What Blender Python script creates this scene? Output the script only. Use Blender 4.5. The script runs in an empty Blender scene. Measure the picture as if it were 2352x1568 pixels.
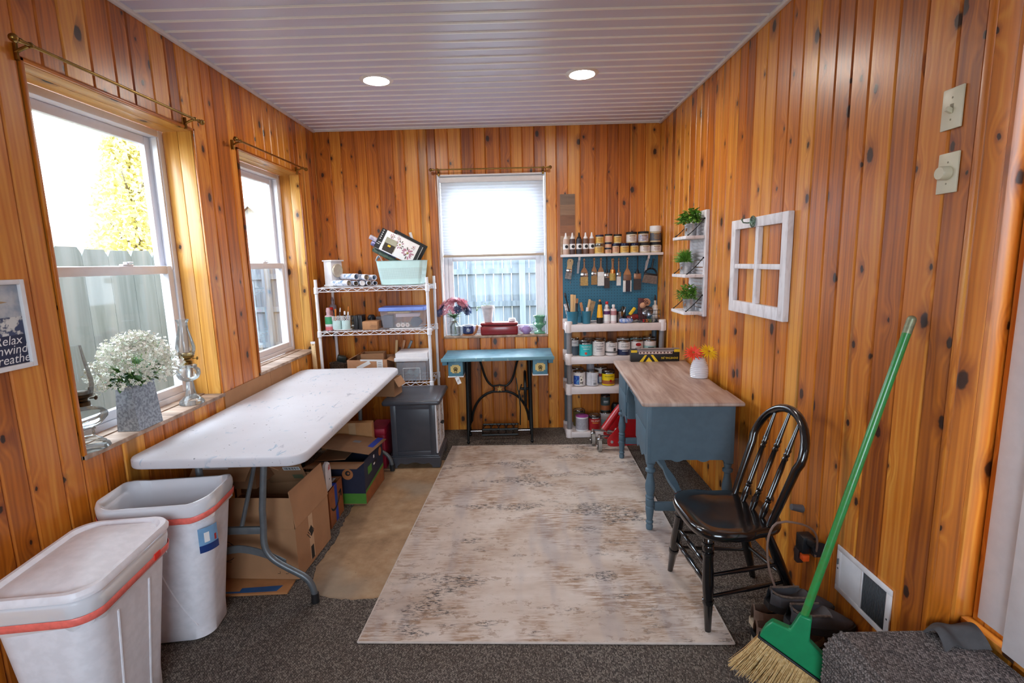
import bpy, bmesh, math, random
from mathutils import Vector as V, Matrix, Euler
R = math.radians
PI = math.pi
SC = bpy.context.scene
COL = SC.collection
rng = random.Random(11)

# ------------------------------------------------------------------ materials
def lin(c):
    def f(x):
        x = x / 255.0
        return x / 12.92 if x <= 0.04045 else ((x + 0.055) / 1.055) ** 2.4
    return tuple(f(x) for x in c) + (1.0,)

class NT:
    def __init__(s, m):
        s.t = m.node_tree; s.t.nodes.clear()
    def n(s, typ, **kw):
        nd = s.t.nodes.new('ShaderNode' + typ)
        for k, v in kw.items():
            if k.startswith('i_'):
                key = k[2:]
                nd.inputs[int(key) if key.isdigit() else key.replace('_', ' ')].default_value = v
            else:
                setattr(nd, k, v)
        return nd
    def l(s, a, b):
        s.t.links.new(a, b)
    def math(s, op, a, b=None, c=None, clamp=False):
        nd = s.n('Math', operation=op, use_clamp=clamp)
        for i, x in enumerate((a, b, c)):
            if x is None: continue
            if isinstance(x, (int, float)): nd.inputs[i].default_value = x
            else: s.l(x, nd.inputs[i])
        return nd.outputs[0]
    def vmath(s, op, a, b=None):
        nd = s.n('VectorMath', operation=op)
        for i, x in enumerate((a, b)):
            if x is None: continue
            if isinstance(x, tuple): nd.inputs[i].default_value = x
            else: s.l(x, nd.inputs[i])
        return nd.outputs['Value'] if op == 'LENGTH' else nd.outputs[0]
    def mix(s, f, a, b):
        nd = s.n('MixRGB')
        for i, x in enumerate((f, a, b)):
            if isinstance(x, (int, float, tuple)): nd.inputs[i].default_value = x
            else: s.l(x, nd.inputs[i])
        return nd.outputs[0]
    def ramp(s, f, stops):
        nd = s.n('ValToRGB'); e = nd.color_ramp.elements
        while len(e) < len(stops): e.new(0.5)
        for el, (p, c) in zip(e, stops):
            el.position = p; el.color = c if isinstance(c, tuple) else (c, c, c, 1)
        s.l(f, nd.inputs[0]); return nd.outputs[0]
    def smooth(s, x, a, b, to0=0.0, to1=1.0):
        nd = s.n('MapRange', interpolation_type='SMOOTHSTEP')
        s.l(x, nd.inputs[0])
        for i, v in zip((1, 2, 3, 4), (a, b, to0, to1)): nd.inputs[i].default_value = v
        return nd.outputs[0]
    def noise(s, vec, scale, detail=3.0, rough=0.55, dist=0.0, col=False):
        nd = s.n('TexNoise'); s.l(vec, nd.inputs['Vector'])
        nd.inputs['Scale'].default_value = scale; nd.inputs['Detail'].default_value = detail
        nd.inputs['Roughness'].default_value = rough; nd.inputs['Distortion'].default_value = dist
        return nd.outputs[1 if col else 0]

MATS = {}
def new_mat(name):
    m = bpy.data.materials.new(name); m.use_nodes = True
    MATS[name] = m
    return m, NT(m)

def mat(name, col, rough=0.5, metal=0.0, spec=0.5, coat=0.0, noise=0.12, ns=25.0, col2=None, stretch=(1, 1, 1),
        bump=0.0, bs=80.0, trans=0.0, sub=0.0, emit=0.0, sheen=0.0, lo=0.35, hi=0.65):
    """principled material whose colour wanders between col and col2 along an object-space noise"""
    if name in MATS: return MATS[name]
    m, t = new_mat(name)
    out = t.n('OutputMaterial'); p = t.n('BsdfPrincipled')
    t.l(p.outputs[0], out.inputs[0])
    c1 = lin(col)
    c2 = lin(col2) if col2 else tuple(min(1, x * (1 - noise)) for x in c1[:3]) + (1.0,)
    tc = t.n('TexCoord'); mp = t.n('Mapping'); t.l(tc.outputs['Object'], mp.inputs[0])
    mp.inputs['Scale'].default_value = stretch
    f = t.noise(mp.outputs[0], ns, 4.0)
    f = t.smooth(f, lo, hi)
    t.l(t.mix(f, c1, c2), p.inputs['Base Color'])
    p.inputs['Roughness'].default_value = rough; p.inputs['Metallic'].default_value = metal
    p.inputs['Specular IOR Level'].default_value = spec
    p.inputs['Coat Weight'].default_value = coat; p.inputs['Coat Roughness'].default_value = 0.12
    p.inputs['Transmission Weight'].default_value = trans
    p.inputs['Sheen Weight'].default_value = sheen
    if sub: 
        p.inputs['Subsurface Weight'].default_value = sub; p.inputs['Subsurface Radius'].default_value = (0.01, 0.01, 0.01)
    if emit:
        t.l(t.mix(f, c1, c2), p.inputs['Emission Color']); p.inputs['Emission Strength'].default_value = emit
    if bump:
        b = t.n('Bump'); b.inputs['Strength'].default_value = bump; b.inputs['Distance'].default_value = 0.002
        t.l(t.noise(mp.outputs[0], bs, 3.0), b.inputs['Height']); t.l(b.outputs[0], p.inputs['Normal'])
    return m

def thin_glass(name, tint=(235, 244, 242), refl=1.0, body=0.0, bodycol=(255, 255, 255)):
    """a sheet of glass one surface thick: fresnel reflection over plain transparency"""
    if name in MATS: return MATS[name]
    m, t = new_mat(name)
    out = t.n('OutputMaterial'); tr = t.n('BsdfTransparent'); gl = t.n('BsdfGlossy')
    nz = t.noise(t.n('TexCoord').outputs['Object'], 9.0, 2.0)
    t.l(t.mix(nz, lin(tint), tuple(x * 0.96 for x in lin(tint)[:3]) + (1,)), tr.inputs[0])
    gl.inputs['Roughness'].default_value = 0.03
    lw = t.n('LayerWeight'); lw.inputs[0].default_value = 0.35
    fac = t.math('MULTIPLY', lw.outputs['Fresnel'], refl)
    mx = t.n('MixShader'); t.l(fac, mx.inputs[0]); t.l(tr.outputs[0], mx.inputs[1]); t.l(gl.outputs[0], mx.inputs[2])
    last = mx.outputs[0]
    if body:
        df = t.n('BsdfDiffuse'); df.inputs[0].default_value = lin(bodycol)
        m2 = t.n('MixShader'); m2.inputs[0].default_value = body
        t.l(last, m2.inputs[1]); t.l(df.outputs[0], m2.inputs[2]); last = m2.outputs[0]
    t.l(last, out.inputs[0])
    return m

# ------------------------------------------------------------------ mesh builder
_text_cache = {}
def text_geo(s, shear=0.0, bold=0.0):
    key = (s, shear, bold)
    if key in _text_cache: return _text_cache[key]
    cu = bpy.data.curves.new('lettering', 'FONT'); cu.body = s; cu.size = 1.0; cu.shear = shear
    cu.align_x = 'CENTER'; cu.align_y = 'CENTER'; cu.resolution_u = 3; cu.offset = bold
    o = bpy.data.objects.new('lettering', cu); COL.objects.link(o)
    dg = bpy.context.evaluated_depsgraph_get(); dg.update()
    me = bpy.data.meshes.new_from_object(o.evaluated_get(dg))
    vs = [v.co.copy() for v in me.vertices]; fs = [tuple(p.vertices) for p in me.polygons]
    w = max([v.x for v in vs]) - min([v.x for v in vs]) if vs else 1
    bpy.data.objects.remove(o); bpy.data.curves.remove(cu); bpy.data.meshes.remove(me)
    _text_cache[key] = (vs, fs, w)
    return _text_cache[key]

class MB:
    def __init__(s, M=None):
        s.v = []; s.f = []; s.mi = []; s.M = M if M is not None else Matrix()
    def add(s, vs, fs, mi=0, M=None):
        b = len(s.v); T = s.M @ M if M is not None else s.M
        s.v += [T @ V(x) for x in vs]
        s.f += [tuple(b + i for i in f) for f in fs]; s.mi += [mi] * len(fs)
        return s
    def box(s, c, d, r=0.0, rot=None, mi=0, seg=2):
        M = Matrix.Translation(V(c))
        if rot is not None: M = M @ (rot if isinstance(rot, Matrix) else Euler(rot).to_matrix().to_4x4())
        x, y, z = d[0] / 2, d[1] / 2, d[2] / 2
        vs = [(-x, -y, -z), (x, -y, -z), (x, y, -z), (-x, y, -z), (-x, -y, z), (x, -y, z), (x, y, z), (-x, y, z)]
        fs = [(0, 3, 2, 1), (4, 5, 6, 7), (0, 1, 5, 4), (1, 2, 6, 5), (2, 3, 7, 6), (3, 0, 4, 7)]
        if r > 0:
            bm = bmesh.new(); bv = [bm.verts.new(q) for q in vs]
            for f in fs: bm.faces.new([bv[i] for i in f])
            bmesh.ops.bevel(bm, geom=list(bm.edges), offset=min(r, 0.48 * min(d)), segments=seg, profile=0.5, affect='EDGES')
            bm.verts.index_update()
            vs = [q.co.copy() for q in bm.verts]; fs = [tuple(q.index for q in f.verts) for f in bm.faces]; bm.free()
        return s.add(vs, fs, mi, M)
    def span(s, a, b, r=0.0, mi=0, seg=2):
        return s.box([(a[i] + b[i]) / 2 for i in range(3)], [abs(b[i] - a[i]) for i in range(3)], r, None, mi, seg)
    def hexa(s, lo, hi, mi=0):
        """two quads of 4 points each, joined"""
        return s.add(list(lo) + list(hi), [(3, 2, 1, 0), (4, 5, 6, 7)] + [(i, (i + 1) % 4, 4 + (i + 1) % 4, 4 + i) for i in range(4)], mi)
    def prism(s, poly, a, b, axis='z', mi=0, M=None):
        def pt(u, w, h):
            return {'x': (h, u, w), 'y': (u, h, w), 'z': (u, w, h)}[axis]
        n = len(poly)
        vs = [pt(u, w, a) for u, w in poly] + [pt(u, w, b) for u, w in poly]
        fs = [tuple(range(n - 1, -1, -1)), tuple(range(n, 2 * n))] + [(i, (i + 1) % n, n + (i + 1) % n, n + i) for i in range(n)]
        return s.add(vs, fs, mi, M)
    def tube(s, pts, r, n=8, closed=False, caps=True, mi=0, flat=None):
        """sweep a circle (or flat=(a,b) ellipse) along pts; r may be a list"""
        pts = [V(p) for p in pts]; m = len(pts)
        rs = r if isinstance(r, (list, tuple)) else [r] * m
        vs, fs = [], []; prev = None
        for i, p in enumerate(pts):
            if closed: t = pts[(i + 1) % m] - pts[i - 1]
            else: t = pts[min(i + 1, m - 1)] - pts[max(i - 1, 0)]
            if t.length < 1e-9: t = V((0, 0, 1))
            t.normalize()
            if prev is None:
                up = V((0, 0, 1)) if abs(t.z) < 0.9 else V((0, 1, 0))
                a = t.cross(up).normalized()
            else:
                a = prev - t * prev.dot(t)
                if a.length < 1e-6: a = t.cross(V((0, 0, 1)))
                a.normalize()
            prev = a; b = t.cross(a)
            for k in range(n):
                an = 2 * PI * k / n
                ea, eb = flat if flat else (1, 1)
                vs.append(p + (a * math.cos(an) * ea + b * math.sin(an) * eb) * rs[i])
        for i in range(m if closed else m - 1):
            for k in range(n):
                j = (i + 1) % m
                fs.append((i * n + k, i * n + (k + 1) % n, j * n + (k + 1) % n, j * n + k))
        if caps and not closed:
            fs.append(tuple(range(n - 1, -1, -1))); fs.append(tuple((m - 1) * n + k for k in range(n)))
        return s.add(vs, fs, mi)
    def cyl(s, a, b, r, r2=None, n=20, mi=0):
        return s.tube([a, b], [r, r if r2 is None else r2], n, mi=mi)
    def lathe(s, prof, c=(0, 0, 0), n=24, mi=0, M=None, sx=1.0, sy=1.0):
        vs, fs = [], []
        for r, z in prof:
            for k in range(n):
                a = 2 * PI * k / n
                vs.append((c[0] + r * math.cos(a) * sx, c[1] + r * math.sin(a) * sy, c[2] + z))
        m = len(prof)
        for i in range(m - 1):
            for k in range(n):
                fs.append((i * n + k, i * n + (k + 1) % n, (i + 1) * n + (k + 1) % n, (i + 1) * n + k))
        if prof[0][0] > 1e-6: fs.append(tuple(range(n - 1, -1, -1)))
        if prof[-1][0] > 1e-6: fs.append(tuple((m - 1) * n + k for k in range(n)))
        return s.add(vs, fs, mi, M)
    def shell(s, prof, t, c=(0, 0, 0), n=24, mi=0, M=None):
        """open-topped lathe with wall thickness t"""
        inner = [(max(r - t, 0.0005), z + (t if i == 0 else 0)) for i, (r, z) in enumerate(prof)]
        return s.lathe([(0, prof[0][1])] + list(prof) + inner[::-1] + [(0, inner[0][1])], c, n, mi, M)
    def ball(s, c, r, n=12, mi=0, rot=None):
        rr = r if isinstance(r, (tuple, list)) else (r, r, r)
        M = Matrix.Translation(V(c))
        if rot is not None: M = M @ Euler(rot).to_matrix().to_4x4()
        m = max(4, n // 2); vs = [(0, 0, -rr[2])]
        for i in range(1, m):
            ph = -PI / 2 + PI * i / m
            for k in range(n):
                a = 2 * PI * k / n
                vs.append((rr[0] * math.cos(ph) * math.cos(a), rr[1] * math.cos(ph) * math.sin(a), rr[2] * math.sin(ph)))
        vs.append((0, 0, rr[2])); fs = []
        for k in range(n):
            fs.append((0, 1 + (k + 1) % n, 1 + k))
            fs.append((len(vs) - 1, 1 + (m - 2) * n + k, 1 + (m - 2) * n + (k + 1) % n))
        for i in range(m - 2):
            for k in range(n):
                fs.append((1 + i * n + k, 1 + i * n + (k + 1) % n, 1 + (i + 1) * n + (k + 1) % n, 1 + (i + 1) * n + k))
        return s.add(vs, fs, mi, M)
    def sheet(s, fn, nu, nv, t=0.0, mi=0, wrap=False):
        """surface fn(u,v) with thickness t along its normal"""
        P = [[V(fn(i / nu, j / nv)) for j in range(nv + 1)] for i in range(nu + 1)]
        W = nv + 1
        fs = [(i * W + j, (i + 1) * W + j, (i + 1) * W + j + 1, i * W + j + 1) for i in range(nu) for j in range(nv)]
        flat = [p for row in P for p in row]
        if t == 0: return s.add(flat, fs, mi)
        N = []
        for i in range(nu + 1):
            for j in range(nv + 1):
                du = P[min(i + 1, nu)][j] - P[max(i - 1, 0)][j]; dv = P[i][min(j + 1, nv)] - P[i][max(j - 1, 0)]
                nn = du.cross(dv)
                N.append(nn.normalized() if nn.length > 1e-12 else V((0, 0, 1)))
        L = len(flat); low = [p - q * t for p, q in zip(flat, N)]
        fs2 = fs + [tuple(L + i for i in f[::-1]) for f in fs]
        rim = [i * W for i in range(nu + 1)] + [nu * W + j for j in range(1, W)] + [i * W + nv for i in range(nu - 1, -1, -1)] + [j for j in range(nv - 1, 0, -1)]
        fs2 += [(rim[k], rim[(k + 1) % len(rim)], L + rim[(k + 1) % len(rim)], L + rim[k]) for k in range(len(rim))]
        return s.add(flat + low, fs2, mi)
    def text(s, string, size, M, mi=0, fit=None, shear=0.0, bold=0.0, wrapr=None):
        """lettering in the XY plane of M; wrapr bends it around a vertical cylinder (M then sits on its axis)"""
        vs, fs, w = text_geo(string, shear, bold)
        k = size if not fit else min(size, fit / max(w, 1e-6))
        out = []
        for v in vs:
            x, y = v.x * k, v.y * size
            if wrapr:
                a = x / wrapr; out.append((wrapr * math.sin(a), -wrapr * math.cos(a), y))
            else: out.append((x, y, 0))
        return s.add(out, fs, mi, M)
    def done(s, name, mats, parent=None, loc=None, rot=None, bc=None, sharp=38, recalc=True):
        me = bpy.data.meshes.new(name)
        me.from_pydata([tuple(v) for v in s.v], [], s.f)
        mats = mats if isinstance(mats, (list, tuple)) else [mats]
        for m in mats: me.materials.append(m)
        me.polygons.foreach_set('material_index', s.mi)
        me.polygons.foreach_set('use_smooth', [True] * len(me.polygons))
        if recalc:
            bm = bmesh.new(); bm.from_mesh(me); bmesh.ops.recalc_face_normals(bm, faces=bm.faces); bm.to_mesh(me); bm.free()
        me.update()
        me.set_sharp_from_angle(angle=R(sharp))
        if bc:
            at = me.attributes.new('bc', 'FLOAT_VECTOR', 'POINT')
            for i, v in enumerate(me.vertices): at.data[i].vector = bc[i] if isinstance(bc, list) else bc(v.co)
        o = bpy.data.objects.new(name, me); COL.objects.link(o)
        if parent is not None: o.parent = parent
        if loc is not None: o.location = loc
        if rot is not None: o.rotation_euler = rot
        return o

def tag(o, label, cat, group=None, kind=None):
    o['label'] = label; o['category'] = cat
    if group: o['group'] = group
    if kind: o['kind'] = kind
    return o
def thing(name, label, cat, loc=(0, 0, 0), rz=0.0, group=None, rot=None, kind=None):
    o = bpy.data.objects.new(name, None); COL.objects.link(o); o.empty_display_size = 0.05
    o.location = loc; o.rotation_euler = rot if rot else (0, 0, rz)
    return tag(o, label, cat, group, kind)
def struct(o, label=None):
    o['kind'] = 'structure'
    if label: o['label'] = label
    return o
def kids(o): return [c for c in bpy.data.objects if c.parent == o]
def copy_tree(o, parent=None):
    c = o.copy(); COL.objects.link(c)
    if parent is not None: c.parent = parent
    for ch in kids(o): copy_tree(ch, c)
    return c
def T(x=0, y=0, z=0, rx=0, ry=0, rz=0):
    return Matrix.Translation((x, y, z)) @ Euler((rx, ry, rz)).to_matrix().to_4x4()
FRONT = Euler((R(90), 0, 0)).to_matrix().to_4x4()          # letters upright, read from -y
def arc(c, r, a0, a1, n, plane='xz', y=0.0):
    out = []
    for i in range(n + 1):
        a = R(a0 + (a1 - a0) * i / n); p, q = c[0] + r * math.cos(a), c[1] + r * math.sin(a)
        out.append({'xz': (p, y, q), 'xy': (p, q, y), 'yz': (y, p, q)}[plane])
    return out
def bez(p0, p1, p2, p3, n=12):
    p0, p1, p2, p3 = map(V, (p0, p1, p2, p3)); out = []
    for i in range(n + 1):
        t = i / n; u = 1 - t
        out.append(p0 * u ** 3 + p1 * 3 * u * u * t + p2 * 3 * u * t * t + p3 * t ** 3)
    return out
def rrect(w, d, r, n=5, cx=0, cy=0):
    pts = []
    for sx, sy, a0 in ((1, 1, 0), (-1, 1, 90), (-1, -1, 180), (1, -1, 270)):
        for i in range(n + 1):
            a = R(a0 + 90 * i / n)
            pts.append((cx + sx * (w / 2 - r) + r * math.cos(a), cy + sy * (d / 2 - r) + r * math.sin(a)))
    return pts
# ------------------------------------------------------------------ special materials
def make_pine(name, light, mid, dark, knots=1.0, rough=0.24):
    m, t = new_mat(name)
    out = t.n('OutputMaterial'); p = t.n('BsdfPrincipled'); t.l(p.outputs[0], out.inputs[0])
    at = t.n('Attribute', attribute_name='bc'); sep = t.n('SeparateXYZ'); t.l(at.outputs['Vector'], sep.inputs[0])
    u, z, r = sep.outputs
    cb = t.n('CombineXYZ'); t.l(t.math('MULTIPLY_ADD', r, 17.3, u), cb.inputs[0]); t.l(t.math('MULTIPLY_ADD', r, 9.7, z), cb.inputs[1])
    t.l(t.math('MULTIPLY', r, 5.0), cb.inputs[2]); P = cb.outputs[0]
    # knots: one candidate per cell, some switched off
    q = t.vmath('MULTIPLY', P, (10.5, 3.4, 0.0))
    vo = t.n('TexVoronoi', voronoi_dimensions='2D'); vo.inputs['Scale'].default_value = 1.0; vo.inputs['Randomness'].default_value = 0.85
    t.l(q, vo.inputs['Vector'])
    dl = t.vmath('MULTIPLY', t.vmath('SUBTRACT', q, vo.outputs['Position']), (1 / 10.5 / 0.0105, 1 / 3.4 / 0.0175, 0.0))
    wob = t.noise(P, 60.0, 2.0)
    d0 = t.vmath('LENGTH', dl)
    cs = t.n('SeparateColor'); t.l(vo.outputs['Color'], cs.inputs[0])
    size = t.math('MULTIPLY_ADD', t.math('POWER', cs.outputs[1], 2.0), 1.35, 0.5)
    on = t.math('GREATER_THAN', cs.outputs[0], 1.0 - 0.55 * knots)
    d = t.math('DIVIDE', t.math('ADD', d0, t.math('MULTIPLY_ADD', wob, 0.9, -0.45)), size)
    core = t.math('MULTIPLY', t.smooth(d, 1.15, 0.7), on)
    ring = t.math('MULTIPLY', t.smooth(d, 3.2, 0.9), on)
    # grain, bent around the knots
    bend = t.math('MULTIPLY', t.math('MULTIPLY', t.smooth(d0, 5.0, 0.0), on), 0.03)
    low = t.noise(t.vmath('MULTIPLY', P, (9.0, 1.1, 1.0)), 1.0, 2.0)
    u2 = t.math('ADD', t.math('ADD', u, bend), t.math('MULTIPLY', low, 0.06))
    rings = t.math('SINE', t.math('MULTIPLY', u2, 360.0))
    rings2 = t.math('SINE', t.math('MULTIPLY_ADD', u2, 143.0, 1.0))
    fine = t.noise(t.vmath('MULTIPLY', P, (260.0, 5.0, 1.0)), 1.0, 3.0)
    blot = t.noise(t.vmath('MULTIPLY', P, (14.0, 1.3, 1.0)), 1.0, 3.0, dist=0.4)
    g = t.math('ADD', t.math('MULTIPLY', rings, 0.07), t.math('MULTIPLY', rings2, 0.08))
    g = t.math('ADD', g, t.math('MULTIPLY', fine, 0.22))
    tone = t.math('ADD', t.math('MULTIPLY', blot, 0.95), t.math('MULTIPLY', r, 0.62))
    f = t.math('ADD', g, t.math('ADD', tone, -0.5), clamp=True)
    c = t.ramp(f, [(0.0, lin(light)), (0.42, lin(mid)), (0.95, lin(dark))])
    heart = t.smooth(t.noise(t.vmath('MULTIPLY', P, (11.0, 0.45, 1.0)), 1.0, 2.0), 0.62, 0.72, 0.0, 0.55)
    c = t.mix(heart, c, lin(tuple(x * 0.62 for x in dark)))
    c = t.mix(t.math('MULTIPLY', ring, 0.55), c, lin((118, 50, 14)))
    c = t.mix(t.math('MULTIPLY', core, 0.95), c, lin((38, 18, 10)))
    t.l(c, p.inputs['Base Color'])
    p.inputs['Roughness'].default_value = rough + 0.12; p.inputs['Specular IOR Level'].default_value = 0.45
    p.inputs['Coat Weight'].default_value = 0.4; p.inputs['Coat Roughness'].default_value = 0.3
    b = t.n('Bump'); b.inputs['Strength'].default_value = 0.12; b.inputs['Distance'].default_value = 0.003
    hgt = t.math('ADD', t.noise(t.vmath('MULTIPLY', P, (70.0, 22.0, 1.0)), 1.0, 2.0), t.math('MULTIPLY', core, -0.5))
    t.l(hgt, b.inputs['Height']); t.l(b.outputs[0], p.inputs['Normal']); t.l(b.outputs[0], p.inputs['Coat Normal'])
    return m
PINE = make_pine('varnished_knotty_pine', (226, 156, 62), (198, 112, 28), (124, 56, 10))
PINE_JAMB = make_pine('pale_varnished_pine', (226, 172, 92), (212, 150, 66), (168, 100, 32), 0.8)

def make_ceiling():
    m, t = new_mat('white_panel_ceiling')
    out = t.n('OutputMaterial'); p = t.n('BsdfPrincipled'); t.l(p.outputs[0], out.inputs[0])
    tc = t.n('TexCoord')
    n = t.noise(t.vmath('MULTIPLY', tc.outputs['Object'], (0.6, 9.0, 1.0)), 2.0, 3.0)
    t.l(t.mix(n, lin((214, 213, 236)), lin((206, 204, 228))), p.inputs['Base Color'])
    p.inputs['Roughness'].default_value = 0.34; p.inputs['Specular IOR Level'].default_value = 0.5
    return m
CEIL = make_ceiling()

def make_carpet(name, a, b, c, sx=150.0, sy=95.0, rib=0.0):
    m, t = new_mat(name)
    out = t.n('OutputMaterial'); p = t.n('BsdfPrincipled'); t.l(p.outputs[0], out.inputs[0])
    tc = t.n('TexCoord'); mp = t.n('Mapping'); t.l(tc.outputs['Object'], mp.inputs[0])
    mp.inputs['Rotation'].default_value = (0, 0, R(28)); mp.inputs['Scale'].default_value = (sx, sy, sx)
    vo = t.n('TexVoronoi'); vo.inputs['Scale'].default_value = 1.0; vo.inputs['Randomness'].default_value = 0.45
    t.l(mp.outputs[0], vo.inputs['Vector'])
    cs = t.n('SeparateColor'); t.l(vo.outputs['Color'], cs.inputs[0])
    c0 = t.ramp(cs.outputs[0], [(0.0, lin(a)), (0.45, lin(b)), (0.95, lin(c))])
    big = t.noise(tc.outputs['Object'], 2.2, 4.0)
    c1 = t.mix(t.smooth(big, 0.35, 0.7, 0.0, 0.3), c0, lin((92, 76, 62)))
    gap = t.smooth(vo.outputs['Distance'], 0.35, 0.75, 0.0, 0.75)
    c1 = t.mix(gap, c1, lin(tuple(x * 0.35 for x in a)))
    t.l(c1, p.inputs['Base Color']); p.inputs['Roughness'].default_value = 0.95; p.inputs['Specular IOR Level'].default_value = 0.1
    b_ = t.n('Bump'); b_.inputs['Strength'].default_value = 0.7; b_.inputs['Distance'].default_value = 0.004
    t.l(t.math('SUBTRACT', 1.0, vo.outputs['Distance']), b_.inputs['Height']); t.l(b_.outputs[0], p.inputs['Normal'])
    return m
CARPET = make_carpet('grey_loop_carpet', (84, 76, 72), (108, 98, 92), (146, 136, 126), 210.0, 130.0)
STEPCARPET = make_carpet('ribbed_step_carpet', (88, 84, 86), (122, 114, 114), (156, 148, 146), 190, 170)

def make_concrete():
    m, t = new_mat('stained_concrete')
    out = t.n('OutputMaterial'); p = t.n('BsdfPrincipled'); t.l(p.outputs[0], out.inputs[0])
    o = t.n('TexCoord').outputs['Object']
    n1 = t.noise(o, 3.2, 5.0, dist=0.6); n2 = t.noise(o, 16.0, 5.0, 0.65); n3 = t.noise(o, 60.0, 3.0)
    f = t.math('ADD', t.math('MULTIPLY', n1, 0.6), t.math('MULTIPLY', n2, 0.4))
    c = t.ramp(f, [(0.3, lin((128, 98, 68))), (0.5, lin((166, 132, 98))), (0.7, lin((190, 164, 132)))])
    c = t.mix(t.smooth(n3, 0.68, 0.75, 0.0, 0.5), c, lin((70, 52, 40)))
    grey = t.smooth(t.noise(o, 1.7, 2.0), 0.5, 0.66, 0.0, 0.6)
    c = t.mix(grey, c, lin((150, 140, 126)))
    t.l(c, p.inputs['Base Color']); p.inputs['Roughness'].default_value = 0.75
    b = t.n('Bump'); b.inputs['Strength'].default_value = 0.3; b.inputs['Distance'].default_value = 0.002
    t.l(n2, b.inputs['Height']); t.l(b.outputs[0], p.inputs['Normal'])
    return m
CONCRETE = make_concrete()

def make_rug():
    m, t = new_mat('distressed_rug')
    out = t.n('OutputMaterial'); p = t.n('BsdfPrincipled'); t.l(p.outputs[0], out.inputs[0])
    o = t.n('TexCoord').outputs['Object']
    s1 = t.noise(t.vmath('MULTIPLY', o, (9.0, 70.0, 1.0)), 1.0, 6.0, 0.7)
    s2 = t.noise(t.vmath('MULTIPLY', o, (34.0, 120.0, 1.0)), 1.0, 5.0, 0.75)
    s3 = t.noise(t.vmath('MULTIPLY', o, (2.0, 5.0, 1.0)), 1.0, 3.0, 0.6)
    s4 = t.noise(t.vmath('MULTIPLY', o, (5.0, 1.2, 1.0)), 1.0, 3.0)
    patch = t.noise(o, 3.0, 4.0, 0.6); ext = t.vmath('ADD', o, (13.1, 4.2, 0.0)); patch2 = t.noise(t.vmath('MULTIPLY', ext, (1.0, 2.2, 1.0)), 2.1, 4.0, 0.6)
    c = t.ramp(s3, [(0.25, lin((176, 154, 138))), (0.45, lin((204, 186, 172))), (0.65, lin((216, 202, 192)))])
    tan = t.math('MULTIPLY', t.smooth(s1, 0.40, 0.58), t.smooth(patch, 0.42, 0.62))
    c = t.mix(t.math('MULTIPLY', tan, 0.8), c, lin((150, 112, 80)))
    gold = t.math('MULTIPLY', t.smooth(t.noise(t.vmath('MULTIPLY', o, (14.0, 24.0, 1.0)), 1.0, 5.0, 0.7), 0.55, 0.6), t.smooth(patch2, 0.36, 0.55))
    c = t.mix(t.math('MULTIPLY', gold, 0.55), c, lin((138, 104, 74)))
    grey = t.math('MULTIPLY', t.smooth(s4, 0.5, 0.66), 0.35)
    c = t.mix(grey, c, lin((138, 136, 146)))
    blk = t.math('MULTIPLY', t.smooth(s2, 0.50, 0.545), t.smooth(patch2, 0.54, 0.62))
    blk2 = t.math('MULTIPLY', t.smooth(s2, 0.655, 0.68), 0.85)
    c = t.mix(t.math('MULTIPLY', t.math('MAXIMUM', blk, blk2), 0.85), c, lin((46, 46, 52)))
    t.l(c, p.inputs['Base Color']); p.inputs['Roughness'].default_value = 0.85; p.inputs['Sheen Weight'].default_value = 0.15
    p.inputs['Specular IOR Level'].default_value = 0.15
    b = t.n('Bump'); b.inputs['Strength'].default_value = 0.35; b.inputs['Distance'].default_value = 0.003
    t.l(s2, b.inputs['Height']); t.l(b.outputs[0], p.inputs['Normal'])
    return m
RUG = make_rug()

def make_dotted(name, col, hole, pitch, rad):
    """panel with a grid of round holes in its local x-z plane"""
    m, t = new_mat(name)
    out = t.n('OutputMaterial'); p = t.n('BsdfPrincipled'); t.l(p.outputs[0], out.inputs[0])
    o = t.n('TexCoord').outputs['Object']; sp = t.n('SeparateXYZ'); t.l(o, sp.inputs[0])
    fx = t.math('SUBTRACT', t.math('FLOORED_MODULO', sp.outputs[0], pitch), pitch / 2)
    fz = t.math('SUBTRACT', t.math('FLOORED_MODULO', sp.outputs[2], pitch), pitch / 2)
    d = t.math('SQRT', t.math('ADD', t.math('MULTIPLY', fx, fx), t.math('MULTIPLY', fz, fz)))
    k = t.smooth(d, rad * 1.15, rad * 0.85)
    t.l(t.mix(k, t.mix(t.noise(o, 12.0), lin(col), tuple(x * 0.85 for x in lin(col)[:3]) + (1,)), lin(hole)), p.inputs['Base Color'])
    p.inputs['Roughness'].default_value = 0.5
    return m
PEG = make_dotted('teal_pegboard', (44, 108, 136), (14, 40, 52), 0.0254, 0.0034)

def make_streaks(name, cols, scale, rough=0.5, bump=0.0, spec=0.4):
    m, t = new_mat(name)
    out = t.n('OutputMaterial'); p = t.n('BsdfPrincipled'); t.l(p.outputs[0], out.inputs[0])
    o = t.n('TexCoord').outputs['Object']
    n = t.noise(t.vmath('MULTIPLY', o, scale), 1.0, 5.0, 0.6, 0.6)
    k = len(cols); t.l(t.ramp(n, [(0.3 + 0.4 * i / (k - 1), lin(c)) for i, c in enumerate(cols)]), p.inputs['Base Color'])
    p.inputs['Roughness'].default_value = rough; p.inputs['Specular IOR Level'].default_value = spec
    if bump:
        b = t.n('Bump'); b.inputs['Strength'].default_value = bump; b.inputs['Distance'].default_value = 0.002
        t.l(n, b.inputs['Height']); t.l(b.outputs[0], p.inputs['Normal'])
    return m
DESKTOP = make_streaks('whitewashed_wood', [(140, 112, 100), (176, 152, 140), (204, 186, 176)], (16, 1.6, 1), 0.5)
FENCE = make_streaks('weathered_fence_wood', [(66, 74, 80), (92, 100, 108), (112, 120, 126)], (9, 9, 0.8), 0.9)
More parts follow.
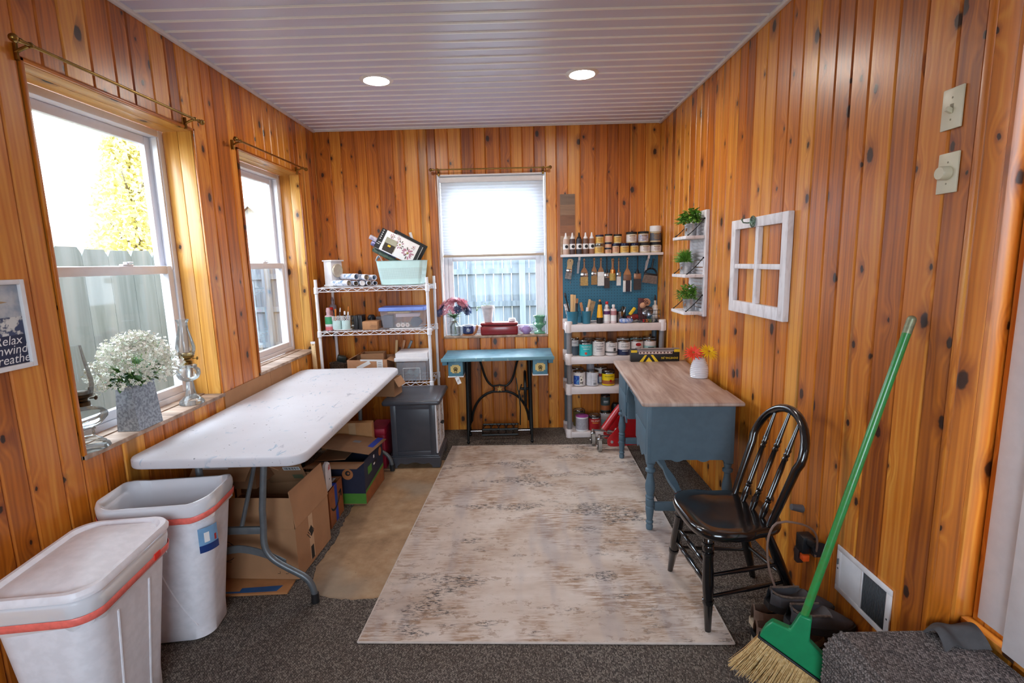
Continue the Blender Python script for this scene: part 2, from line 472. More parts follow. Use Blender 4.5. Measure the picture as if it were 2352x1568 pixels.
FENCE_NEAR = make_streaks('greenish_fence_wood', [(104, 116, 110), (130, 142, 138), (148, 154, 146)], (7, 7, 0.6), 0.9)
RAWWOOD = make_streaks('scraped_sill_wood', [(120, 96, 80), (168, 140, 120), (196, 172, 156)], (14, 2.0, 14), 0.6)
STICK = make_streaks('light_wood', [(196, 156, 106), (216, 178, 128), (226, 194, 150)], (40, 40, 4), 0.6)
HANDLEWOOD = make_streaks('brush_handle_wood', [(150, 96, 56), (184, 126, 80), (204, 152, 104)], (60, 60, 6), 0.4)
OLDWHITE = make_streaks('chalky_white_paint', [(206, 200, 202), (232, 228, 232), (240, 238, 242)], (30, 30, 8), 0.6)

def make_tabletop():
    m, t = new_mat('scuffed_white_plastic')
    out = t.n('OutputMaterial'); p = t.n('BsdfPrincipled'); t.l(p.outputs[0], out.inputs[0])
    o = t.n('TexCoord').outputs['Object']
    c = t.mix(t.noise(o, 6.0), lin((214, 212, 218)), lin((202, 198, 202)))
    s = t.noise(t.vmath('MULTIPLY', o, (11.0, 4.0, 11.0)), 1.0, 5.0, 0.7, 1.6)
    pa = t.noise(o, 3.3, 3.0)
    c = t.mix(t.math('MULTIPLY', t.smooth(s, 0.60, 0.67), t.smooth(pa, 0.46, 0.6, 0.0, 0.62)), c, lin((150, 150, 162)))
    s2 = t.noise(t.vmath('MULTIPLY', o, (13.0, 7.0, 13.0)), 1.0, 4.0, 0.6, 2.0); pb = t.noise(t.vmath('ADD', o, (5, 2, 0)), 4.0, 2.0)
    c = t.mix(t.math('MULTIPLY', t.smooth(s2, 0.61, 0.66), t.smooth(pb, 0.48, 0.6, 0.0, 0.6)), c, lin((126, 160, 184)))
    sp = t.noise(o, 46.0, 2.0)
    c = t.mix(t.smooth(sp, 0.70, 0.74, 0.0, 0.8), c, lin((84, 80, 82)))
    t.l(c, p.inputs['Base Color']); p.inputs['Roughness'].default_value = 0.6; p.inputs['Specular IOR Level'].default_value = 0.35
    b = t.n('Bump'); b.inputs['Strength'].default_value = 0.08; b.inputs['Distance'].default_value = 0.001
    t.l(t.noise(o, 220.0), b.inputs['Height']); t.l(b.outputs[0], p.inputs['Normal'])
    return m
TABLETOP = make_tabletop()

def make_translucent(name, col, k=0.55):
    m, t = new_mat(name)
    out = t.n('OutputMaterial'); a = t.n('BsdfDiffuse'); b = t.n('BsdfTranslucent'); mx = t.n('MixShader')
    c = t.mix(t.noise(t.n('TexCoord').outputs['Object'], 8.0), lin(col), tuple(x * 0.97 for x in lin(col)[:3]) + (1,))
    t.l(c, a.inputs[0]); t.l(c, b.inputs[0]); mx.inputs[0].default_value = k
    t.l(a.outputs[0], mx.inputs[1]); t.l(b.outputs[0], mx.inputs[2]); t.l(mx.outputs[0], out.inputs[0])
    return m
BLIND = make_translucent('white_cellular_fabric', (246, 248, 252), 0.6)
LEAFY = make_translucent('autumn_leaves', (214, 204, 140), 0.4)

GLASS = thin_glass('window_glass', (240, 246, 246), 0.45)
CLEAR = thin_glass('clear_glassware', (244, 248, 248), 0.9, 0.04)
CLEARPLASTIC = thin_glass('clear_plastic', (246, 247, 250), 0.4, 0.16, (236, 238, 244))
BAG = thin_glass('thin_white_bag', (236, 236, 240), 0.9, 0.6, (246, 246, 250))

WHITE = mat('white_vinyl', (232, 230, 236), 0.35, noise=0.03)
TRIMWHITE = mat('white_paint', (230, 226, 228), 0.4, noise=0.05)
SHELFWHITE = mat('white_coated_wire', (236, 234, 238), 0.3, noise=0.04)
PLASTICW = mat('cream_white_plastic', (226, 214, 212), 0.4, noise=0.06)
BINW = mat('white_bin_plastic', (240, 237, 243), 0.4, noise=0.08, ns=30)
BRASS = mat('aged_brass', (150, 118, 62), 0.28, 1.0, noise=0.3)
GREYMETAL = mat('grey_table_steel', (104, 108, 112), 0.4, 0.35, noise=0.15)
CHROME = mat('chrome', (210, 212, 216), 0.12, 1.0, noise=0.05)
TIN = mat('tin_lid', (150, 146, 142), 0.22, 1.0, noise=0.2)
GALV = mat('galvanised_steel', (176, 180, 186), 0.32, 0.9, col2=(112, 116, 122), ns=38, lo=0.4, hi=0.6)
BLACK = mat('black_rubber', (26, 26, 28), 0.55, noise=0.2)
BLACKPL = mat('black_plastic', (30, 30, 34), 0.35, noise=0.2)
IRON = mat('black_cast_iron', (22, 26, 27), 0.38, 0.3, noise=0.3)
BLACKPAINT = mat('gloss_black_paint', (14, 14, 16), 0.16, coat=0.7, noise=0.2)
TEAL = mat('desk_blue_grey_paint', (82, 104, 118), 0.55, noise=0.08)
SEWTEAL = mat('teal_chalk_paint', (86, 134, 152), 0.5, col2=(66, 112, 132), ns=14)
BUCKET = mat('teal_bucket', (52, 118, 142), 0.4, noise=0.08)
ENDGREY = mat('charcoal_paint', (72, 74, 82), 0.32, noise=0.12, ns=12)
CARD = mat('cardboard', (168, 124, 90), 0.85, noise=0.1, ns=8, spec=0.2)
CARDD = mat('cardboard_inside', (150, 110, 80), 0.9, noise=0.12, ns=9, spec=0.2)
NAVY = mat('navy_print', (30, 34, 58), 0.6, noise=0.1)
GREENP = mat('green_print', (74, 132, 44), 0.6, noise=0.08)
ORANGEP = mat('orange_brown_print', (158, 92, 50), 0.7, noise=0.2, ns=20)
BLUETAPE = mat('blue_tape', (36, 70, 180), 0.4, noise=0.1)
INK = mat('black_ink', (24, 22, 24), 0.6, noise=0.1)
PAPER = mat('white_paper', (236, 234, 234), 0.6, noise=0.04)
GREYINK = mat('grey_ink', (120, 120, 126), 0.6, noise=0.15)
RED = mat('red_enamel', (178, 16, 24), 0.3, noise=0.15, coat=0.3)
DARKRED = mat('dark_red_tin', (140, 20, 26), 0.3, noise=0.12, coat=0.4)
MAGENTA = mat('crimson_card', (172, 30, 62), 0.5, noise=0.12)
GREENPL = mat('green_broom_plastic', (18, 134, 84), 0.35, noise=0.1)
GREENMET = mat('green_painted_metal', (42, 140, 70), 0.28, noise=0.1, col2=(60, 128, 62), ns=60, coat=0.3)
STRAW = make_streaks('broom_straw', [(176, 138, 84), (206, 172, 116), (226, 198, 148)], (90, 90, 6), 0.8)
MINT = mat('mint_plastic', (200, 230, 228), 0.4, noise=0.04)
MINTMESH = make_dotted('mint_mesh_plastic', (204, 230, 228), (150, 182, 180), 0.0068, 0.0017)
LEAF = mat('green_leaf', (70, 118, 40), 0.5, col2=(118, 156, 56), ns=40)
LEAFDARK = mat('dark_green_leaf', (44, 82, 36), 0.5, col2=(84, 120, 58), ns=40)
LEAFLIME = mat('lime_leaf', (130, 180, 70), 0.5, col2=(84, 136, 48), ns=50)
GALVP = mat('dull_galvanised', (158, 162, 168), 0.42, 0.75, col2=(122, 126, 132), ns=85, lo=0.42, hi=0.6)
GALVL = mat('pale_galvanised', (206, 208, 212), 0.34, 0.7, col2=(168, 172, 178), ns=30)
PETALW = mat('white_petal', (236, 234, 222), 0.6, noise=0.05)
PETALR = mat('orange_red_petal', (236, 62, 36), 0.5, noise=0.15)
PETALY = mat('yellow_petal', (240, 196, 30), 0.5, noise=0.12)
PETALP = mat('pink_petal', (214, 96, 122), 0.5, noise=0.35, ns=120, col2=(240, 200, 210))
PETALN = mat('navy_petal', (50, 56, 92), 0.5, col2=(96, 104, 140), ns=90)
SOIL = mat('potting_soil', (70, 52, 40), 0.95, noise=0.4)
CERAMIC = mat('white_glazed_ceramic', (228, 228, 234), 0.2, noise=0.05, coat=0.5)
# ------------------------------------------------------------------ room shell
XL, XR, YB, H = -1.675, 1.268, 4.49, 2.656
YF = -1.35

def board_wall(name, frame, u0, u1, openings=(), thick=0.2, z1=H, seed=1, wid=(0.088, 0.132), snap=()):
    """frame(u, n, z) -> world; n grows out of the room. Tongue-and-groove boards over a solid core."""
    rr = random.Random(seed)
    cuts = sorted(set([u0, u1] + [c for o in openings for c in o[:2]] + list(snap)))
    edges = []
    for a, b in zip(cuts[:-1], cuts[1:]):
        us = [a]
        while b - us[-1] > 0.2: us.append(us[-1] + rr.uniform(*wid))
        if b - us[-1] > 0.14: us.append((us[-1] + b) / 2)
        edges += list(zip(us, us[1:] + [b]))
    mb = MB(); bcs = []
    def zs(a, b):
        out, cur = [], 0.0
        for o in sorted(openings, key=lambda q: q[2]):
            if o[0] < b - 1e-4 and o[1] > a + 1e-4:
                if o[2] > cur: out.append((cur, o[2]))
                cur = o[3]
        out.append((cur, z1)); return out
    ch, dp = 0.007, 0.006
    for a, b in edges:
        r = rr.random()
        for za, zb in zs(a, b):
            prof = [(a + 0.0006, dp), (a + ch, 0), (b - ch, 0), (b - 0.0006, dp)]
            vs = [frame(u, n, za) for u, n in prof] + [frame(u, n, zb) for u, n in prof]
            mb.add(vs, [(i, i + 1, i + 5, i + 4) for i in range(3)])
            bcs += [(u - a, za, r) for u, n in prof] + [(u - a, zb, r) for u, n in prof]
    for a, b in zip(cuts[:-1], cuts[1:]):
        for za, zb in zs(a, b):
            lo = [frame(a, dp, za), frame(b, dp, za), frame(b, thick, za), frame(a, thick, za)]
            hi = [frame(a, dp, zb), frame(b, dp, zb), frame(b, thick, zb), frame(a, thick, zb)]
            mb.hexa(lo, hi); bcs += [(0.01, za, 0.9)] * 8
    return struct(mb.done(name, PINE, bc=bcs, sharp=20, recalc=False))

def pine_boxes(name, boxes, parent, m=PINE_JAMB, along='z', r=0.002):
    mb = MB(); bcs = []
    for a, b in boxes:
        k = len(mb.v); mb.span(a, b, r); rv = rng.random()
        for v in mb.v[k:]:
            q = {'z': (v.x + v.y - a[0] - a[1], v.z), 'y': (v.x + v.z - a[0] - a[2], v.y), 'x': (v.y + v.z - a[1] - a[2], v.x)}[along]
            bcs.append((q[0], q[1], rv))
    return mb.done(name, m, parent, bc=bcs)

W1 = (1.845, 2.80, 0.80, 2.25); W2 = (3.215, 4.14, 0.825, 2.25); W3 = (-0.645, 0.29, 0.852, 2.268); W4 = (-1.0, 0.7, 0.7, 2.3)
board_wall('wall_left', lambda u, n, z: (XL - n, u, z), YF, YB, (W1, W2), 0.25, seed=5)
board_wall('wall_back', lambda u, n, z: (u, YB + n, z), XL - 0.25, XR + 0.2, (W3,), 0.2, seed=8, snap=(XL, XR))
board_wall('wall_right', lambda u, n, z: (XR + n, u, z), 1.4525, YB + 0.2, (), 0.2, seed=14, snap=(YB,))
board_wall('wall_alcove', lambda u, n, z: (u, 1.44 + n, z), XR + 0.0065, 1.62, (), 0.06, seed=21, wid=(0.07, 0.085))
board_wall('wall_house', lambda u, n, z: (1.405 + n, u, z), YF, 1.4395, ((0.42, 1.40, 0.41, 2.45),), 0.2, seed=23)
board_wall('wall_front', lambda u, n, z: (u, YF - n, z), XL - 0.25, 1.62, (W4,), 0.2, seed=27)

struct(pine_boxes('trim_6', [((XR - 0.005, 1.434, 0.002), (XR + 0.006, 1.4522, H - 0.001))], None, PINE))

# floor: concrete slab, carpet glued over it with a worn cut-out
struct(MB().span((XL - 0.25, YF - 0.2, -0.12), (1.7, YB + 0.2, -0.006)).done('floor', CONCRETE), 'bare stained concrete slab showing through the carpet cut-out')
def carpet():
    hole = [(-0.885, 2.125), (-0.78, 2.112), (-0.66, 2.122), (-0.3, 2.12), (-0.3, 3.78), (-0.99, 3.78), (-1.075, 3.4), (-1.07, 3.05), (-1.062, 2.85), (-1.04, 2.6), (-1.052, 2.36), (-1.02, 2.24), (-0.96, 2.16)]
    rr = random.Random(3); ring = []
    for i, p in enumerate(hole):
        q = hole[(i + 1) % len(hole)]; n = max(2, int(math.dist(p, q) / 0.025))
        for k in range(n):
            t = k / n; ring.append((p[0] + (q[0] - p[0]) * t + rr.uniform(-0.006, 0.006), p[1] + (q[1] - p[1]) * t + rr.uniform(-0.006, 0.006)))
    outer = [(XL, YF), (1.405, YF), (1.405, 1.44), (XR, 1.44), (XR, YB), (XL, YB)]
    bm = bmesh.new(); ed = []
    for loop in (outer, ring):
        vs = [bm.verts.new((x, y, 0)) for x, y in loop]
        ed += [bm.edges.new((vs[i], vs[(i + 1) % len(vs)])) for i in range(len(vs))]
    bmesh.ops.triangle_fill(bm, use_beauty=True, use_dissolve=False, edges=ed)
    bm.verts.index_update()
    mb = MB(); mb.add([v.co.copy() for v in bm.verts], [tuple(v.index for v in f.verts) for f in bm.faces]); bm.free()
    k = len(ring); b = len(mb.v)
    mb.add([(x, y, 0) for x, y in ring] + [(x, y, -0.0058) for x, y in ring], [(i, (i + 1) % k, k + (i + 1) % k, k + i) for i in range(k)])
    return struct(mb.done('floor_carpet', CARPET), 'grey brown loop carpet with a ragged cut-out beside the rug')
carpet()

# ceiling: white panels with raised beads running across the room
cb = MB(); cb.span((XL - 0.25, YF - 0.2, H), (1.7, YB + 0.2, H + 0.08))
y = 2.534 - 0.1014 * 38
while y < YB:
    if y > YF: cb.prism([(y - 0.008, H + 0.001), (y - 0.005, H - 0.006), (y + 0.005, H - 0.006), (y + 0.008, H + 0.001)], XL, 1.405, 'x', 1)
    y += 0.1014
struct(cb.done('ceiling', [CEIL, mat('bead_highlight_white', (250, 250, 253), 0.3, noise=0.02)], sharp=20))  # beads coloured whiter than the panels to imitate their glossy highlights
tr = MB(); tr.span((XL, YF, H - 0.02), (XL + 0.022, YB, H - 0.0005), 0.004); struct(tr.done('trim_1', TRIMWHITE))
tr = MB(); tr.span((XR - 0.022, 1.44, H - 0.02), (XR, YB, H - 0.0005), 0.004); struct(tr.done('trim_2', TRIMWHITE))
tr = MB(); tr.span((XL + 0.022, YB - 0.016, H - 0.016), (XR - 0.022, YB, H - 0.0005), 0.004); struct(tr.done('trim_3', TRIMWHITE))

# ------------------------------------------------------------------ double-hung windows
def window(name, w, z0, z1, d, pine, M, lock=True):
    root = bpy.data.objects.new(name, None); COL.objects.link(root); root.matrix_world = M; struct(root)
    e = 0.0006
    if pine:
        h = d / 2
        for nm, x0, x1 in (('jamb', e, 0.016), ('jamb', w - 0.016, w - e)):
            pine_boxes(nm, [((x0, 0.004, z0), (x1, h - 0.001, z1 - e)), ((x0, h + 0.001, z0), (x1, d, z1 - e))], root)
        pine_boxes('head_board', [((0.016, 0.004, z1 - 0.016), (w - 0.016, h - 0.001, z1 - e)), ((0.016, h + 0.001, z1 - 0.016), (w - 0.016, d, z1 - e))], root, along='x')
        for x0, x1 in ((e, 0.014), (w - 0.014, w - e)):
            pine_boxes('corner_bead', [((x0, -0.008, z0), (x1, 0.003, z1))], root, PINE)
        pine_boxes('corner_bead', [((e, -0.008, z1 - 0.014), (w - e, 0.003, z1 - e))], root, PINE, 'x')
        MB().span((e, -0.012, z0 + e), (w - e, d * 0.62, z0 + 0.02), 0.003).span((e, d * 0.64, z0 + e), (w - e, d, z0 + 0.024), 0.002).done('window_sill', RAWWOOD, root)
    else:
        f = MB()
        f.span((e, 0.0, z0 + 0.02), (0.012, d, z1 - e)); f.span((w - 0.012, 0.0, z0 + 0.02), (w - e, d, z1 - e)); f.span((0.012, 0.0, z1 - 0.012), (w - 0.012, d, z1 - e))
        f.done('jamb', TRIMWHITE, root)
        MB().span((e, -0.006, z0 + e), (w - e, d, z0 + 0.02), 0.003).done('window_sill', RAWWOOD, root)
    a, b = 0.017, w - 0.017; s0, s1 = z0 + 0.024, z1 - 0.017; mid = z0 + (z1 - z0) * 0.497; dd = d + 0.085
    f = MB()
    f.span((a, d, s0), (a + 0.035, dd, s1), 0.003); f.span((b - 0.035, d, s0), (b, dd, s1), 0.003)
    f.span((a + 0.035, d, s1 - 0.035), (b - 0.035, dd, s1), 0.003); f.span((a + 0.035, d, s0), (b - 0.035, dd, s0 + 0.03), 0.003)
    f.span((a + 0.0355, d + 0.004, mid), (a + 0.047, d + 0.03, s1 - 0.036)); f.span((b - 0.047, d + 0.004, mid), (b - 0.0355, d + 0.03, s1 - 0.036))
    f.done('window_frame', WHITE, root)
    for nm, y0, za, zb in (('lower_sash', d + 0.008, s0 + 0.031, mid + 0.02), ('upper_sash', d + 0.046, mid - 0.02, s1 - 0.036)):
        xa, xb = a + 0.037, b - 0.037; y1 = y0 + 0.03; k = 0.042
        f = MB()
        f.span((xa, y0, za), (xa + k, y1, zb), 0.004); f.span((xb - k, y0, za), (xb, y1, zb), 0.004)
        f.span((xa + k, y0, za), (xb - k, y1, za + k), 0.004); f.span((xa + k, y0, zb - k), (xb - k, y1, zb), 0.004)
        s = f.done(nm, WHITE, root)
        MB().add([(xa + k, y0 + 0.016, za + k), (xb - k, y0 + 0.016, za + k), (xb - k, y0 + 0.016, zb - k), (xa + k, y0 + 0.016, zb - k)], [(0, 1, 2, 3)]).done('pane', GLASS, s)
    if lock:
        f = MB(); c = w * 0.62
        f.box((c, d + 0.022, mid + 0.025), (0.07, 0.022, 0.009), 0.003).cyl((c, d + 0.022, mid + 0.029), (c, d + 0.022, mid + 0.04), 0.012).box((c + 0.018, d + 0.016, mid + 0.038), (0.045, 0.012, 0.006), 0.002, (0, 0, 0.3))
        f.done('sash_lock', WHITE, root)
    return root
ML = Matrix.Translation((XL, 0, 0)) @ Euler((0, 0, R(90))).to_matrix().to_4x4()
window('window_1', W1[1] - W1[0], W1[2], W1[3], 0.155, True, ML @ T(W1[0]))
window('window_2', W2[1] - W2[0], W2[2], W2[3], 0.155, True, ML @ T(W2[0]))
window('window_3', W3[1] - W3[0], W3[2], W3[3], 0.095, False, T(W3[0], YB), False)
window('added_light_window', W4[1] - W4[0], W4[2], W4[3], 0.095, False, T(W4[1], YF, 0, 0, 0, PI))  # unseen window added behind the camera to bring in frontal daylight
if True:
    # left pine casing strip beside the back window
    o = pine_boxes('trim_4', [((W3[0] - 0.022, YB - 0.006, W3[2]), (W3[0] - 0.001, YB + 0.004, W3[3]))], None, PINE); struct(o)

# cellular blind in the back window
bl = thing('window_blind', 'white pleated cellular blind half lowered over the back window', 'blind', (W3[0], YB, 0))
bw = W3[1] - W3[0]
MB().span((0.02, 0.022, 2.205), (bw - 0.02, 0.07, 2.248), 0.004).done('headrail', TRIMWHITE, bl)
zt, zb = 2.204, 1.592; n = 24
def pleat(u, v):
    k = v * n; ph = abs((k % 1.0) - 0.5) * 2
    z = zb + (zt - zb) * (v ** 1.12)
    return (0.024 + u * (bw - 0.048), 0.030 + 0.014 * ph, z)
def pleat2(u, v):
    q = pleat(u, v); return (q[0], 0.088 - q[1], q[2])
f = MB(); f.sheet(pleat, 1, n * 2); f.sheet(pleat2, 1, n * 2); f.done('pleated_fabric', BLIND, bl, sharp=10)
MB().span((0.022, 0.026, 1.57), (bw - 0.022, 0.064, 1.591), 0.004).done('bottom_rail', mat('blind_rail_tan', (196, 178, 160), 0.5), bl)

# ------------------------------------------------------------------ door on the right and its surround
d1 = bpy.data.objects.new('door_1', None); COL.objects.link(d1); struct(d1, 'white door and casing at the top of the carpeted step')
f = MB(); f.span((1.385, 1.295, 0.41), (1.40, 1.3995, 2.52), 0.003); f.span((1.385, 0.44, 2.452), (1.40, 1.295, 2.52), 0.003); f.done('door_casing', TRIMWHITE, d1)
f = MB(); f.span((1.36, 0.43, 0.385), (1.40, 1.294, 2.45), 0.004); f.done('door_panel', TRIMWHITE, d1)
f = MB()
for za, zb in ((0.55, 1.25), (1.4, 2.3)):
    f.span((1.352, 0.58, za), (1.3598, 0.6, zb), 0.002).span((1.352, 1.13, za), (1.3598, 1.15, zb), 0.002).span((1.352, 0.6, za), (1.3598, 1.13, za + 0.02), 0.002).span((1.352, 0.6, zb - 0.02), (1.3598, 1.13, zb), 0.002)
f.done('panel_moulding', TRIMWHITE, d1)
struct(pine_boxes('trim_5', [((1.372, YF, 0.365), (1.4045, 1.4385, 0.384))], None, PINE, 'y'))

# ------------------------------------------------------------------ recessed lights
EMIT, te = new_mat('lamp_diffuser')
_o = te.n('OutputMaterial'); _e = te.n('Emission'); _e.inputs['Color'].default_value = (1.0, 0.91, 0.80, 1); _e.inputs['Strength'].default_value = 60.0
te.l(_e.outputs[0], _o.inputs[0])
def downlight(x, y, label):
    t_ = thing('ceiling_light', label, 'ceiling light', (x, y, H), group='recessed ceiling lights')
    f = MB(); f.lathe([(0.075, -0.002), (0.079, -0.008), (0.098, -0.006), (0.104, -0.0006), (0.104, 0.004), (0.075, 0.004)], n=40); f.done('trim_ring', TRIMWHITE, t_)
    MB().lathe([(0, -0.0035), (0.05, -0.0045), (0.0745, -0.003)], n=40).done('diffuser', EMIT, t_)
downlight(-0.83, 3.36, 'lit round recessed ceiling light nearer the left windows')
downlight(0.449, 3.35, 'lit round recessed ceiling light nearer the right wall')

# ------------------------------------------------------------------ curtain rods
def rod(a, b, nrm, label, r=0.006):
    t_ = thing('curtain_rod', label, 'curtain rod', group='brass curtain rods')
    a, b = V(a), V(b); d = (b - a).normalized(); n_ = V(nrm)
    MB().cyl(a, b, r, n=14).done('rod', BRASS, t_)
    for p, s in ((a, -1), (b, 1)):
        f = MB(); f.cyl(p, p + d * s * 0.012, 0.009, n=14); f.ball(p + d * s * 0.024, 0.014, 14); f.done('finial', BRASS, t_)
        q = p - d * s * 0.035
        f = MB(); f.tube([q, q + n_ * 0.03 + V((0, 0, -0.01)), q + n_ * 0.054 + V((0, 0, -0.02))], 0.006, 8); f.tube([q + n_ * 0.052 + V((0, 0, -0.045)), q + n_ * 0.052 + V((0, 0, 0.01))], 0.009, 8, flat=(1, 0.6))
        f.ball(q, 0.0105, 10); f.done('bracket', BRASS, t_)
rod((-1.615, 1.80, 2.277), (-1.615, 2.76, 2.277), (-1, 0, 0), 'brass curtain rod over the large left window')
rod((-1.615, 3.13, 2.268), (-1.615, 4.10, 2.274), (-1, 0, 0), 'brass curtain rod over the left window by the far corner')
rod((-0.66, 4.43, 2.3), (0.30, 4.43, 2.297), (0, 1, 0), 'brass curtain rod over the back window with the blind', 0.005)

# ------------------------------------------------------------------ outside
struct(MB().span((-40, -20, -0.4), (20, 45, -0.3)).done('ground', mat('winter_lawn', (132, 128, 96), 0.95, noise=0.4, ns=3)))
def fence(name, label, pts, pitch, top, base=-0.28, rails=(), posts=(), m=FENCE, dog=0.04, gap=0.008, side=-1):
    t_ = thing(name, label, 'fence'); a, b = V(pts[0]), V(pts[1]); d = (b - a); L = d.length; d.normalize(); nrm = V((-d.y, d.x, 0)) * side
    f = MB(); k = 0; s = 0.0; rr = random.Random(len(label))
    while s + pitch <= L:
        x0, x1 = s + gap / 2, s + pitch - gap / 2; h = top + rr.uniform(-0.012, 0.012)
        prof = [(x0, base), (x1, base), (x1, h - dog), (x1 - dog * 0.6, h), (x0 + dog * 0.6, h), (x0, h - dog)]
        lo = [a + d * u + V((0, 0, w)) for u, w in prof]; hi = [p + nrm * 0.018 for p in lo]
        f.add(lo + hi, [tuple(range(5, -1, -1)), tuple(range(6, 12))] + [(i, (i + 1) % 6, 6 + (i + 1) % 6, 6 + i) for i in range(6)])
        s += pitch
    f.done('picket_boards', m, t_, sharp=20)
    for z in rails:
        f = MB(); p0 = a + nrm * 0.019; p1 = b + nrm * 0.019; q = nrm * 0.04
        f.hexa([p0 + V((0, 0, z - 0.045)), p1 + V((0, 0, z - 0.045)), p1 + q + V((0, 0, z - 0.045)), p0 + q + V((0, 0, z - 0.045))], [p0 + V((0, 0, z + 0.045)), p1 + V((0, 0, z + 0.045)), p1 + q + V((0, 0, z + 0.045)), p0 + q + V((0, 0, z + 0.045))])
        f.done('rail', m, t_)
    for u in posts:
        p = a + d * u + nrm * 0.108
        MB().box((p.x, p.y, (top + base) / 2 - 0.03), (0.1, 0.1, top - base), 0.004).done('post', m, t_)
fence('wooden_fence', 'weathered grey picket fence with rails, beyond the back window', ((-6.5, 8.6, 0), (3.2, 8.6, 0)), 0.15, 1.62, rails=(1.38, 0.83, 0.22), posts=(0.4, 2.35, 4.4, 6.63, 8.8))
fence('wooden_fence', 'near dog-eared board fence filling the lower half of the large left window', ((-2.62, 0.9, 0), (-2.62, 4.35, 0)), 0.2, 1.66, m=FENCE_NEAR, gap=0.003, side=1)
# neighbouring houses
def house(name, label, c, w, dpt, hw, hr, rz, over=0.5, roofcol=(150, 120, 100)):
    t_ = thing(name, label, 'house', c, rz)
    f = MB(); f.prism([(-w / 2, 0), (w / 2, 0), (w / 2, hw), (0, hr), (-w / 2, hw)], -dpt / 2, dpt / 2, 'y'); f.done('house_walls', mat('white_siding', (226, 228, 232), 0.7), t_)
    sl = (hr - hw) / (w / 2); f = MB()
    for s in (-1, 1):
        x1 = s * (w / 2 + over); z1_ = hw - sl * over
        f.hexa([(0, -dpt / 2 - over, hr + 0.03), (x1, -dpt / 2 - over, z1_ + 0.03), (x1, dpt / 2 + over, z1_ + 0.03), (0, dpt / 2 + over, hr + 0.03)], [(0, -dpt / 2 - over, hr + 0.17), (x1, -dpt / 2 - over, z1_ + 0.17), (x1, dpt / 2 + over, z1_ + 0.17), (0, dpt / 2 + over, hr + 0.17)])
    f.done('roof', mat('shingle_%d' % roofcol[0], roofcol, 0.9, noise=0.25, ns=9), t_)
    f = MB()
    for s in (-1, 1):
        x1 = s * (w / 2 + over); z1_ = hw - sl * over; yy = -dpt / 2 - over - 0.03
        f.hexa([(0, yy, hr - 0.1), (x1, yy, z1_ - 0.1), (x1, yy + 0.028, z1_ - 0.1), (0, yy + 0.028, hr - 0.1)], [(0, yy, hr + 0.17), (x1, yy, z1_ + 0.17), (x1, yy + 0.028, z1_ + 0.17), (0, yy + 0.028, hr + 0.17)])
    f.done('barge_board', WHITE, t_)
house('neighbour_house', 'white gabled house with brown roof seen over the near fence', (-15.4, 14.2, -0.3), 5.0, 2.2, 2.0, 4.35, 0.0, 0.35)
house('neighbour_house', 'low brown-roofed house behind the autumn tree', (-13.0, 24.5, -0.3), 6.0, 5.0, 2.2, 4.4, R(90), 0.4, (176, 128, 98))
house('neighbour_house', 'white gabled house seen through the far left window', (-7.6, 16.5, -0.3), 3.2, 2.6, 2.3, 3.7, 0.0, 0.3, (140, 136, 140))
def tree(name, label, c, r, hc, n, ht, seed):
    t_ = thing(name, label, 'tree', c); rr = random.Random(seed)
    f = MB(); f.tube([(0, 0, 0), (0.06, 0, ht * 0.3), (-0.03, 0.04, ht * 0.62), (0.02, 0, ht)], [0.2, 0.15, 0.1, 0.03], 8)
    for i in range(9):
        an = rr.uniform(0, 6.28); z = rr.uniform(0.3, 0.75) * ht
        f.tube([(0, 0, z), (math.cos(an) * r * 0.4, math.sin(an) * r * 0.4, z + 0.5), (math.cos(an) * r * 0.7, math.sin(an) * r * 0.7, z + 0.9)], [0.06, 0.035, 0.012], 5)
    f.done('trunk', mat('bark', (112, 98, 84), 0.9, noise=0.3), t_)
    f = MB()
    for i in range(n):
        z = rr.random() ** 1.2; rad = r * (1 - 0.72 * z) * math.sqrt(rr.random()); an = rr.uniform(0, 6.28)
        p = V((math.cos(an) * rad, math.sin(an) * rad, hc[0] + (hc[1] - hc[0]) * z)); s = rr.uniform(0.05, 0.12)
        q = Euler((rr.uniform(-1.2, 1.2), rr.uniform(-1.2, 1.2), rr.uniform(0, 6))).to_matrix().to_4x4()
        f.add([(-s, -s * 0.5, 0), (s, -s * 0.5, 0.02), (s, s * 0.5, 0), (-s, s * 0.5, -0.02)], [(0, 1, 2, 3)], 0, Matrix.Translation(p) @ q)
    f.done('crown', LEAFY, t_, recalc=False)
tree('autumn_tree', 'yellow-green leafy tree standing behind the near fence', (-13.6, 18.6, -0.3), 1.9, (1.6, 7.0), 7000, 6.4, 4)
# ------------------------------------------------------------------ folding table
ft = thing('folding_table', 'long white plastic folding table with scuffed top and grey tube legs', 'table', (-1.28, 2.915, 0))
tw, tl, tz, tt = 0.755, 1.83, 0.737, 0.044
def slab(name, poly, z0, z1, m, parent, r=0.008):
    """rounded-edge slab from a closed outline"""
    def off(k):
        n = len(poly); out = []
        for i in range(n):
            a, b, c = V(poly[i - 1]), V(poly[i]), V(poly[(i + 1) % n])
            d = (c - a).normalized(); nn = V((d.y, -d.x)); out.append(b - nn * k)
        return out
    mb = MB(); n = len(poly); rings = []
    prof = [(r, z0), (r * 0.3, z0 + r * 0.3), (0, z0 + r), (0, z1 - r), (r * 0.3, z1 - r * 0.3), (r, z1)]
    for k, z in prof: rings.append([(p[0], p[1], z) for p in off(k)])
    vs = [p for q in rings for p in q]
    fs = [(i * n + j, i * n + (j + 1) % n, (i + 1) * n + (j + 1) % n, (i + 1) * n + j) for i in range(5) for j in range(n)]
    fs += [tuple(range(n - 1, -1, -1)), tuple(5 * n + j for j in range(n))]
    mb.add(vs, fs); return mb.done(name, m, parent, sharp=50)
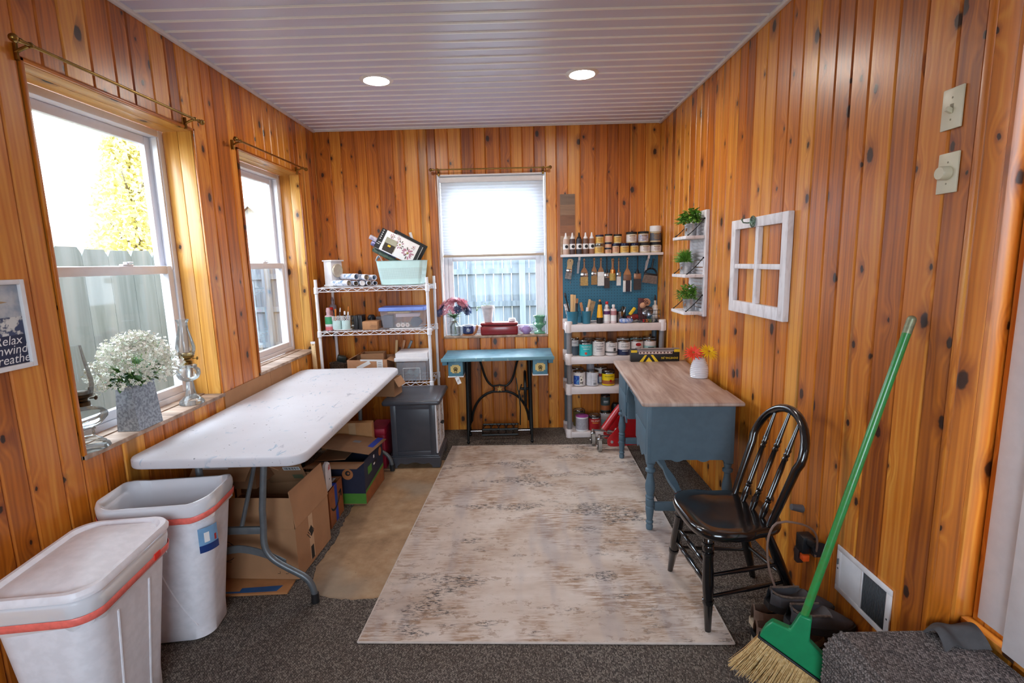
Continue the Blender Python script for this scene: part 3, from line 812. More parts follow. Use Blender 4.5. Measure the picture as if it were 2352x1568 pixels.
slab('tabletop', rrect(tw, tl, 0.075, 8), tz - tt, tz, TABLETOP, ft, 0.01)
f = MB()
for x in (-0.27, 0.27): f.span((x - 0.012, -0.78, tz - tt - 0.022), (x + 0.012, 0.78, tz - tt - 0.0005), 0.002)
f.done('side_rail', GREYMETAL, ft)
for sy in (-1, 1):
    y, yb = (-0.80, -0.815) if sy < 0 else (0.655, 0.67)
    for sx in (-1, 1):
        top = (sx * 0.15, y - sy * 0.02, tz - tt - 0.001)
        pts = [top, (sx * 0.128, y, 0.45)] + bez((sx * 0.125, y, 0.36), (sx * 0.115, yb, 0.25), (sx * 0.14, yb, 0.225), (sx * 0.22, yb, 0.175), 8) + bez((sx * 0.27, yb, 0.145), (sx * 0.315, yb, 0.12), (sx * 0.33, yb, 0.09), (sx * 0.335, yb, 0.03), 8)
        lg = MB().tube(pts, 0.0145, 12).done('leg', GREYMETAL, ft)
        MB().cyl((sx * 0.335, yb, 0.0005), (sx * 0.335, yb, 0.045), 0.0175, n=14).done('rubber_foot', BLACK, lg)
    f = MB(); f.span((-0.118, y - 0.008, 0.335), (0.118, y + 0.008, 0.368), 0.002)
    f.done('crossbar', GREYMETAL, ft)
    pts = [V((x * 0.01, yb - sy * 0.0165, 0.262 - 0.075 * (abs(x) / 21.0) ** 1.7)) for x in range(-21, 22, 3)]
    f = MB()
    for a, b in zip(pts[:-1], pts[1:]):
        f.hexa([(a.x, a.y - 0.003, a.z - 0.019), (b.x, b.y - 0.003, b.z - 0.019), (b.x, b.y + 0.003, b.z - 0.019), (a.x, a.y + 0.003, a.z - 0.019)], [(a.x, a.y - 0.003, a.z + 0.016), (b.x, b.y - 0.003, b.z + 0.016), (b.x, b.y + 0.003, b.z + 0.016), (a.x, a.y + 0.003, a.z + 0.016)])
    f.done('arch_brace', GREYMETAL, ft)
    f = MB(); f.tube([(0.02, y - sy * 0.01, 0.36), (0.0, y - sy * 0.28, tz - tt - 0.012)], 0.010, 8); f.done('fold_brace', GREYMETAL, ft)

# cardboard strip tucked between table and wall
cs = thing('cardboard_strip', 'long folded brown cardboard strip standing between table and left wall', 'cardboard', (-1.6625, 2.8, 0.737))
f = MB(); f.hexa([(-0.0035, 0.0, -0.736), (0.0, 0.0, -0.736), (0.0, 0.545, -0.736), (-0.0035, 0.545, -0.736)], [(-0.0105, 0.0, 0.082), (-0.007, 0.0, 0.082), (-0.007, 0.545, 0.088), (-0.0105, 0.545, 0.088)]); f.done('panel', CARD, cs)
f = MB(); f.hexa([(-0.0035, 0.548, -0.736), (0.0, 0.548, -0.736), (0.0, 0.866, -0.736), (-0.0035, 0.866, -0.736)], [(-0.0105, 0.548, 0.092), (-0.007, 0.548, 0.092), (-0.007, 0.866, 0.098), (-0.0105, 0.866, 0.098)]); f.done('panel', CARD, cs)

# ------------------------------------------------------------------ trash bins
def bin_ring(w, d, r, z, tilt=0.0, n=6, k=1.0):
    return [(x * k, y * k, z + tilt * math.cos(2 * math.atan2(y / d, x / w))) for x, y in rrect(w, d, r, n)]
def loft(mb, rings, mi=0, cap0=False, cap1=False):
    n = len(rings[0]); vs = [p for r in rings for p in r]
    fs = [(i * n + j, i * n + (j + 1) % n, (i + 1) * n + (j + 1) % n, (i + 1) * n + j) for i in range(len(rings) - 1) for j in range(n)]
    if cap0: fs.append(tuple(range(n - 1, -1, -1)))
    if cap1: fs.append(tuple((len(rings) - 1) * n + j for j in range(n)))
    return mb.add(vs, fs, mi)
LINERPINK = mat('pink_drawstring', (250, 120, 108), 0.35, noise=0.15, ns=60)
TABRED = mat('red_drawstring_tab', (236, 44, 28), 0.4)
def trash_bin(label, base_c, rz, top_off, W, D, hgt, lid):
    t_ = thing('trash_bin', label, 'trash bin', (base_c[0], base_c[1], 0), rz, 'white kitchen bins with drawstring bags')
    n = 12
    def ring(k, z, grow=0.0, wave=0.0, rr=0.07, sc=1.0):
        w_ = (W * 0.74 + W * 0.26 * k) + grow; d_ = (D * 0.78 + D * 0.22 * k) + grow
        ox, oy = top_off[0] * k, top_off[1] * k
        return [(x + ox, y + oy, z + wave * (abs(x) / (w_ / 2)) ** 2) for x, y in rrect(w_, d_, rr, n)]
    wv = 0.0 if lid else 0.03
    f = MB(); rings = [ring(0, 0.0008, -0.03), ring(0.0, 0.012, -0.004), ring(0.0, 0.09, 0.0)]
    rings += [ring(k / 6, 0.09 + (hgt - 0.09) * k / 6, 0, wv * k / 6, 0.075) for k in range(1, 7)]
    rings += [ring(1, hgt, -0.008, wv)] + [ring(k / 5, 0.03 + (hgt - 0.03) * k / 5, -0.01, wv * k / 5) for k in range(4, -1, -1)]
    loft(f, rings, cap0=True, cap1=True); f.done('bin_body', BINW, t_, sharp=50)
    # moulded swoosh ridges on the sides
    f = MB()
    for s in ((-1,) if not lid else (1,)):
        if not lid:
            pts = bez((-0.035, -0.5, 0.9), (-0.01, -0.5, 0.6), (0.02, -0.5, 0.35), (0.10, -0.5, 0.12), 14)
            q = []
            for p in pts:
                k = max(0, (p.z * hgt - 0.09) / (hgt - 0.09)); d_ = D * 0.78 + D * 0.22 * k
                q.append((p.x * 1.1 + top_off[0] * k, -d_ / 2 + top_off[1] * k - 0.0005, p.z * hgt))
            f.tube(q, 0.004, 6, flat=(1, 1))
        else:
            for yy in (-0.1, 0.07):
                q = []
                for i in range(15):
                    z = 0.08 + (hgt - 0.2) * i / 14; k = max(0, (z - 0.09) / (hgt - 0.09)); w_ = W * 0.74 + W * 0.26 * k
                    q.append((w_ / 2 + top_off[0] * k + 0.0005, yy * (0.8 + 0.2 * k) + top_off[1] * k, z))
                f.tube(q, 0.004, 6)
    f.done('moulded_ridge', BINW, t_)
    # liner bag: inside, over the rim and down the outside
    rr = random.Random(5 if lid else 9)
    def rough(rg, a, b=0.0):
        return [(x * (1 + rr.uniform(-a, a)), y * (1 + rr.uniform(-a, a)), z + rr.uniform(-b, b)) for x, y, z in rg]
    f = MB()
    rings = [rough(ring(0.25, 0.2, -0.03), 0.03), rough(ring(0.6, 0.4, -0.024, wv * 0.6), 0.012), rough(ring(0.9, hgt - 0.05, -0.016, wv * 0.9), 0.006), ring(1, hgt + 0.0015, -0.012, wv), ring(1, hgt + 0.003, 0.004, wv)]
    if lid: rings = [ring(1, hgt - 0.02, -0.012, wv), ring(1, hgt + 0.0015, -0.010, wv), ring(1, hgt + 0.002, 0.004, wv)]
    rings += [ring(1, hgt - 0.012, 0.012, wv), rough(ring(1, hgt - 0.03, 0.012, wv), 0.006, 0.004), rough(ring(0.98, hgt - 0.05, 0.009, wv), 0.006, 0.005), rough(ring(0.95, hgt - 0.085, 0.006, wv), 0.003, 0.007)]
    loft(f, rings, cap0=not lid); f.done('liner_bag', BAG, t_, sharp=80, recalc=False)
    f = MB(); loft(f, [ring(0.985, hgt - 0.05, 0.0135, wv), ring(0.985, hgt - 0.052, 0.0165, wv), ring(0.945, hgt - 0.074, 0.0155, wv), ring(0.945, hgt - 0.076, 0.012, wv)]); f.done('drawstring', LINERPINK, t_, sharp=60)
    f = MB()
    if lid: f.box((W / 2 * 0.985 + top_off[0] + 0.0095, 0.10 + top_off[1], hgt - 0.056), (0.004, 0.035, 0.022), 0.0015)
    else: f.box((-W * 0.22 + top_off[0], -D / 2 * 0.985 + top_off[1] - 0.0095, hgt - 0.060), (0.05, 0.004, 0.02), 0.0015)
    f.done('drawstring_tab', TABRED, t_)
    if lid:
        f = MB()
        rr2 = [ring(1, hgt + 0.004, 0.012), ring(1, hgt + 0.004, 0.022), ring(1, hgt + 0.014, 0.024), ring(1, hgt + 0.026, 0.012), ring(1, hgt + 0.027, -0.012), ring(1, hgt + 0.015, -0.03)]
        def dome(sc, z):
            return [(x * sc + top_off[0] * (1 - sc), y * sc + top_off[1] * (1 - sc), z + 0.012 * math.cos(x * sc * 9)) for x, y, _ in ring(1, 0, -0.03)]
        rr2 += [dome(0.9, hgt + 0.014), dome(0.6, hgt + 0.022), dome(0.3, hgt + 0.026), dome(0.05, hgt + 0.027)]
        loft(f, rr2, cap1=True); f.done('lid', BINW, t_, sharp=40)
    else:
        lb = MB(); w_ = W
        lb.box((W / 2 + top_off[0] * 0.9 - 0.0448, -D / 2 + top_off[1] * 0.9 + 0.002, hgt - 0.125), (0.001, 0.001, 0.001))
        # sticker wraps the front right corner, so follow the outline there
        def strip(k0, k1, z0, z1, m, mi, lift):
            outl = rrect(W * 0.974, D * 0.978, 0.072, n)
            i0 = 3 * (n + 1); pts = outl[i0 + k0:i0 + k1]
            c0 = (top_off[0] * 0.9, top_off[1] * 0.9)
            vs = [(x * (1 + lift / W) + c0[0], y * (1 + lift / D) + c0[1], z0) for x, y in pts] + [(x * (1 + lift / W) + c0[0] * 1.02, y * (1 + lift / D) + c0[1] * 1.02, z1) for x, y in pts]
            q = len(pts); lb.add(vs, [(i, i + 1, q + i + 1, q + i) for i in range(q - 1)], mi)
        lb = MB()
        strip(3, 12, hgt - 0.195, hgt - 0.095, None, 0, 0.006); strip(3, 12, hgt - 0.195, hgt - 0.165, None, 1, 0.007); strip(5, 8, hgt - 0.155, hgt - 0.115, None, 2, 0.007); strip(9, 11, hgt - 0.16, hgt - 0.135, None, 3, 0.007)
        lb.done('product_sticker', [mat('sticker_sky_blue', (120, 164, 204), 0.4), mat('sticker_navy', (24, 56, 120), 0.4), PAPER, RED], t_, recalc=False)
    return t_
trash_bin('open white trash bin with clear liner and pink drawstring, in front of the folding table', (-1.452, 1.955), R(7), (0.03, -0.045), 0.415, 0.27, 0.62, False)
trash_bin('closed white trash bin with lid and pink drawstring, nearest the camera', (-1.415, 1.50), R(7), (0.015, -0.01), 0.295, 0.44, 0.6, True)

# ------------------------------------------------------------------ cardboard boxes
def flap(mb, p0, p1, out, up, ln, t=0.004, inset=0.0, mi=0, mi2=None):
    """panel hinged along p0-p1, leaving in direction (out, up)"""
    p0, p1 = V(p0), V(p1); d = (V(out) + V((0, 0, up))).normalized(); e = (p1 - p0).normalized(); nn = e.cross(d).normalized() * t
    q0, q1 = p0 + d * ln + e * inset, p1 + d * ln - e * inset
    b = len(mb.v)
    mb.hexa([p0, p1, q1, q0], [p0 + nn, p1 + nn, q1 + nn, q0 + nn], mi)
def carton(mb, w, d, h, t=0.004, z0=0.0008, mi=0):
    x, y = w / 2, d / 2
    mb.span((-x, -y, z0), (x, y, z0 + t), mi=mi)
    mb.span((-x, -y, z0 + t), (x, -y + t, h), mi=mi).span((-x, y - t, z0 + t), (x, y, h), mi=mi)
    mb.span((-x, -y + t, z0 + t), (-x + t, y - t, h), mi=mi).span((x - t, -y + t, z0 + t), (x, y - t, h), mi=mi)
def barcode(mb, c, w, h, M, mi, seed=1, n=16):
    rr = random.Random(seed); x = -w / 2
    while x < w / 2:
        k = rr.choice((0.6, 1.0, 1.8)) * w / n / 2
        mb.add([(x, -h / 2, 0), (x + k, -h / 2, 0), (x + k, h / 2, 0), (x, h / 2, 0)], [(0, 1, 2, 3)], mi, M @ T(*c)); x += k * 2.1
CARDM = [CARD, CARDD]
# big moving box
bx = thing('cardboard_box', 'large open brown moving box with a printed round emblem, nearest under the folding table', 'cardboard box', (-1.315, 2.45, 0.0135), R(-3))
f = MB(); carton(f, 0.49, 0.37, 0.262); f.done('box_body', CARD, bx)
for nm, a in (('front', ((-0.245, -0.185, 0.264), (0.243, -0.185, 0.264), (0, 0.12, 0), 0.95, 0.15, 0.012)),
              ('right', ((0.245, -0.183, 0.264), (0.245, 0.185, 0.264), (-0.12, 0, 0), 0.98, 0.185, 0.006)),
              ('back', ((0.243, 0.185, 0.264), (-0.245, 0.185, 0.264), (0, -0.05, 0), 0.9, 0.13, 0.01))):
    f = MB(); flap(f, *a[:5], inset=a[5]); f.done('flap', CARD, bx)
f = MB()
Mf = T(0, -0.1853, 0, R(90), 0, 0)
f.tube([V(p) for p in arc((-0.115, 0.145), 0.052, 40, 320, 22, 'xz', -0.1856)], 0.0016, 4); f.tube([V(p) for p in arc((-0.118, 0.15), 0.026, 60, 330, 14, 'xz', -0.1856)], 0.0014, 4)
f.tube([(-0.115, -0.1856, 0.178), (-0.07, -0.1856, 0.178), (-0.07, -0.1856, 0.155)], 0.0015, 4); f.tube([(-0.15, -0.1856, 0.118), (-0.155, -0.1856, 0.09), (-0.09, -0.1856, 0.088)], 0.0015, 4)
for x, z, s in ((0.15, 0.03, -1), (0.19, 0.03, 1)): f.tube([(x, -0.1856, z + 0.012), (x, -0.1856, z), (x - 0.012 * s * s, -0.1856, z)], 0.001, 4)
f.done('printed_mark', INK, bx)
f = MB(); f.box((0.2454, -0.03, 0.14), (0.0006, 0.045, 0.235), mi=0); f.box((0.2459, -0.03, 0.17), (0.0006, 0.03, 0.05), rot=(0.5, 0, 0), mi=1); f.box((0.2459, -0.032, 0.055), (0.0006, 0.03, 0.07), mi=1)
for k in range(5): f.box((0.2459, -0.06 + 0.011 * k, 0.155 + 0.006 * k), (0.0006, 0.003, 0.05), rot=(0.7, 0, 0), mi=1)
f.done('packing_tape', [mat('pale_packing_tape', (196, 158, 124), 0.3), INK], bx)
# flattened box underneath
fb = thing('flattened_box', 'flattened brown carton with a blue printed stripe under the moving box', 'cardboard box', (-1.34, 2.42, 0), R(2))
MB().span((-0.26, -0.27, 0.0008), (0.23, 0.20, 0.0115), 0.002).done('carton_panel', mat('orange_cardboard', (172, 116, 70), 0.85), fb)
f = MB(); f.add([(0.0, -0.262, 0.0119), (0.175, -0.258, 0.0119), (0.19, -0.215, 0.0119), (0.0, -0.225, 0.0119)], [(0, 1, 2, 3)]); f.add([(-0.25, -0.262, 0.0119), (0.0, -0.262, 0.0119), (0.0, -0.25, 0.0119), (-0.25, -0.245, 0.0119)], [(0, 1, 2, 3)])
f.done('blue_stripe', mat('carton_blue', (40, 92, 150), 0.6), fb, recalc=False)
# second open box riding on the first
b2 = thing('cardboard_box', 'open brown box with a white shipping label, resting on the large moving box', 'cardboard box', (-1.47, 2.525, 0.417), R(-2))
f = MB(); carton(f, 0.30, 0.24, 0.15); f.done('box_body', CARDD, b2)
f = MB(); flap(f, (0.15, -0.118, 0.152), (0.15, 0.118, 0.152), (0.75, 0, 0), -0.35, 0.13, inset=0.006); f.done('flap', CARD, b2)
f = MB(); flap(f, (-0.148, -0.12, 0.15), (0.148, -0.12, 0.15), (0, -0.7, 0), -0.6, 0.11, inset=0.004); f.done('flap', CARD, b2)
lb = MB(M=T(-0.045, -0.168, 0.1035, R(50), 0, 0)); lb.box((0, 0, 0.0), (0.16, 0.055, 0.001), mi=0); barcode(lb, (0.035, 0, 0.0008), 0.055, 0.042, T(), 1, 4); lb.box((-0.045, 0.004, 0.0006), (0.012, 0.006, 0.0006), mi=1); lb.box((-0.02, 0.004, 0.0006), (0.008, 0.006, 0.0006), mi=1)
lb.done('shipping_label', [PAPER, INK], b2)
b3 = thing('cardboard_box', 'brown box with barcode stickers on its tall flap, behind the large moving box', 'cardboard box', (-1.265, 2.70, 0.0), R(0))
f = MB(); carton(f, 0.21, 0.065, 0.30); f.done('box_body', CARD, b3)
f = MB(); flap(f, (-0.105, -0.0315, 0.302), (0.105, -0.0315, 0.302), (0, -0.62, 0), 0.85, 0.25, inset=-0.01); fl = f.done('flap', CARD, b3)
dd_ = V((0, -0.62, 0.85)).normalized()
lb = MB()
Mx = Matrix.Translation(V((0.06, -0.0315, 0.302)) + dd_ * 0.20) @ Matrix(((1, 0, 0, 0), (0, dd_.y, -dd_.z, 0), (0, dd_.z, dd_.y, 0), (0, 0, 0, 1)))
for off in (0.0052, -0.0008):
    lb.add([(-0.05, -0.016, off), (0.04, -0.016, off), (0.04, 0.016, off), (-0.05, 0.016, off)], [(0, 1, 2, 3)], 0, Mx)
    barcode(lb, (-0.005, 0, off + (0.0004 if off > 0 else -0.0004)), 0.075, 0.02, Mx, 1, 7)
    lb.add([(-0.02, -0.1, off), (0.035, -0.1, off), (0.035, -0.06, off), (-0.02, -0.06, off)], [(0, 1, 2, 3)], 2, Mx)
lb.done('barcode_sticker', [PAPER, INK, mat('dull_green_sticker', (110, 112, 84), 0.6)], b3, recalc=False)

# smile box
sb = thing('cardboard_box', 'small brown parcel box with a curved black arrow and blue tape', 'cardboard box', (-1.225, 2.862, 0), R(1))
f = MB(); carton(f, 0.24, 0.23, 0.225)
f.done('box_body', ORANGEP, sb)
f = MB(); X_ = 0.1204
pts = bez((X_, -0.095, 0.12), (X_, -0.06, 0.065), (X_, 0.02, 0.075), (X_, 0.075, 0.15), 16)
f.tube(pts, [0.004 + 0.005 * math.sin(PI * i / 16) for i in range(17)], 6, flat=(0.08, 1.0)); f.tube([(X_, 0.045, 0.150), (X_, 0.078, 0.158), (X_, 0.078, 0.118)], 0.0045, 6)
f.done('arrow_print', INK, sb)
f = MB(); f.box((0.1204, -0.002, 0.112), (0.0006, 0.042, 0.222)); f.box((0.0, -0.002, 0.2256), (0.24, 0.042, 0.0006)); f.done('blue_tape', BLUETAPE, sb)
f = MB(); f.box((0.06, 0.06, 0.2266), (0.07, 0.06, 0.0008), mi=0); barcode(f, (0.06, 0.06, 0.2275), 0.04, 0.04, T(), 1, 3); f.done('shipping_label', [PAPER, INK], sb)
# pale package leaning in front of it
pkt = thing('paper_package', 'pale rounded package with red lettering standing on the parcel box', 'package', (-1.12, 2.72, 0.2275), R(0))
MB().prism([(0.025, 0.0), (0.11, 0.0), (0.112, 0.10), (0.10, 0.15), (0.07, 0.17), (0.035, 0.16), (0.026, 0.10)], -0.008, 0.008, 'x').done('package_body', mat('pale_package', (206, 202, 204), 0.5), pkt)
f = MB(); f.box((0.0085, 0.09, 0.13), (0.0006, 0.012, 0.03), mi=0); f.box((0.0085, 0.075, 0.125), (0.0006, 0.006, 0.02), mi=0); f.box((0.0085, 0.08, 0.06), (0.0006, 0.008, 0.008), mi=1); f.done('print', [RED, INK], pkt)

# navy produce box
nb = thing('cardboard_box', 'navy, green and orange printed produce box with open flaps beside the bare concrete', 'cardboard box', (-1.135, 3.245, 0), R(-2.5))
w_, d_, h_ = 0.32, 0.385, 0.288
f = MB(); x, y, t = w_ / 2, d_ / 2, 0.005
f.span((-x, -y, 0.0008), (x, y, 0.006), mi=3)
f.span((-x, -y, 0.075), (x, -y + t, h_), mi=0).span((-x, -y, 0.006), (x, -y + t, 0.075), mi=1)
f.span((-x, y - t, 0.006), (x, y, h_), mi=0).span((-x, -y + t, 0.006), (-x + t, y - t, h_), mi=0)
# right side: navy over a slanting green band over orange
f.hexa([(x - t, -y + t, 0.092), (x, -y + t, 0.092), (x, y - t, 0.13), (x - t, y - t, 0.13)], [(x - t, -y + t, h_), (x, -y + t, h_), (x, y - t, h_), (x - t, y - t, h_)], 0)
f.hexa([(x - t, -y + t, 0.075), (x, -y + t, 0.075), (x, y - t, 0.11), (x - t, y - t, 0.11)], [(x - t, -y + t, 0.0919), (x, -y + t, 0.0919), (x, y - t, 0.1299), (x - t, y - t, 0.1299)], 1)
f.hexa([(x - t, -y + t, 0.006), (x, -y + t, 0.006), (x, y - t, 0.006), (x - t, y - t, 0.006)], [(x - t, -y + t, 0.0749), (x, -y + t, 0.0749), (x, y - t, 0.1099), (x - t, y - t, 0.1099)], 2)
f.done('box_body', [NAVY, GREENP, ORANGEP, CARDD], nb)
f = MB(); f.lathe([(0, 0), (0.036, 0), (0.036, 0.0006), (0, 0.0006)], n=24, mi=0, M=T(0.05, -y - 0.0008, 0.205, R(90)))
f.lathe([(0, 0), (0.017, 0), (0.017, 0.0008), (0, 0.0008)], n=18, mi=1, M=T(0.052, -y - 0.001, 0.212, R(90))); f.box((0.05, -y - 0.0008, 0.183), (0.045, 0.001, 0.004), mi=1); f.lathe([(0, 0), (0.008, 0), (0.008, 0.001), (0, 0.001)], n=12, mi=0, M=T(0.056, -y - 0.0012, 0.212, R(90)))
f.lathe([(0, 0), (0.03, 0), (0.03, 0.0006), (0, 0.0006)], n=20, mi=0, M=T(x + 0.0002, 0.13, 0.235, 0, R(90)))
f.box((x + 0.0006, -0.09, 0.2), (0.001, 0.075, 0.05), mi=2); f.box((x + 0.0006, 0.02, 0.205), (0.001, 0.07, 0.024), mi=1); f.box((x + 0.0008, -0.0, 0.2), (0.001, 0.03, 0.012), mi=3); f.box((x + 0.0006, 0.0, 0.25), (0.001, 0.018, 0.02), mi=3)
f.done('printed_logo', [mat('emblem_orange', (176, 110, 64), 0.6), INK, GREENP, PAPER], nb)
f = MB(); flap(f, (-x, -y, h_ + 0.001), (x + 0.005, -y, h_ + 0.001), (0.0, -0.8, 0), 0.12, 0.165, inset=-0.01); f.done('flap', CARDD, nb)
f = MB(); flap(f, (-x, y - 0.006, h_ + 0.001), (-x, -y + 0.006, h_ + 0.001), (1, 0, 0), 0.06, 0.2); f.done('flap', CARDD, nb)
f = MB(); flap(f, (-x + 0.02, y - 0.02, h_ + 0.055), (-x + 0.02, -y + 0.03, h_ + 0.085), (0.9, 0, 0), -0.12, 0.335, inset=-0.02); q = f.done('flap', CARDD, nb)
f = MB(); f.add([(x - 0.028, -y + 0.012, h_ + 0.0487), (x + 0.012, -y + 0.012, h_ + 0.0435), (x + 0.012, y + 0.0, h_ + 0.0155), (x - 0.028, y + 0.0, h_ + 0.0207)], [(0, 1, 2, 3)], 0, T(0, 0, 0.0035))
f.done('blue_tape', BLUETAPE, nb, recalc=False)
f = MB(); f.add([(0.0, 0.02, 0), (0.07, 0.02, -0.009), (0.07, 0.085, -0.0145), (0.0, 0.085, -0.0055)], [(0, 1, 2, 3)], 0, T(0, 0, h_ + 0.0526)); f.add([(0.01, 0.028, -0.0013), (0.06, 0.028, -0.0077), (0.06, 0.078, -0.0122), (0.01, 0.078, -0.0058)], [(0, 1, 2, 3)], 1, T(0, 0, h_ + 0.0536))
f.done('shipping_label', [PAPER, GREYINK], nb, recalc=False)

# box with clear tape behind, red box, leaning box
tb = thing('cardboard_box', 'tan box sealed with clear packing tape, behind the navy produce box', 'cardboard box', (-1.205, 3.50, 0), R(0))
f = MB(); f.span((-0.16, -0.03, 0.0008), (0.16, 0.03, 0.41), 0.003); f.done('box_body', mat('tan_cardboard', (186, 136, 88), 0.8), tb)
f = MB(); f.box((0.02, -0.0304, 0.205), (0.05, 0.0006, 0.408)); f.done('packing_tape', mat('clear_brown_tape', (196, 160, 122), 0.25), tb)
rb = thing('storage_box', 'crimson box standing on the floor against the charcoal end table', 'box', (-1.045, 3.70, 0), R(0))
f = MB(); f.span((-0.075, -0.075, 0.0008), (0.045, 0.16, 0.26), 0.002); f.done('box_body', MAGENTA, rb); f = MB(); f.span((-0.078, -0.078, 0.2605), (0.048, 0.163, 0.31), 0.002); f.done('box_lid', MAGENTA, rb)
lb_ = thing('cardboard_box', 'brown open box resting on the corner of the charcoal end table under the table end', 'cardboard box', (-1.06, 3.80, 0.532), R(-9))
f = MB(); carton(f, 0.30, 0.15, 0.135); f.done('box_body', CARD, lb_)
f = MB(); flap(f, (0.15, -0.07, 0.136), (0.15, 0.07, 0.136), (0.5, 0, 0), -0.85, 0.07); f.done('flap', CARD, lb_)

# ------------------------------------------------------------------ end table
et = thing('end_table', 'small charcoal end table with white lattice doors and scalloped plinth', 'end table', (-0.785, 3.83, 0))
f = MB(); f.span((-0.165, -0.185, 0.085), (0.165, 0.185, 0.49), 0.002); f.done('cabinet_body', ENDGREY, et)
f = MB()
for y0, y1 in ((-0.190, -0.1852),):
    f.span((-0.165, y0, 0.09), (-0.125, y1, 0.488), 0.0015); f.span((0.125, y0, 0.09), (0.165, y1, 0.488), 0.0015); f.span((-0.125, y0, 0.45), (0.125, y1, 0.488), 0.0015); f.span((-0.125, y0, 0.09), (0.125, y1, 0.125), 0.0015)
f.done('side_frame', ENDGREY, et)
slab('top', rrect(0.43, 0.49, 0.02, 3), 0.491, 0.529, ENDGREY, et, 0.015)
f = MB(); f.span((-0.175, -0.2, 0.495), (0.18, 0.2, 0.5305), 0.003); f.done('top_panel', ENDGREY, et)
def scallop(L, h, foot, n=26):
    out = [(-L / 2, 0.0008), (-L / 2 + foot, 0.0008)]
    for i in range(n + 1):
        s = i / n; x = -L / 2 + foot + (L - 2 * foot) * s
        out.append((x, 0.012 + h * (min(1, math.sin(PI * s) * 3.2) * (0.78 + 0.22 * math.cos(s * 4 * PI)))))
    return out + [(L / 2 - foot, 0.0008), (L / 2, 0.0008), (L / 2, 0.075), (-L / 2, 0.075)]
f = MB(); f.prism(scallop(0.385, 0.03, 0.06), -0.206, -0.19, 'y'); f.prism(scallop(0.385, 0.03, 0.06), 0.19, 0.206, 'y'); f.prism(scallop(0.38, 0.03, 0.06), 0.177, 0.1925, 'x'); f.prism(scallop(0.38, 0.03, 0.06), -0.1925, -0.177, 'x')
f.done('scalloped_plinth', ENDGREY, et)
f = MB(); f.span((-0.198, -0.211, 0.0755), (0.198, 0.211, 0.084), 0.003); f.span((-0.188, -0.200, 0.084), (0.188, 0.200, 0.094), 0.004); f.done('plinth_moulding', ENDGREY, et)
LATT = mat('white_lattice_metal', (214, 208, 206), 0.4, col2=(150, 130, 118), ns=60)
for s in (-1, 1):
    f = MB(); y0, y1 = (s * 0.004, s * 0.178) if s > 0 else (-0.178, -0.004)
    f.span((0.1655, y0, 0.1), (0.178, y0 + 0.024, 0.485), 0.002); f.span((0.1655, y1 - 0.024, 0.1), (0.178, y1, 0.485), 0.002); f.span((0.1655, y0 + 0.024, 0.461), (0.178, y1 - 0.024, 0.485), 0.002); f.span((0.1655, y0 + 0.024, 0.1), (0.178, y1 - 0.024, 0.124), 0.002)
    dr = f.done('door', TRIMWHITE, et)
    f = MB(); cy = (y0 + y1) / 2
    for sg in (-1, 1): f.tube([(0.172, cy - sg * 0.06, 0.13), (0.172, cy + sg * 0.06, 0.29), (0.172, cy - sg * 0.06, 0.455)], 0.004, 6)
    for z in (0.2, 0.29, 0.38): f.tube(arc((cy, z), 0.03, 0, 360, 16, 'yz', 0.173), 0.004, 6)
    for yy in (cy - 0.035, cy, cy + 0.035): f.tube([(0.17, yy, 0.124), (0.17, yy, 0.461)], 0.0035, 5)
    f.done('lattice', LATT, dr)
    MB().tube([(0.178, -s * 0 + (y1 - 0.012 if s < 0 else y0 + 0.012), 0.29), (0.192, (y1 - 0.012 if s < 0 else y0 + 0.012), 0.29)], [0.004, 0.009], 12).ball((0.196, (y1 - 0.012 if s < 0 else y0 + 0.012), 0.29), 0.01, 12).done('knob', BLACKPL, dr)
# ------------------------------------------------------------------ rug
rug = MB()
rc = [(-0.671, 1.839), (0.834, 1.792), (0.885, 4.0), (-0.55, 4.045)]
N_ = 24; pts = []
for (a, b) in zip(rc, rc[1:] + rc[:1]):
    for k in range(N_):
        t = k / N_; pts.append((a[0] + (b[0] - a[0]) * t, a[1] + (b[1] - a[1]) * t))
cx_, cy_ = 0.12, 2.92
rug.prism([(x - cx_, y - cy_) for x, y in pts], 0.0006, 0.009, 'z')
ro = rug.done('area_rug', RUG, loc=(cx_, cy_, 0)); tag(ro, 'large distressed beige and charcoal area rug in the middle of the floor', 'rug')
rb_ = MB()
for (a, b) in zip(rc, rc[1:] + rc[:1]): rb_.tube([(a[0] - cx_, a[1] - cy_, 0.0055), (b[0] - cx_, b[1] - cy_, 0.0055)], 0.005, 6)
rb_.done('bound_edge', mat('rug_binding', (206, 192, 182), 0.9, noise=0.15), ro)

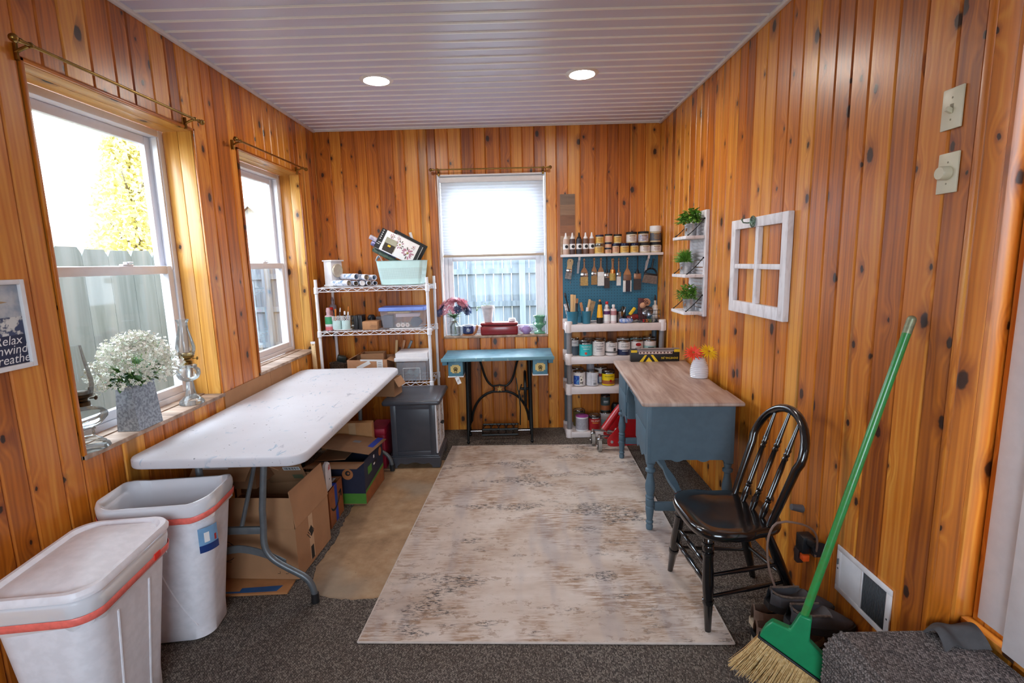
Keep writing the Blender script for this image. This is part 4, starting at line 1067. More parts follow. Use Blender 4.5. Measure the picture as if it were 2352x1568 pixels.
# ------------------------------------------------------------------ white wire shelving by the corner
ws = thing('wire_shelving', 'white wire shelving unit in the far left corner', 'shelving', (-1.152, 4.265, 0))
PX, PY = 0.448, 0.183
SHZ = (0.552, 0.99, 1.345)
for sx in (-1, 1):
    for sy in (-1, 1):
        f = MB(); f.cyl((sx * PX, sy * PY, 0.0008), (sx * PX, sy * PY, 1.415), 0.0125, n=16); po = f.done('post', SHELFWHITE, ws)
        f = MB(); f.cyl((sx * PX, sy * PY, 0.0006), (sx * PX, sy * PY, 0.02), 0.015, n=12); f.done('foot', SHELFWHITE, po)
for z in SHZ:
    f = MB()
    for zz in (z, z - 0.03):
        f.tube([(-PX, -PY, zz), (PX, -PY, zz), (PX, PY, zz), (-PX, PY, zz)], 0.0035, 6, closed=True)
    n = 22
    for s in (-1, 1):
        f.tube([(-PX + 0.02 + (2 * PX - 0.04) * i / n, s * PY, z - 0.003 if i % 2 else z - 0.027) for i in range(n + 1)], 0.0024, 5)
        f.tube([(s * PX, -PY + 0.015 + (2 * PY - 0.03) * i / 9, z - 0.003 if i % 2 else z - 0.027) for i in range(10)], 0.0024, 5)
    for i in range(30):
        x = -PX + 0.02 + (2 * PX - 0.04) * i / 29; f.tube([(x, -PY, z + 0.002), (x, PY, z + 0.002)], 0.0017, 5)
    for y in (-0.06, 0.06): f.tube([(-PX, y, z - 0.006), (PX, y, z - 0.006)], 0.003, 6)
    sh = f.done('shelf', SHELFWHITE, ws)
    for sx in (-1, 1):
        for sy in (-1, 1): MB().lathe([(0.0128, -0.045), (0.0185, -0.042), (0.0175, 0.006), (0.0128, 0.01)], (sx * PX, sy * PY, z), 14).done('collar', SHELFWHITE, sh)
# --- top shelf contents
ZT = 1.3482 + 0.0015
lin_ = MB(); lin_.sheet(lambda u, v: (-1.565 + u * 0.83, 4.105 + v * 0.3, ZT + 0.004 + 0.002 * math.sin(u * 40) * (1 - v)), 40, 2, 0.002)
o = lin_.done('shelf_liner', PAPER); tag(o, 'crumpled white paper liner on the top wire shelf', 'paper')
ZT += 0.0075
ck = thing('mantel_clock', 'white wooden clock with round face turned to the right, on the top wire shelf', 'clock', (-1.505, 4.24, ZT), R(-24))
f = MB(); f.span((-0.05, -0.05, 0.012), (0.028, 0.075, 0.2), 0.002); f.done('clock_case', TRIMWHITE, ck)
f = MB(); f.span((-0.06, -0.058, 0.2005), (0.045, 0.085, 0.213), 0.003).span((-0.058, -0.056, 0.0005), (0.04, 0.083, 0.0115), 0.003); f.done('cornice', TRIMWHITE, ck)
Mc = T(0.0285, 0.012, 0.125, 0, R(90), 0)
MB(M=Mc).lathe([(0.043, 0), (0.056, 0), (0.056, 0.012), (0.052, 0.016), (0.043, 0.013)], n=30).done('bezel', mat('brass_white_bezel', (206, 196, 178), 0.35, 0.3), ck)
df = MB(M=Mc).lathe([(0, 0.003), (0.0428, 0.003), (0.0428, 0.005), (0, 0.005)], n=30).done('dial', mat('brown_dial', (112, 84, 62), 0.4, col2=(160, 130, 100), ns=60), ck)
f = MB(M=Mc); f.box((-0.012, 0.0, 0.0065), (0.028, 0.003, 0.001)); f.box((0.006, 0.012, 0.0065), (0.003, 0.026, 0.001), rot=(0, 0, 0.4)); f.done('hand', INK, df)
o = MB().sheet(lambda u, v: (-0.03 + 0.055 * u, 0.01 * math.sin(u * 3), 0.0 + 0.155 * v - 0.03 * u * v), 6, 6, 0.022).done('dark_case', mat('dark_case', (44, 36, 36), 0.5)); o.location = (-1.575, 4.37, ZT); tag(o, 'dark slanted case behind the white clock on the top wire shelf', 'case')
# paper rolls
ROLL = mat('printed_paper_roll', (226, 226, 236), 0.5, col2=(130, 158, 188), ns=26, lo=0.5, hi=0.62); ROLLIN = mat('roll_inside', (104, 98, 104), 0.7); COREM = mat('cardboard_core', (214, 196, 176), 0.7)
def roll(x, y, z, r, L, rz, label, mm=ROLL, core=True, solid=False):
    t_ = thing('paper_roll', label, 'paper roll', (x, y, z), rz, 'paper rolls on the top wire shelf')
    f = MB(); n = 22; ri = r * 0.86
    vs, fs = [], []
    for rad in (r, ri):
        for yy in (0.0, L):
            for k in range(n): a = 2 * PI * k / n; vs.append((rad * math.cos(a), yy, r + rad * math.sin(a)))
    def rg(i, k): return i * n + k % n
    for k in range(n):
        fs += [(rg(0, k), rg(0, k + 1), rg(1, k + 1), rg(1, k)), (rg(2, k), rg(3, k), rg(3, k + 1), rg(2, k + 1)), (rg(0, k), rg(2, k), rg(2, k + 1), rg(0, k + 1)), (rg(1, k), rg(1, k + 1), rg(3, k + 1), rg(3, k))]
    f.add(vs, fs); f.done('rolled_paper', mm, t_)
    if core: MB().tube([(0, -0.002, r), (0, L, r)], r * 0.8, 18, caps=False).tube([(0, -0.002, r), (0, L, r)], r * 0.52, 18, caps=False).done('core', COREM, t_, recalc=False)
    if solid: MB().cyl((0, 0.002, r), (0, 0.012, r), r * 0.84, n=18).done('end_disc', PAPER, t_)
    MB().cyl((0, L * 0.6, r), (0, L * 0.6 + 0.003, r), r * 0.85, n=18).done('inner_wrap', ROLLIN, t_)
    return t_
rolls = [(-1.335, 4.10, 0, 0.024, 0.20, 58, 'blue patterned roll at the front left of the paper roll pile', True), (-1.276, 4.09, 0, 0.020, 0.24, 27, 'white roll with cardboard core, second along the front of the pile', True),
         (-1.222, 4.09, 0, 0.0205, 0.24, 27, 'white roll with a closed end, middle of the front row of rolls', False), (-1.170, 4.09, 0, 0.0195, 0.25, 27, 'white roll with thick cardboard core, fourth along the front of the pile', True),
         (-1.124, 4.10, 0, 0.018, 0.22, 24, 'thin roll against the mint basket at the right of the pile', False), (-1.268, 4.10, 0.0485, 0.025, 0.25, 46, 'roll with a grey open end lying on the left of the pile', False),
         (-1.19, 4.10, 0.043, 0.024, 0.25, 46, 'white roll with core lying on the right of the pile', True), (-1.135, 4.135, 0.0405, 0.022, 0.22, 46, 'topmost loose roll beside the mint basket', False)]
for x, y, z, r, L, a, lb, cr in rolls: roll(x, y, ZT + z + 0.0006, r, L, R(a), lb, core=cr, solid='closed' in lb)
# mint basket
mb_ = thing('plastic_basket', 'mint green plastic basket with mesh sides on the top wire shelf', 'basket', (-0.925, 4.245, ZT + 0.0005))
f = MB()
def bring(k, z, g=0): return [(x, y, z) for x, y in rrect(0.33 + 0.05 * k + g, 0.23 + 0.035 * k + g, 0.03, 5)]
loft(f, [bring(0, 0, -0.01), bring(0, 0.004), bring(0.2, 0.045)], cap0=True); loft(f, [bring(0.72, 0.135), bring(1, 0.19), bring(1, 0.194, 0.01), bring(1, 0.194, -0.008), bring(0.72, 0.135, -0.006)])
f.done('basket_rim', MINT, mb_, recalc=False)
f = MB(); loft(f, [bring(0.2, 0.045), bring(0.72, 0.135)]); loft(f, [bring(0.19, 0.045, -0.006), bring(0.71, 0.135, -0.006)]); f.done('mesh_side', MINTMESH, mb_, recalc=False)
FL = (-0.925, 4.245, ZT)
# things sticking out of the basket
pb = thing('picture_box', 'flat black and white box printed with pink flowers, leaning in the mint basket', 'box', (-0.94, 4.195, ZT + 0.303), rot=(R(-10), R(27), 0))
MB().span((-0.178, -0.014, -0.085), (0.178, 0.016, 0.085), 0.001).done('box_body', PAPER, pb)
f = MB(); f.box((-0.156, -0.0144, 0), (0.044, 0.0008, 0.17), mi=0)
for k in range(5): f.ball((-0.159, -0.0148, 0.072 - 0.018 * k), (0.005, 0.0006, 0.005), 8, mi=1)
for z in (-0.03, -0.045): f.box((-0.156 + (0.006 if z > -0.04 else -0.002), -0.0148, z), (0.026, 0.0006, 0.004), mi=1)
f.done('band_print', [INK, PAPER], pb); f = MB(); f.box((0.165, -0.0144, 0), (0.026, 0.0008, 0.17)); f.done('edge_print', INK, pb)
f = MB(); rr = random.Random(2)
for cx1, cz1, nn, rad in ((0.09, -0.015, 16, 0.04), (0.005, 0.02, 10, 0.03), (-0.075, 0.055, 8, 0.02), (-0.02, 0.06, 6, 0.018), (0.115, 0.045, 7, 0.018)):
    for k in range(nn):
        a = 2 * PI * k / nn + rr.uniform(-0.2, 0.2); q = rad * rr.uniform(0.5, 1)
        f.ball((cx1 + q * math.cos(a), -0.0143, cz1 + q * math.sin(a)), (rad * 0.36, 0.0012, rad * 0.16), 8, mi=rr.choice((0, 0, 1)), rot=(0, -a, 0))
    f.ball((cx1, -0.0144, cz1), (rad * 0.25, 0.0016, rad * 0.25), 8, mi=2)
f.done('flower_print', [mat('print_mauve', (176, 120, 140), 0.6), mat('print_grey', (110, 100, 96), 0.6), mat('print_olive', (150, 130, 70), 0.6)], pb)
f = MB(); f.span((-0.115, -0.0152, -0.06), (-0.015, -0.0142, 0.035), mi=0).span((-0.11, -0.0158, -0.078), (-0.02, -0.0150, -0.012), mi=1).span((-0.08, -0.0164, -0.035), (-0.055, -0.0156, -0.02), mi=2); f.done('photo_print', [mat('print_olive_light', (168, 164, 142), 0.6), mat('print_dark_crate', (54, 42, 32), 0.6), PETALY], pb)
pf = thing('framed_picture', 'thin black picture frame standing behind the flower box in the basket', 'picture frame', (-0.905, 4.29, ZT + 0.312), rot=(R(-6), R(29), 0))
f = MB(); f.span((-0.13, -0.012, 0.062), (0.165, 0.012, 0.085)).span((-0.13, -0.012, -0.085), (0.165, 0.012, -0.062)).span((-0.13, -0.012, -0.062), (-0.105, 0.012, 0.062)).span((0.14, -0.012, -0.062), (0.165, 0.012, 0.062)); f.done('frame', INK, pf); MB().span((-0.105, -0.004, -0.062), (0.14, 0.004, 0.062)).done('print', PAPER, pf)
for x, z, m_, lb in ((-0.175, 0.085, mat('clear_mauve_wrap', (158, 140, 160), 0.25, col2=(200, 196, 206), ns=30), 'shiny mauve roll, topmost of the three leaning out of the basket'), (-0.165, 0.035, mat('blue_foil_wrap', (92, 84, 140), 0.2, 0.4, col2=(160, 160, 200), ns=30), 'shiny blue roll, middle of the three leaning out of the basket'), (-0.155, -0.017, mat('green_foil_wrap', (104, 120, 104), 0.3, 0.2, col2=(60, 74, 66), ns=30), 'green patterned roll, lowest of the three leaning out of the basket')):
    o = MB().tube([(0, 0, 0), (0.20, 0.0, -0.115)], 0.02, 16).tube([(-0.002, 0, 0.0008), (0.0, 0, 0.0)], 0.014, 16).done('gift_wrap_roll', m_, loc=(-1.18 + (x + 0.175) * 1.0, 4.243, ZT + 0.345 + z - 0.035)); tag(o, lb, 'gift wrap roll', 'rolls leaning out of the mint basket')
o = MB().tube([(0, 0, 0), (0.045, 0.015, -0.20)], 0.0125, 14).done('paper_tube', PAPER, loc=(-0.865, 4.322, ZT + 0.425)); tag(o, 'plain white tube standing upright in the mint basket', 'paper tube')
o = MB().sheet(lambda u, v: (0.055 * u, 0.03 * v + 0.01 * math.sin(3 * u), 0.075 * math.sin(PI * (0.15 + 0.75 * u)) * (1 - 0.2 * v)), 8, 4, 0.003).done('plastic_bag', mat('pale_blue_film', (206, 218, 232), 0.3), loc=(-1.125, 4.15, ZT + 0.165)); tag(o, 'crumpled pale plastic film hanging over the left rim of the mint basket', 'plastic film')

# --- middle shelf contents
ZM = 0.9955
def bottle(name, label, cat, x, y, z, r, h, m, neck=0.4, nh=0.18, cap=None, capm=None, lab=None, group=None, parent_m=None, sq=False):
    t_ = thing(name, label, cat, (x, y, z), 0, group)
    hb = h * (1 - nh - 0.10)
    prof = [(r * 0.93, 0.0005), (r, 0.006), (r, hb), (r * 0.92, hb + 0.008), (r * neck, hb + h * 0.08), (r * neck, h * (1 - nh * 0.55))]
    MB().lathe(prof, n=20).done('bottle_body', m, t_)
    if capm: MB().lathe([(r * neck * 1.12, h * (1 - nh * 0.55) - 0.004), (r * neck * 1.2, h * (1 - nh * 0.5)), (r * neck * (cap or 1.1), h - 0.002), (0, h)], n=18).done('cap', capm, t_)
    if lab:
        for i, (z0, z1, lm) in enumerate(lab):
            MB().lathe([(r * 1.012, z0 * h), (r * 1.012, z1 * h)], n=20).done('label', lm, t_) if False else MB().tube([(0, 0, z0 * h), (0, 0, z1 * h)], r * 1.012, 20, caps=False).done('label', lm, t_, recalc=False)
    return t_
PINKW = mat('pink_white_plastic', (226, 188, 196), 0.35); CORAL = mat('coral_liquid', (238, 124, 130), 0.35); LABGREEN = mat('label_green', (70, 168, 118), 0.5)
bottle('craft_bottle', 'pink squeeze bottle with green label, leftmost on the middle wire shelf', 'bottle', -1.543, 4.155, ZM, 0.030, 0.188, PINKW, 0.5, 0.3, 0.9, PINKW, [(0.01, 0.16, CORAL), (0.2, 0.27, PAPER), (0.28, 0.6, LABGREEN)])
bottle('craft_bottle', 'squat bottle with bright red cap behind the pink bottle', 'bottle', -1.552, 4.235, ZM, 0.028, 0.185, mat('amber_rose', (170, 100, 90), 0.3), 0.75, 0.18, 1.0, mat('red_cap', (222, 40, 30), 0.35))
bottle('craft_bottle', 'tall grey bottle at the back of the middle wire shelf', 'bottle', -1.575, 4.36, ZM, 0.030, 0.26, mat('grey_mauve_plastic', (150, 138, 146), 0.4), 0.35, 0.2, 0.6, mat('grey_mauve_plastic2', (120, 110, 118), 0.4))
def lace_cup(x, y, label, seed):
    t_ = thing('pen_cup', label, 'pen cup', (x, y, ZM + 0.0085), 0, 'mint lace-rimmed cups')
    r, h = 0.0355, 0.108
    MB().shell([(r * 0.97, 0.0004), (r, 0.004), (r, 0.072)], 0.0025, n=28).done('cup_body', mat('mint_enamel', (206, 230, 228), 0.35), t_)
    f = MB(); n = 14
    for s in (1, -1):
        for k in range(n):
            pts = []
            for i in range(7):
                a = 2 * PI * (k + s * i / 4.0) / n; pts.append((r * math.cos(a), r * math.sin(a), 0.072 + 0.034 * i / 6))
            f.tube(pts, 0.0016, 5)
    f.tube([(r * math.cos(2 * PI * k / 56), r * math.sin(2 * PI * k / 56), 0.1055 + 0.0022 * math.cos(n * 2 * PI * k / 56)) for k in range(56)], 0.0018, 5, closed=True)
    f.done('lace_rim', PAPER, t_)
    return t_
o = MB().lathe([(0, 0.0), (0.068, 0.0), (0.076, 0.003), (0.076, 0.0075), (0, 0.0075)], n=36, sy=0.62).done('oval_tray', PAPER, loc=(-1.432, 4.155, ZM)); tag(o, 'white oval tray under the two mint lace cups', 'tray')
lace_cup(-1.478, 4.155, 'mint lace-rimmed cup beside the pink bottle', 1); lace_cup(-1.402, 4.155, 'mint lace-rimmed cup beside the black cases', 2)
def pen(x, y, z, dx, dy, L, r, m, tipm, label, name='craft_brush'):
    t_ = thing(name, label, 'brush', (x, y, z)); d = V((dx, dy, 1)).normalized()
    MB().tube([(0, 0, 0), d * L * 0.8], r, 8).done('handle', m, t_); MB().tube([d * L * 0.8, d * L * 0.9, d * L], [r * 1.05, r * 1.25, r * 0.9], 8).done('tip', tipm, t_)
AMBER = mat('amber_plastic', (206, 120, 40), 0.3)
pen(-1.486, 4.15, ZM + 0.014, 0.04, 0, 0.162, 0.0065, AMBER, AMBER, 'amber-handled tool in the mint cup beside the pink bottle', 'craft_tool')
pen(-1.467, 4.164, ZM + 0.014, 0.12, 0.05, 0.17, 0.004, GREYMETAL, PAPER, 'thin grey brush in the mint cup beside the pink bottle')
pen(-1.492, 4.168, ZM + 0.014, -0.1, 0.1, 0.15, 0.005, BLACKPL, BLACKPL, 'dark marker in the mint cup beside the pink bottle', 'marker_pen')
pen(-1.408, 4.150, ZM + 0.014, 0.02, 0, 0.142, 0.0065, INK, PAPER, 'white-capped black marker in the mint cup beside the black cases', 'marker_pen')
pen(-1.392, 4.160, ZM + 0.014, 0.1, 0.0, 0.18, 0.0055, AMBER, AMBER, 'tall amber tool in the mint cup beside the black cases', 'craft_tool')
pen(-1.388, 4.143, ZM + 0.014, 0.1, 0, 0.138, 0.005, mat('blue_white_pen', (160, 170, 200), 0.4), PAPER, 'pale capped pen in the mint cup beside the black cases', 'marker_pen')
SP = mat('spice_glass', (110, 96, 70), 0.25, col2=(60, 50, 44), ns=90)
for i in range(3):
    t_ = thing('glitter_jar', ('lowest', 'middle', 'topmost')[i] + ' of three tiny stacked jars beside the mint cups', 'jar', (-1.352, 4.175, ZM + 0.039 * i), 0, 'tiny stacked glitter jars'); MB().lathe([(0.011, 0.0005), (0.012, 0.003), (0.012, 0.028)], n=14).done('jar_body', (SP, SP, SP)[i], t_); MB().lathe([(0.0125, 0.0282), (0.0125, 0.038), (0, 0.0385)], n=14).done('lid', (PAPER, INK, INK)[i], t_)
for x, lb in ((-1.318, 'slim black case beside the tiny jars on the middle wire shelf'), (-1.281, 'slim black case beside the small cardboard box on the middle wire shelf')):
    o = MB().span((-0.0165, -0.06, 0.0004), (0.0165, 0.05, 0.118), 0.004).done('black_case', BLACKPL, loc=(x, 4.2, ZM)); tag(o, lb, 'case', 'slim black cases')
o = MB().lathe([(0.03, 0.0004), (0.034, 0.02), (0.034, 0.085), (0.02, 0.105), (0.0, 0.108)], n=18).done('dark_jar', BLACKPL, loc=(-1.235, 4.32, ZM)); tag(o, 'dark rounded jar behind the black cases on the middle wire shelf', 'jar')
cbx = thing('small_carton', 'small closed kraft cardboard box on the middle wire shelf', 'box', (-1.195, 4.17, ZM), R(0)); MB().span((-0.062, -0.055, 0.0005), (0.062, 0.075, 0.068), 0.002).done('box_body', mat('kraft_card', (190, 138, 96), 0.8), cbx)
f = MB()
for dz in (0.03, 0.036, 0.024): f.box((0.0 + dz, -0.0554, dz), (0.05, 0.0006, 0.0016), rot=(0, 0.1, 0))
f.box((0.0624, 0.02, 0.034), (0.0006, 0.012, 0.03)); f.done('box_print', mat('kraft_print', (120, 82, 56), 0.8), cbx)
o = MB().span((-0.04, -0.03, 0.0004), (0.04, 0.04, 0.09), 0.006).done('storage_case', mat('smoky_case', (96, 84, 84), 0.3), loc=(-1.15, 4.32, ZM)); tag(o, 'smoky grey case behind the small kraft box', 'case')
def clear_bin(label, x, y, z, w, d, h, lidm, contents):
    t_ = thing('storage_bin', label, 'storage bin', (x, y, z))
    f = MB()
    def rg(k, zz, g=0): return [(px, py, zz) for px, py in rrect(w * (0.9 + 0.1 * k) + g, d * (0.9 + 0.1 * k) + g, 0.02, 4)]
    loft(f, [rg(0, 0.0006, -0.01), rg(0, 0.004), rg(0.5, h * 0.5), rg(1, h)], cap0=True); f.done('bin_body', CLEARPLASTIC, t_, recalc=False)
    f = MB(); loft(f, [rg(1, h - 0.012, 0.012), rg(1, h + 0.001, 0.014), rg(1, h + 0.012, 0.012), rg(1, h + 0.016, 0.0), rg(1, h + 0.01, -0.02)], cap1=True); f.done('lid', lidm, t_)
    return t_
BLUELID = mat('translucent_blue_lid', (120, 148, 226), 0.3, noise=0.1)
clear_bin('clear plastic bin with blue lid full of craft supplies, on the middle wire shelf', -0.93, 4.225, ZM + 0.0066, 0.37, 0.2, 0.155, BLUELID, None)
o = MB().span((-0.12, -0.1, 0.0003), (0.13, 0.08, 0.005), 0.001).done('board', PAPER, loc=(-0.915, 4.21, ZM)); tag(o, 'thin pale board under the blue-lidded bin', 'board')
ZI = ZM + 0.0066 + 0.0052
o = MB().span((-0.04, -0.03, 0), (0.04, 0.03, 0.1), 0.005).done('craft_case', mat('slate_case', (74, 78, 98), 0.5), loc=(-1.05, 4.17, ZI)); tag(o, 'slate grey case inside the blue-lidded clear bin', 'case')
for i, x in enumerate((-0.968, -0.93, -0.892)):
    t_ = thing('foam_roller', ('leftmost', 'middle', 'rightmost')[i] + ' of the small pale rollers inside the blue-lidded bin', 'roller', (x, 4.143, ZI), 0, 'pale foam rollers'); MB().tube([(0, 0, 0.0185), (0, 0.09, 0.0185)], 0.018, 16).done('roller_sleeve', mat('cream_foam', (234, 218, 206), 0.9), t_); MB().tube([(0, -0.0006, 0.0185), (0, 0.003, 0.0185)], 0.006, 10).done('core', mat('roller_core', (190, 140, 120), 0.7), t_)
o = MB().tube([(0, 0, 0.0415), (0, 0.06, 0.0415)], 0.041, 28).done('round_tin', mat('slate_tin', (70, 76, 92), 0.5), loc=(-0.825, 4.145, ZI)); tag(o, 'round slate tin on its side inside the blue-lidded bin', 'tin')
o = MB().span((-0.1, -0.01, 0), (0.09, 0.07, 0.03), 0.006).done('folded_cloth', mat('pale_pink_cloth', (228, 200, 202), 0.9), loc=(-0.885, 4.15, ZI + 0.084)); tag(o, 'pale pink folded cloth inside the blue-lidded bin', 'cloth')
o = MB().span((-0.12, -0.01, 0), (0.06, 0.06, 0.016), 0.004).done('wood_scrap', STICK, loc=(-0.93, 4.15, ZI + 0.116)); tag(o, 'flat piece of wood lying uppermost inside the blue-lidded bin', 'wood piece')

# --- bottom shelf contents
ZB = 0.5575
o = MB().shell([(0.05, 0.0004), (0.078, 0.03), (0.08, 0.15), (0.084, 0.155)], 0.006, n=24).done('wicker_basket', mat('dark_wicker', (46, 34, 28), 0.7, col2=(96, 74, 56), ns=90, bump=0.6), loc=(-1.50, 4.205, ZB)); tag(o, 'dark round basket at the left of the bottom wire shelf', 'basket')
o = MB().box((0, 0, 0.02), (0.07, 0.05, 0.05), 0.006, (0.2, 0.3, 0.4)).done('dark_block', mat('dark_green_case', (40, 44, 40), 0.4), loc=(-1.485, 4.22, ZB + 0.165)); tag(o, 'dark case sticking out of the round wicker basket', 'case')
ob = thing('cardboard_box', 'wide open cardboard box with white tape on the bottom wire shelf', 'cardboard box', (-1.235, 4.225, ZB), R(0))
f = MB(); carton(f, 0.33, 0.25, 0.19); f.done('box_body', mat('kraft_card2', (196, 142, 104), 0.8), ob)
f = MB(); flap(f, (-0.163, -0.12, 0.192), (-0.163, 0.12, 0.192), (0.5, 0, 0), 0.25, 0.08, inset=0.004); f.done('flap', CARD, ob)
f = MB(); flap(f, (0.163, -0.12, 0.192), (0.163, 0.12, 0.192), (0.9, 0, 0), -0.3, 0.06, inset=0.004); f.done('flap', CARD, ob)
f = MB(); f.box((0.03, -0.1254, 0.1855), (0.17, 0.0008, 0.014), rot=(0, 0.03, 0)); f.box((0.105, -0.1258, 0.14), (0.05, 0.0008, 0.10)); f.box((-0.03, -0.1256, 0.145), (0.12, 0.0008, 0.03), rot=(0, -0.45, 0)); f.done('white_tape', PAPER, ob)
f = MB(); 
for k in range(5): f.box((0.105, -0.1264, 0.165 - 0.014 * k), (0.03, 0.0006, 0.003))
f.done('tape_print', GREYINK, ob)
ib = thing('cardboard_box', 'smaller open box standing inside the wide box on the bottom wire shelf', 'cardboard box', (-1.215, 4.24, ZB + 0.006), R(3)); f = MB(); carton(f, 0.19, 0.13, 0.222); f.done('box_body', CARD, ib)
for i, (dx, m_, lb) in enumerate(((0.0, STICK, 'pale wooden slat leaning behind the open box'), (0.035, HANDLEWOOD, 'tan wooden slat leaning behind the open box'), (0.065, GREYMETAL, 'grey slat leaning furthest right behind the open box'))):
    o = MB().box((0.0 + 0.02 * i, 0, 0.155), (0.022, 0.012, 0.31), 0.002, (0, 0.10 + 0.17 * i, 0)).done('thin_board', m_, loc=(-1.06 + dx * 0.5, 4.385 + 0.018 * i, ZB)); tag(o, lb, 'slat', 'slats behind the open box')
db = thing('drawer_unit', 'white framed clear drawer bin at the right end of the bottom wire shelf', 'storage bin', (-0.872, 4.24, ZB))
f = MB(); f.span((-0.135, -0.115, 0.165), (0.135, 0.13, 0.235), 0.01); f.done('top_frame', TRIMWHITE, db); f = MB(); f.span((-0.14, -0.135, 0.1655), (0.14, -0.1155, 0.198), 0.006); f.done('drawer_front_rail', TRIMWHITE, db)
f = MB(); f.span((-0.13, -0.11, 0.0006), (-0.122, 0.13, 0.1645)).span((0.122, -0.11, 0.0006), (0.13, 0.13, 0.1645)).span((-0.122, 0.122, 0.0006), (0.122, 0.13, 0.1645)); f.done('side_panel', CLEARPLASTIC, db)
f = MB(); f.span((-0.12, -0.13, 0.004), (0.12, -0.127, 0.16)).span((-0.12, -0.127, 0.004), (0.12, 0.11, 0.007)); f.done('drawer', CLEARPLASTIC, db)
f = MB(); f.tube([(-0.07, -0.131, 0.01), (-0.07, -0.131, 0.11), (0.07, -0.131, 0.11), (0.07, -0.131, 0.01)], 0.002, 6); f.done('drawer_handle', PAPER, db)
o = MB().sheet(lambda u, v: (-0.06 + 0.12 * u, -0.05 + 0.1 * v, 0.02 + 0.035 * math.sin(u * 7) * math.sin(v * 5) + 0.02), 10, 8, 0.003).done('crumpled_bag', mat('grey_green_bag', (170, 182, 176), 0.4), loc=(-0.872, 4.22, ZB + 0.012)); tag(o, 'crumpled grey bag inside the clear drawer bin', 'bag')
# yardstick leaning on the window wall beside the shelf
f = MB(); f.box((0, 0, 0.46), (0.034, 0.005, 0.92), 0.001); ys = thing('yardstick', 'wooden yardstick standing against the left post of the wire shelving', 'yardstick', (-1.625, 4.03, 0.001), rot=(0, R(-1.0), 0)); f.done('stick', STICK, ys)
f = MB(); f.box((0, -0.0004, 0.912), (0.035, 0.0062, 0.018)); f.ball((0, -0.003, 0.895), (0.004, 0.0015, 0.004), 8, mi=1)
f.done('metal_tip', [SHELFWHITE, INK], ys); f = MB()
for k in range(60): f.box((0.011 - (0.002 if k % 4 else 0), -0.0027, 0.02 + k * 0.0145), (0.008 if k % 4 else 0.013, 0.0004, 0.001))
f.done('scale_marks', INK, ys)
# ------------------------------------------------------------------ sewing machine table
st = thing('sewing_table', 'teal topped table on black cast iron treadle base under the back window', 'table', (-0.152, 4.21, 0))
MB().span((-0.455, -0.19, 0.728), (0.455, 0.21, 0.756), 0.005).done('tabletop', SEWTEAL, st)
f = MB(); f.span((-0.46, -0.192, 0.728), (0.46, -0.183, 0.7575), 0.003).span((-0.46, 0.203, 0.728), (0.46, 0.212, 0.7575), 0.003); f.done('worn_edge', mat('worn_teal_edge', (104, 148, 162), 0.5, col2=(170, 186, 186), ns=30, lo=0.58, hi=0.72), st)
for s in (-1, 1): f = MB(); f.span((s * 0.43 - 0.02, -0.185, 0.700), (s * 0.43 + 0.02, 0.2, 0.7278), 0.003); f.done('end_batten', SEWTEAL, st)
for s in (-1, 1):
    dr = MB().span((s * 0.345 - 0.06, -0.175, 0.606), (s * 0.345 + 0.06, 0.16, 0.7275), 0.004).done('drawer', SEWTEAL, st)
    MB().span((s * 0.345 - 0.064, -0.18, 0.598), (s * 0.345 + 0.064, 0.16, 0.606), 0.002).done('drawer_bottom_edge', TRIMWHITE, dr)
    q = []
    for sx, sz in ((1, 1), (-1, 1), (-1, -1), (1, -1)):
        pts_ = [(0.04, 0.024), (0.028, 0.024), (0.028, 0.034)] if sx * sz > 0 else [(0.028, 0.034), (0.028, 0.024), (0.04, 0.024)]
        q += [(s * 0.345 + sx * a, 0.667 + sz * b) for a, b in pts_]
    MB().prism(q, -0.178, -0.1755, 'y').done('key_plate', mat('cream_gold_plate', (214, 188, 118), 0.4), dr)
    f = MB(); f.tube(arc((s * 0.345, 0.668), 0.014, 0, 360, 18, 'xz', -0.181), 0.0028, 6, closed=False); f.ball((s * 0.345, -0.181, 0.668), (0.007, 0.006, 0.007), 10); f.tube(arc((s * 0.345, 0.65), 0.012, 0, 360, 16, 'xz', -0.184), 0.0018, 6); f.done('ring_pull', mat('dark_brass', (96, 76, 48), 0.35, 0.8), dr)
def iron_leg(s, ys_, name='leg'):
    x = s * 0.27
    return MB().tube([(x, ys_ * 0.10, 0.012), (x, ys_ * 0.098, 0.10), (x - s * 0.004, ys_ * 0.085, 0.13), (x - s * 0.008, ys_ * 0.075, 0.45), (x - s * 0.012, ys_ * 0.075, 0.727)], [0.010, 0.010, 0.017, 0.016, 0.019], 10).ball((x, ys_ * 0.10, 0.015), 0.0145, 12).done(name, IRON, st)
for s in (-1, 1):
    for ys_ in (-1, 1): iron_leg(s, ys_)
    f = MB(); f.tube([(s * 0.262, -0.08, 0.12), (s * 0.262, 0.08, 0.12)], 0.009, 8).tube([(s * 0.262, -0.075, 0.36), (s * 0.262, 0.0, 0.42), (s * 0.262, 0.075, 0.36)], 0.008, 8).tube([(s * 0.259, -0.075, 0.72), (s * 0.259, 0.075, 0.72)], 0.012, 8); f.done('side_tie', IRON, st)
f = MB(); YB_ = 0.085
for s in (-1, 1):
    f.tube(bez((s * 0.19, YB_, 0.727), (s * 0.13, YB_, 0.66), (s * 0.15, YB_, 0.50), (s * 0.055, YB_, 0.452), 14), 0.010, 8)
    f.tube(bez((s * 0.055, YB_, 0.405), (s * 0.14, YB_, 0.39), (s * 0.235, YB_, 0.32), (s * 0.252, YB_, 0.14), 14), 0.0115, 8)
    f.tube([(s * 0.052, YB_, 0.458), (s * 0.046, YB_, 0.43), (s * 0.052, YB_, 0.40)], 0.007, 8)
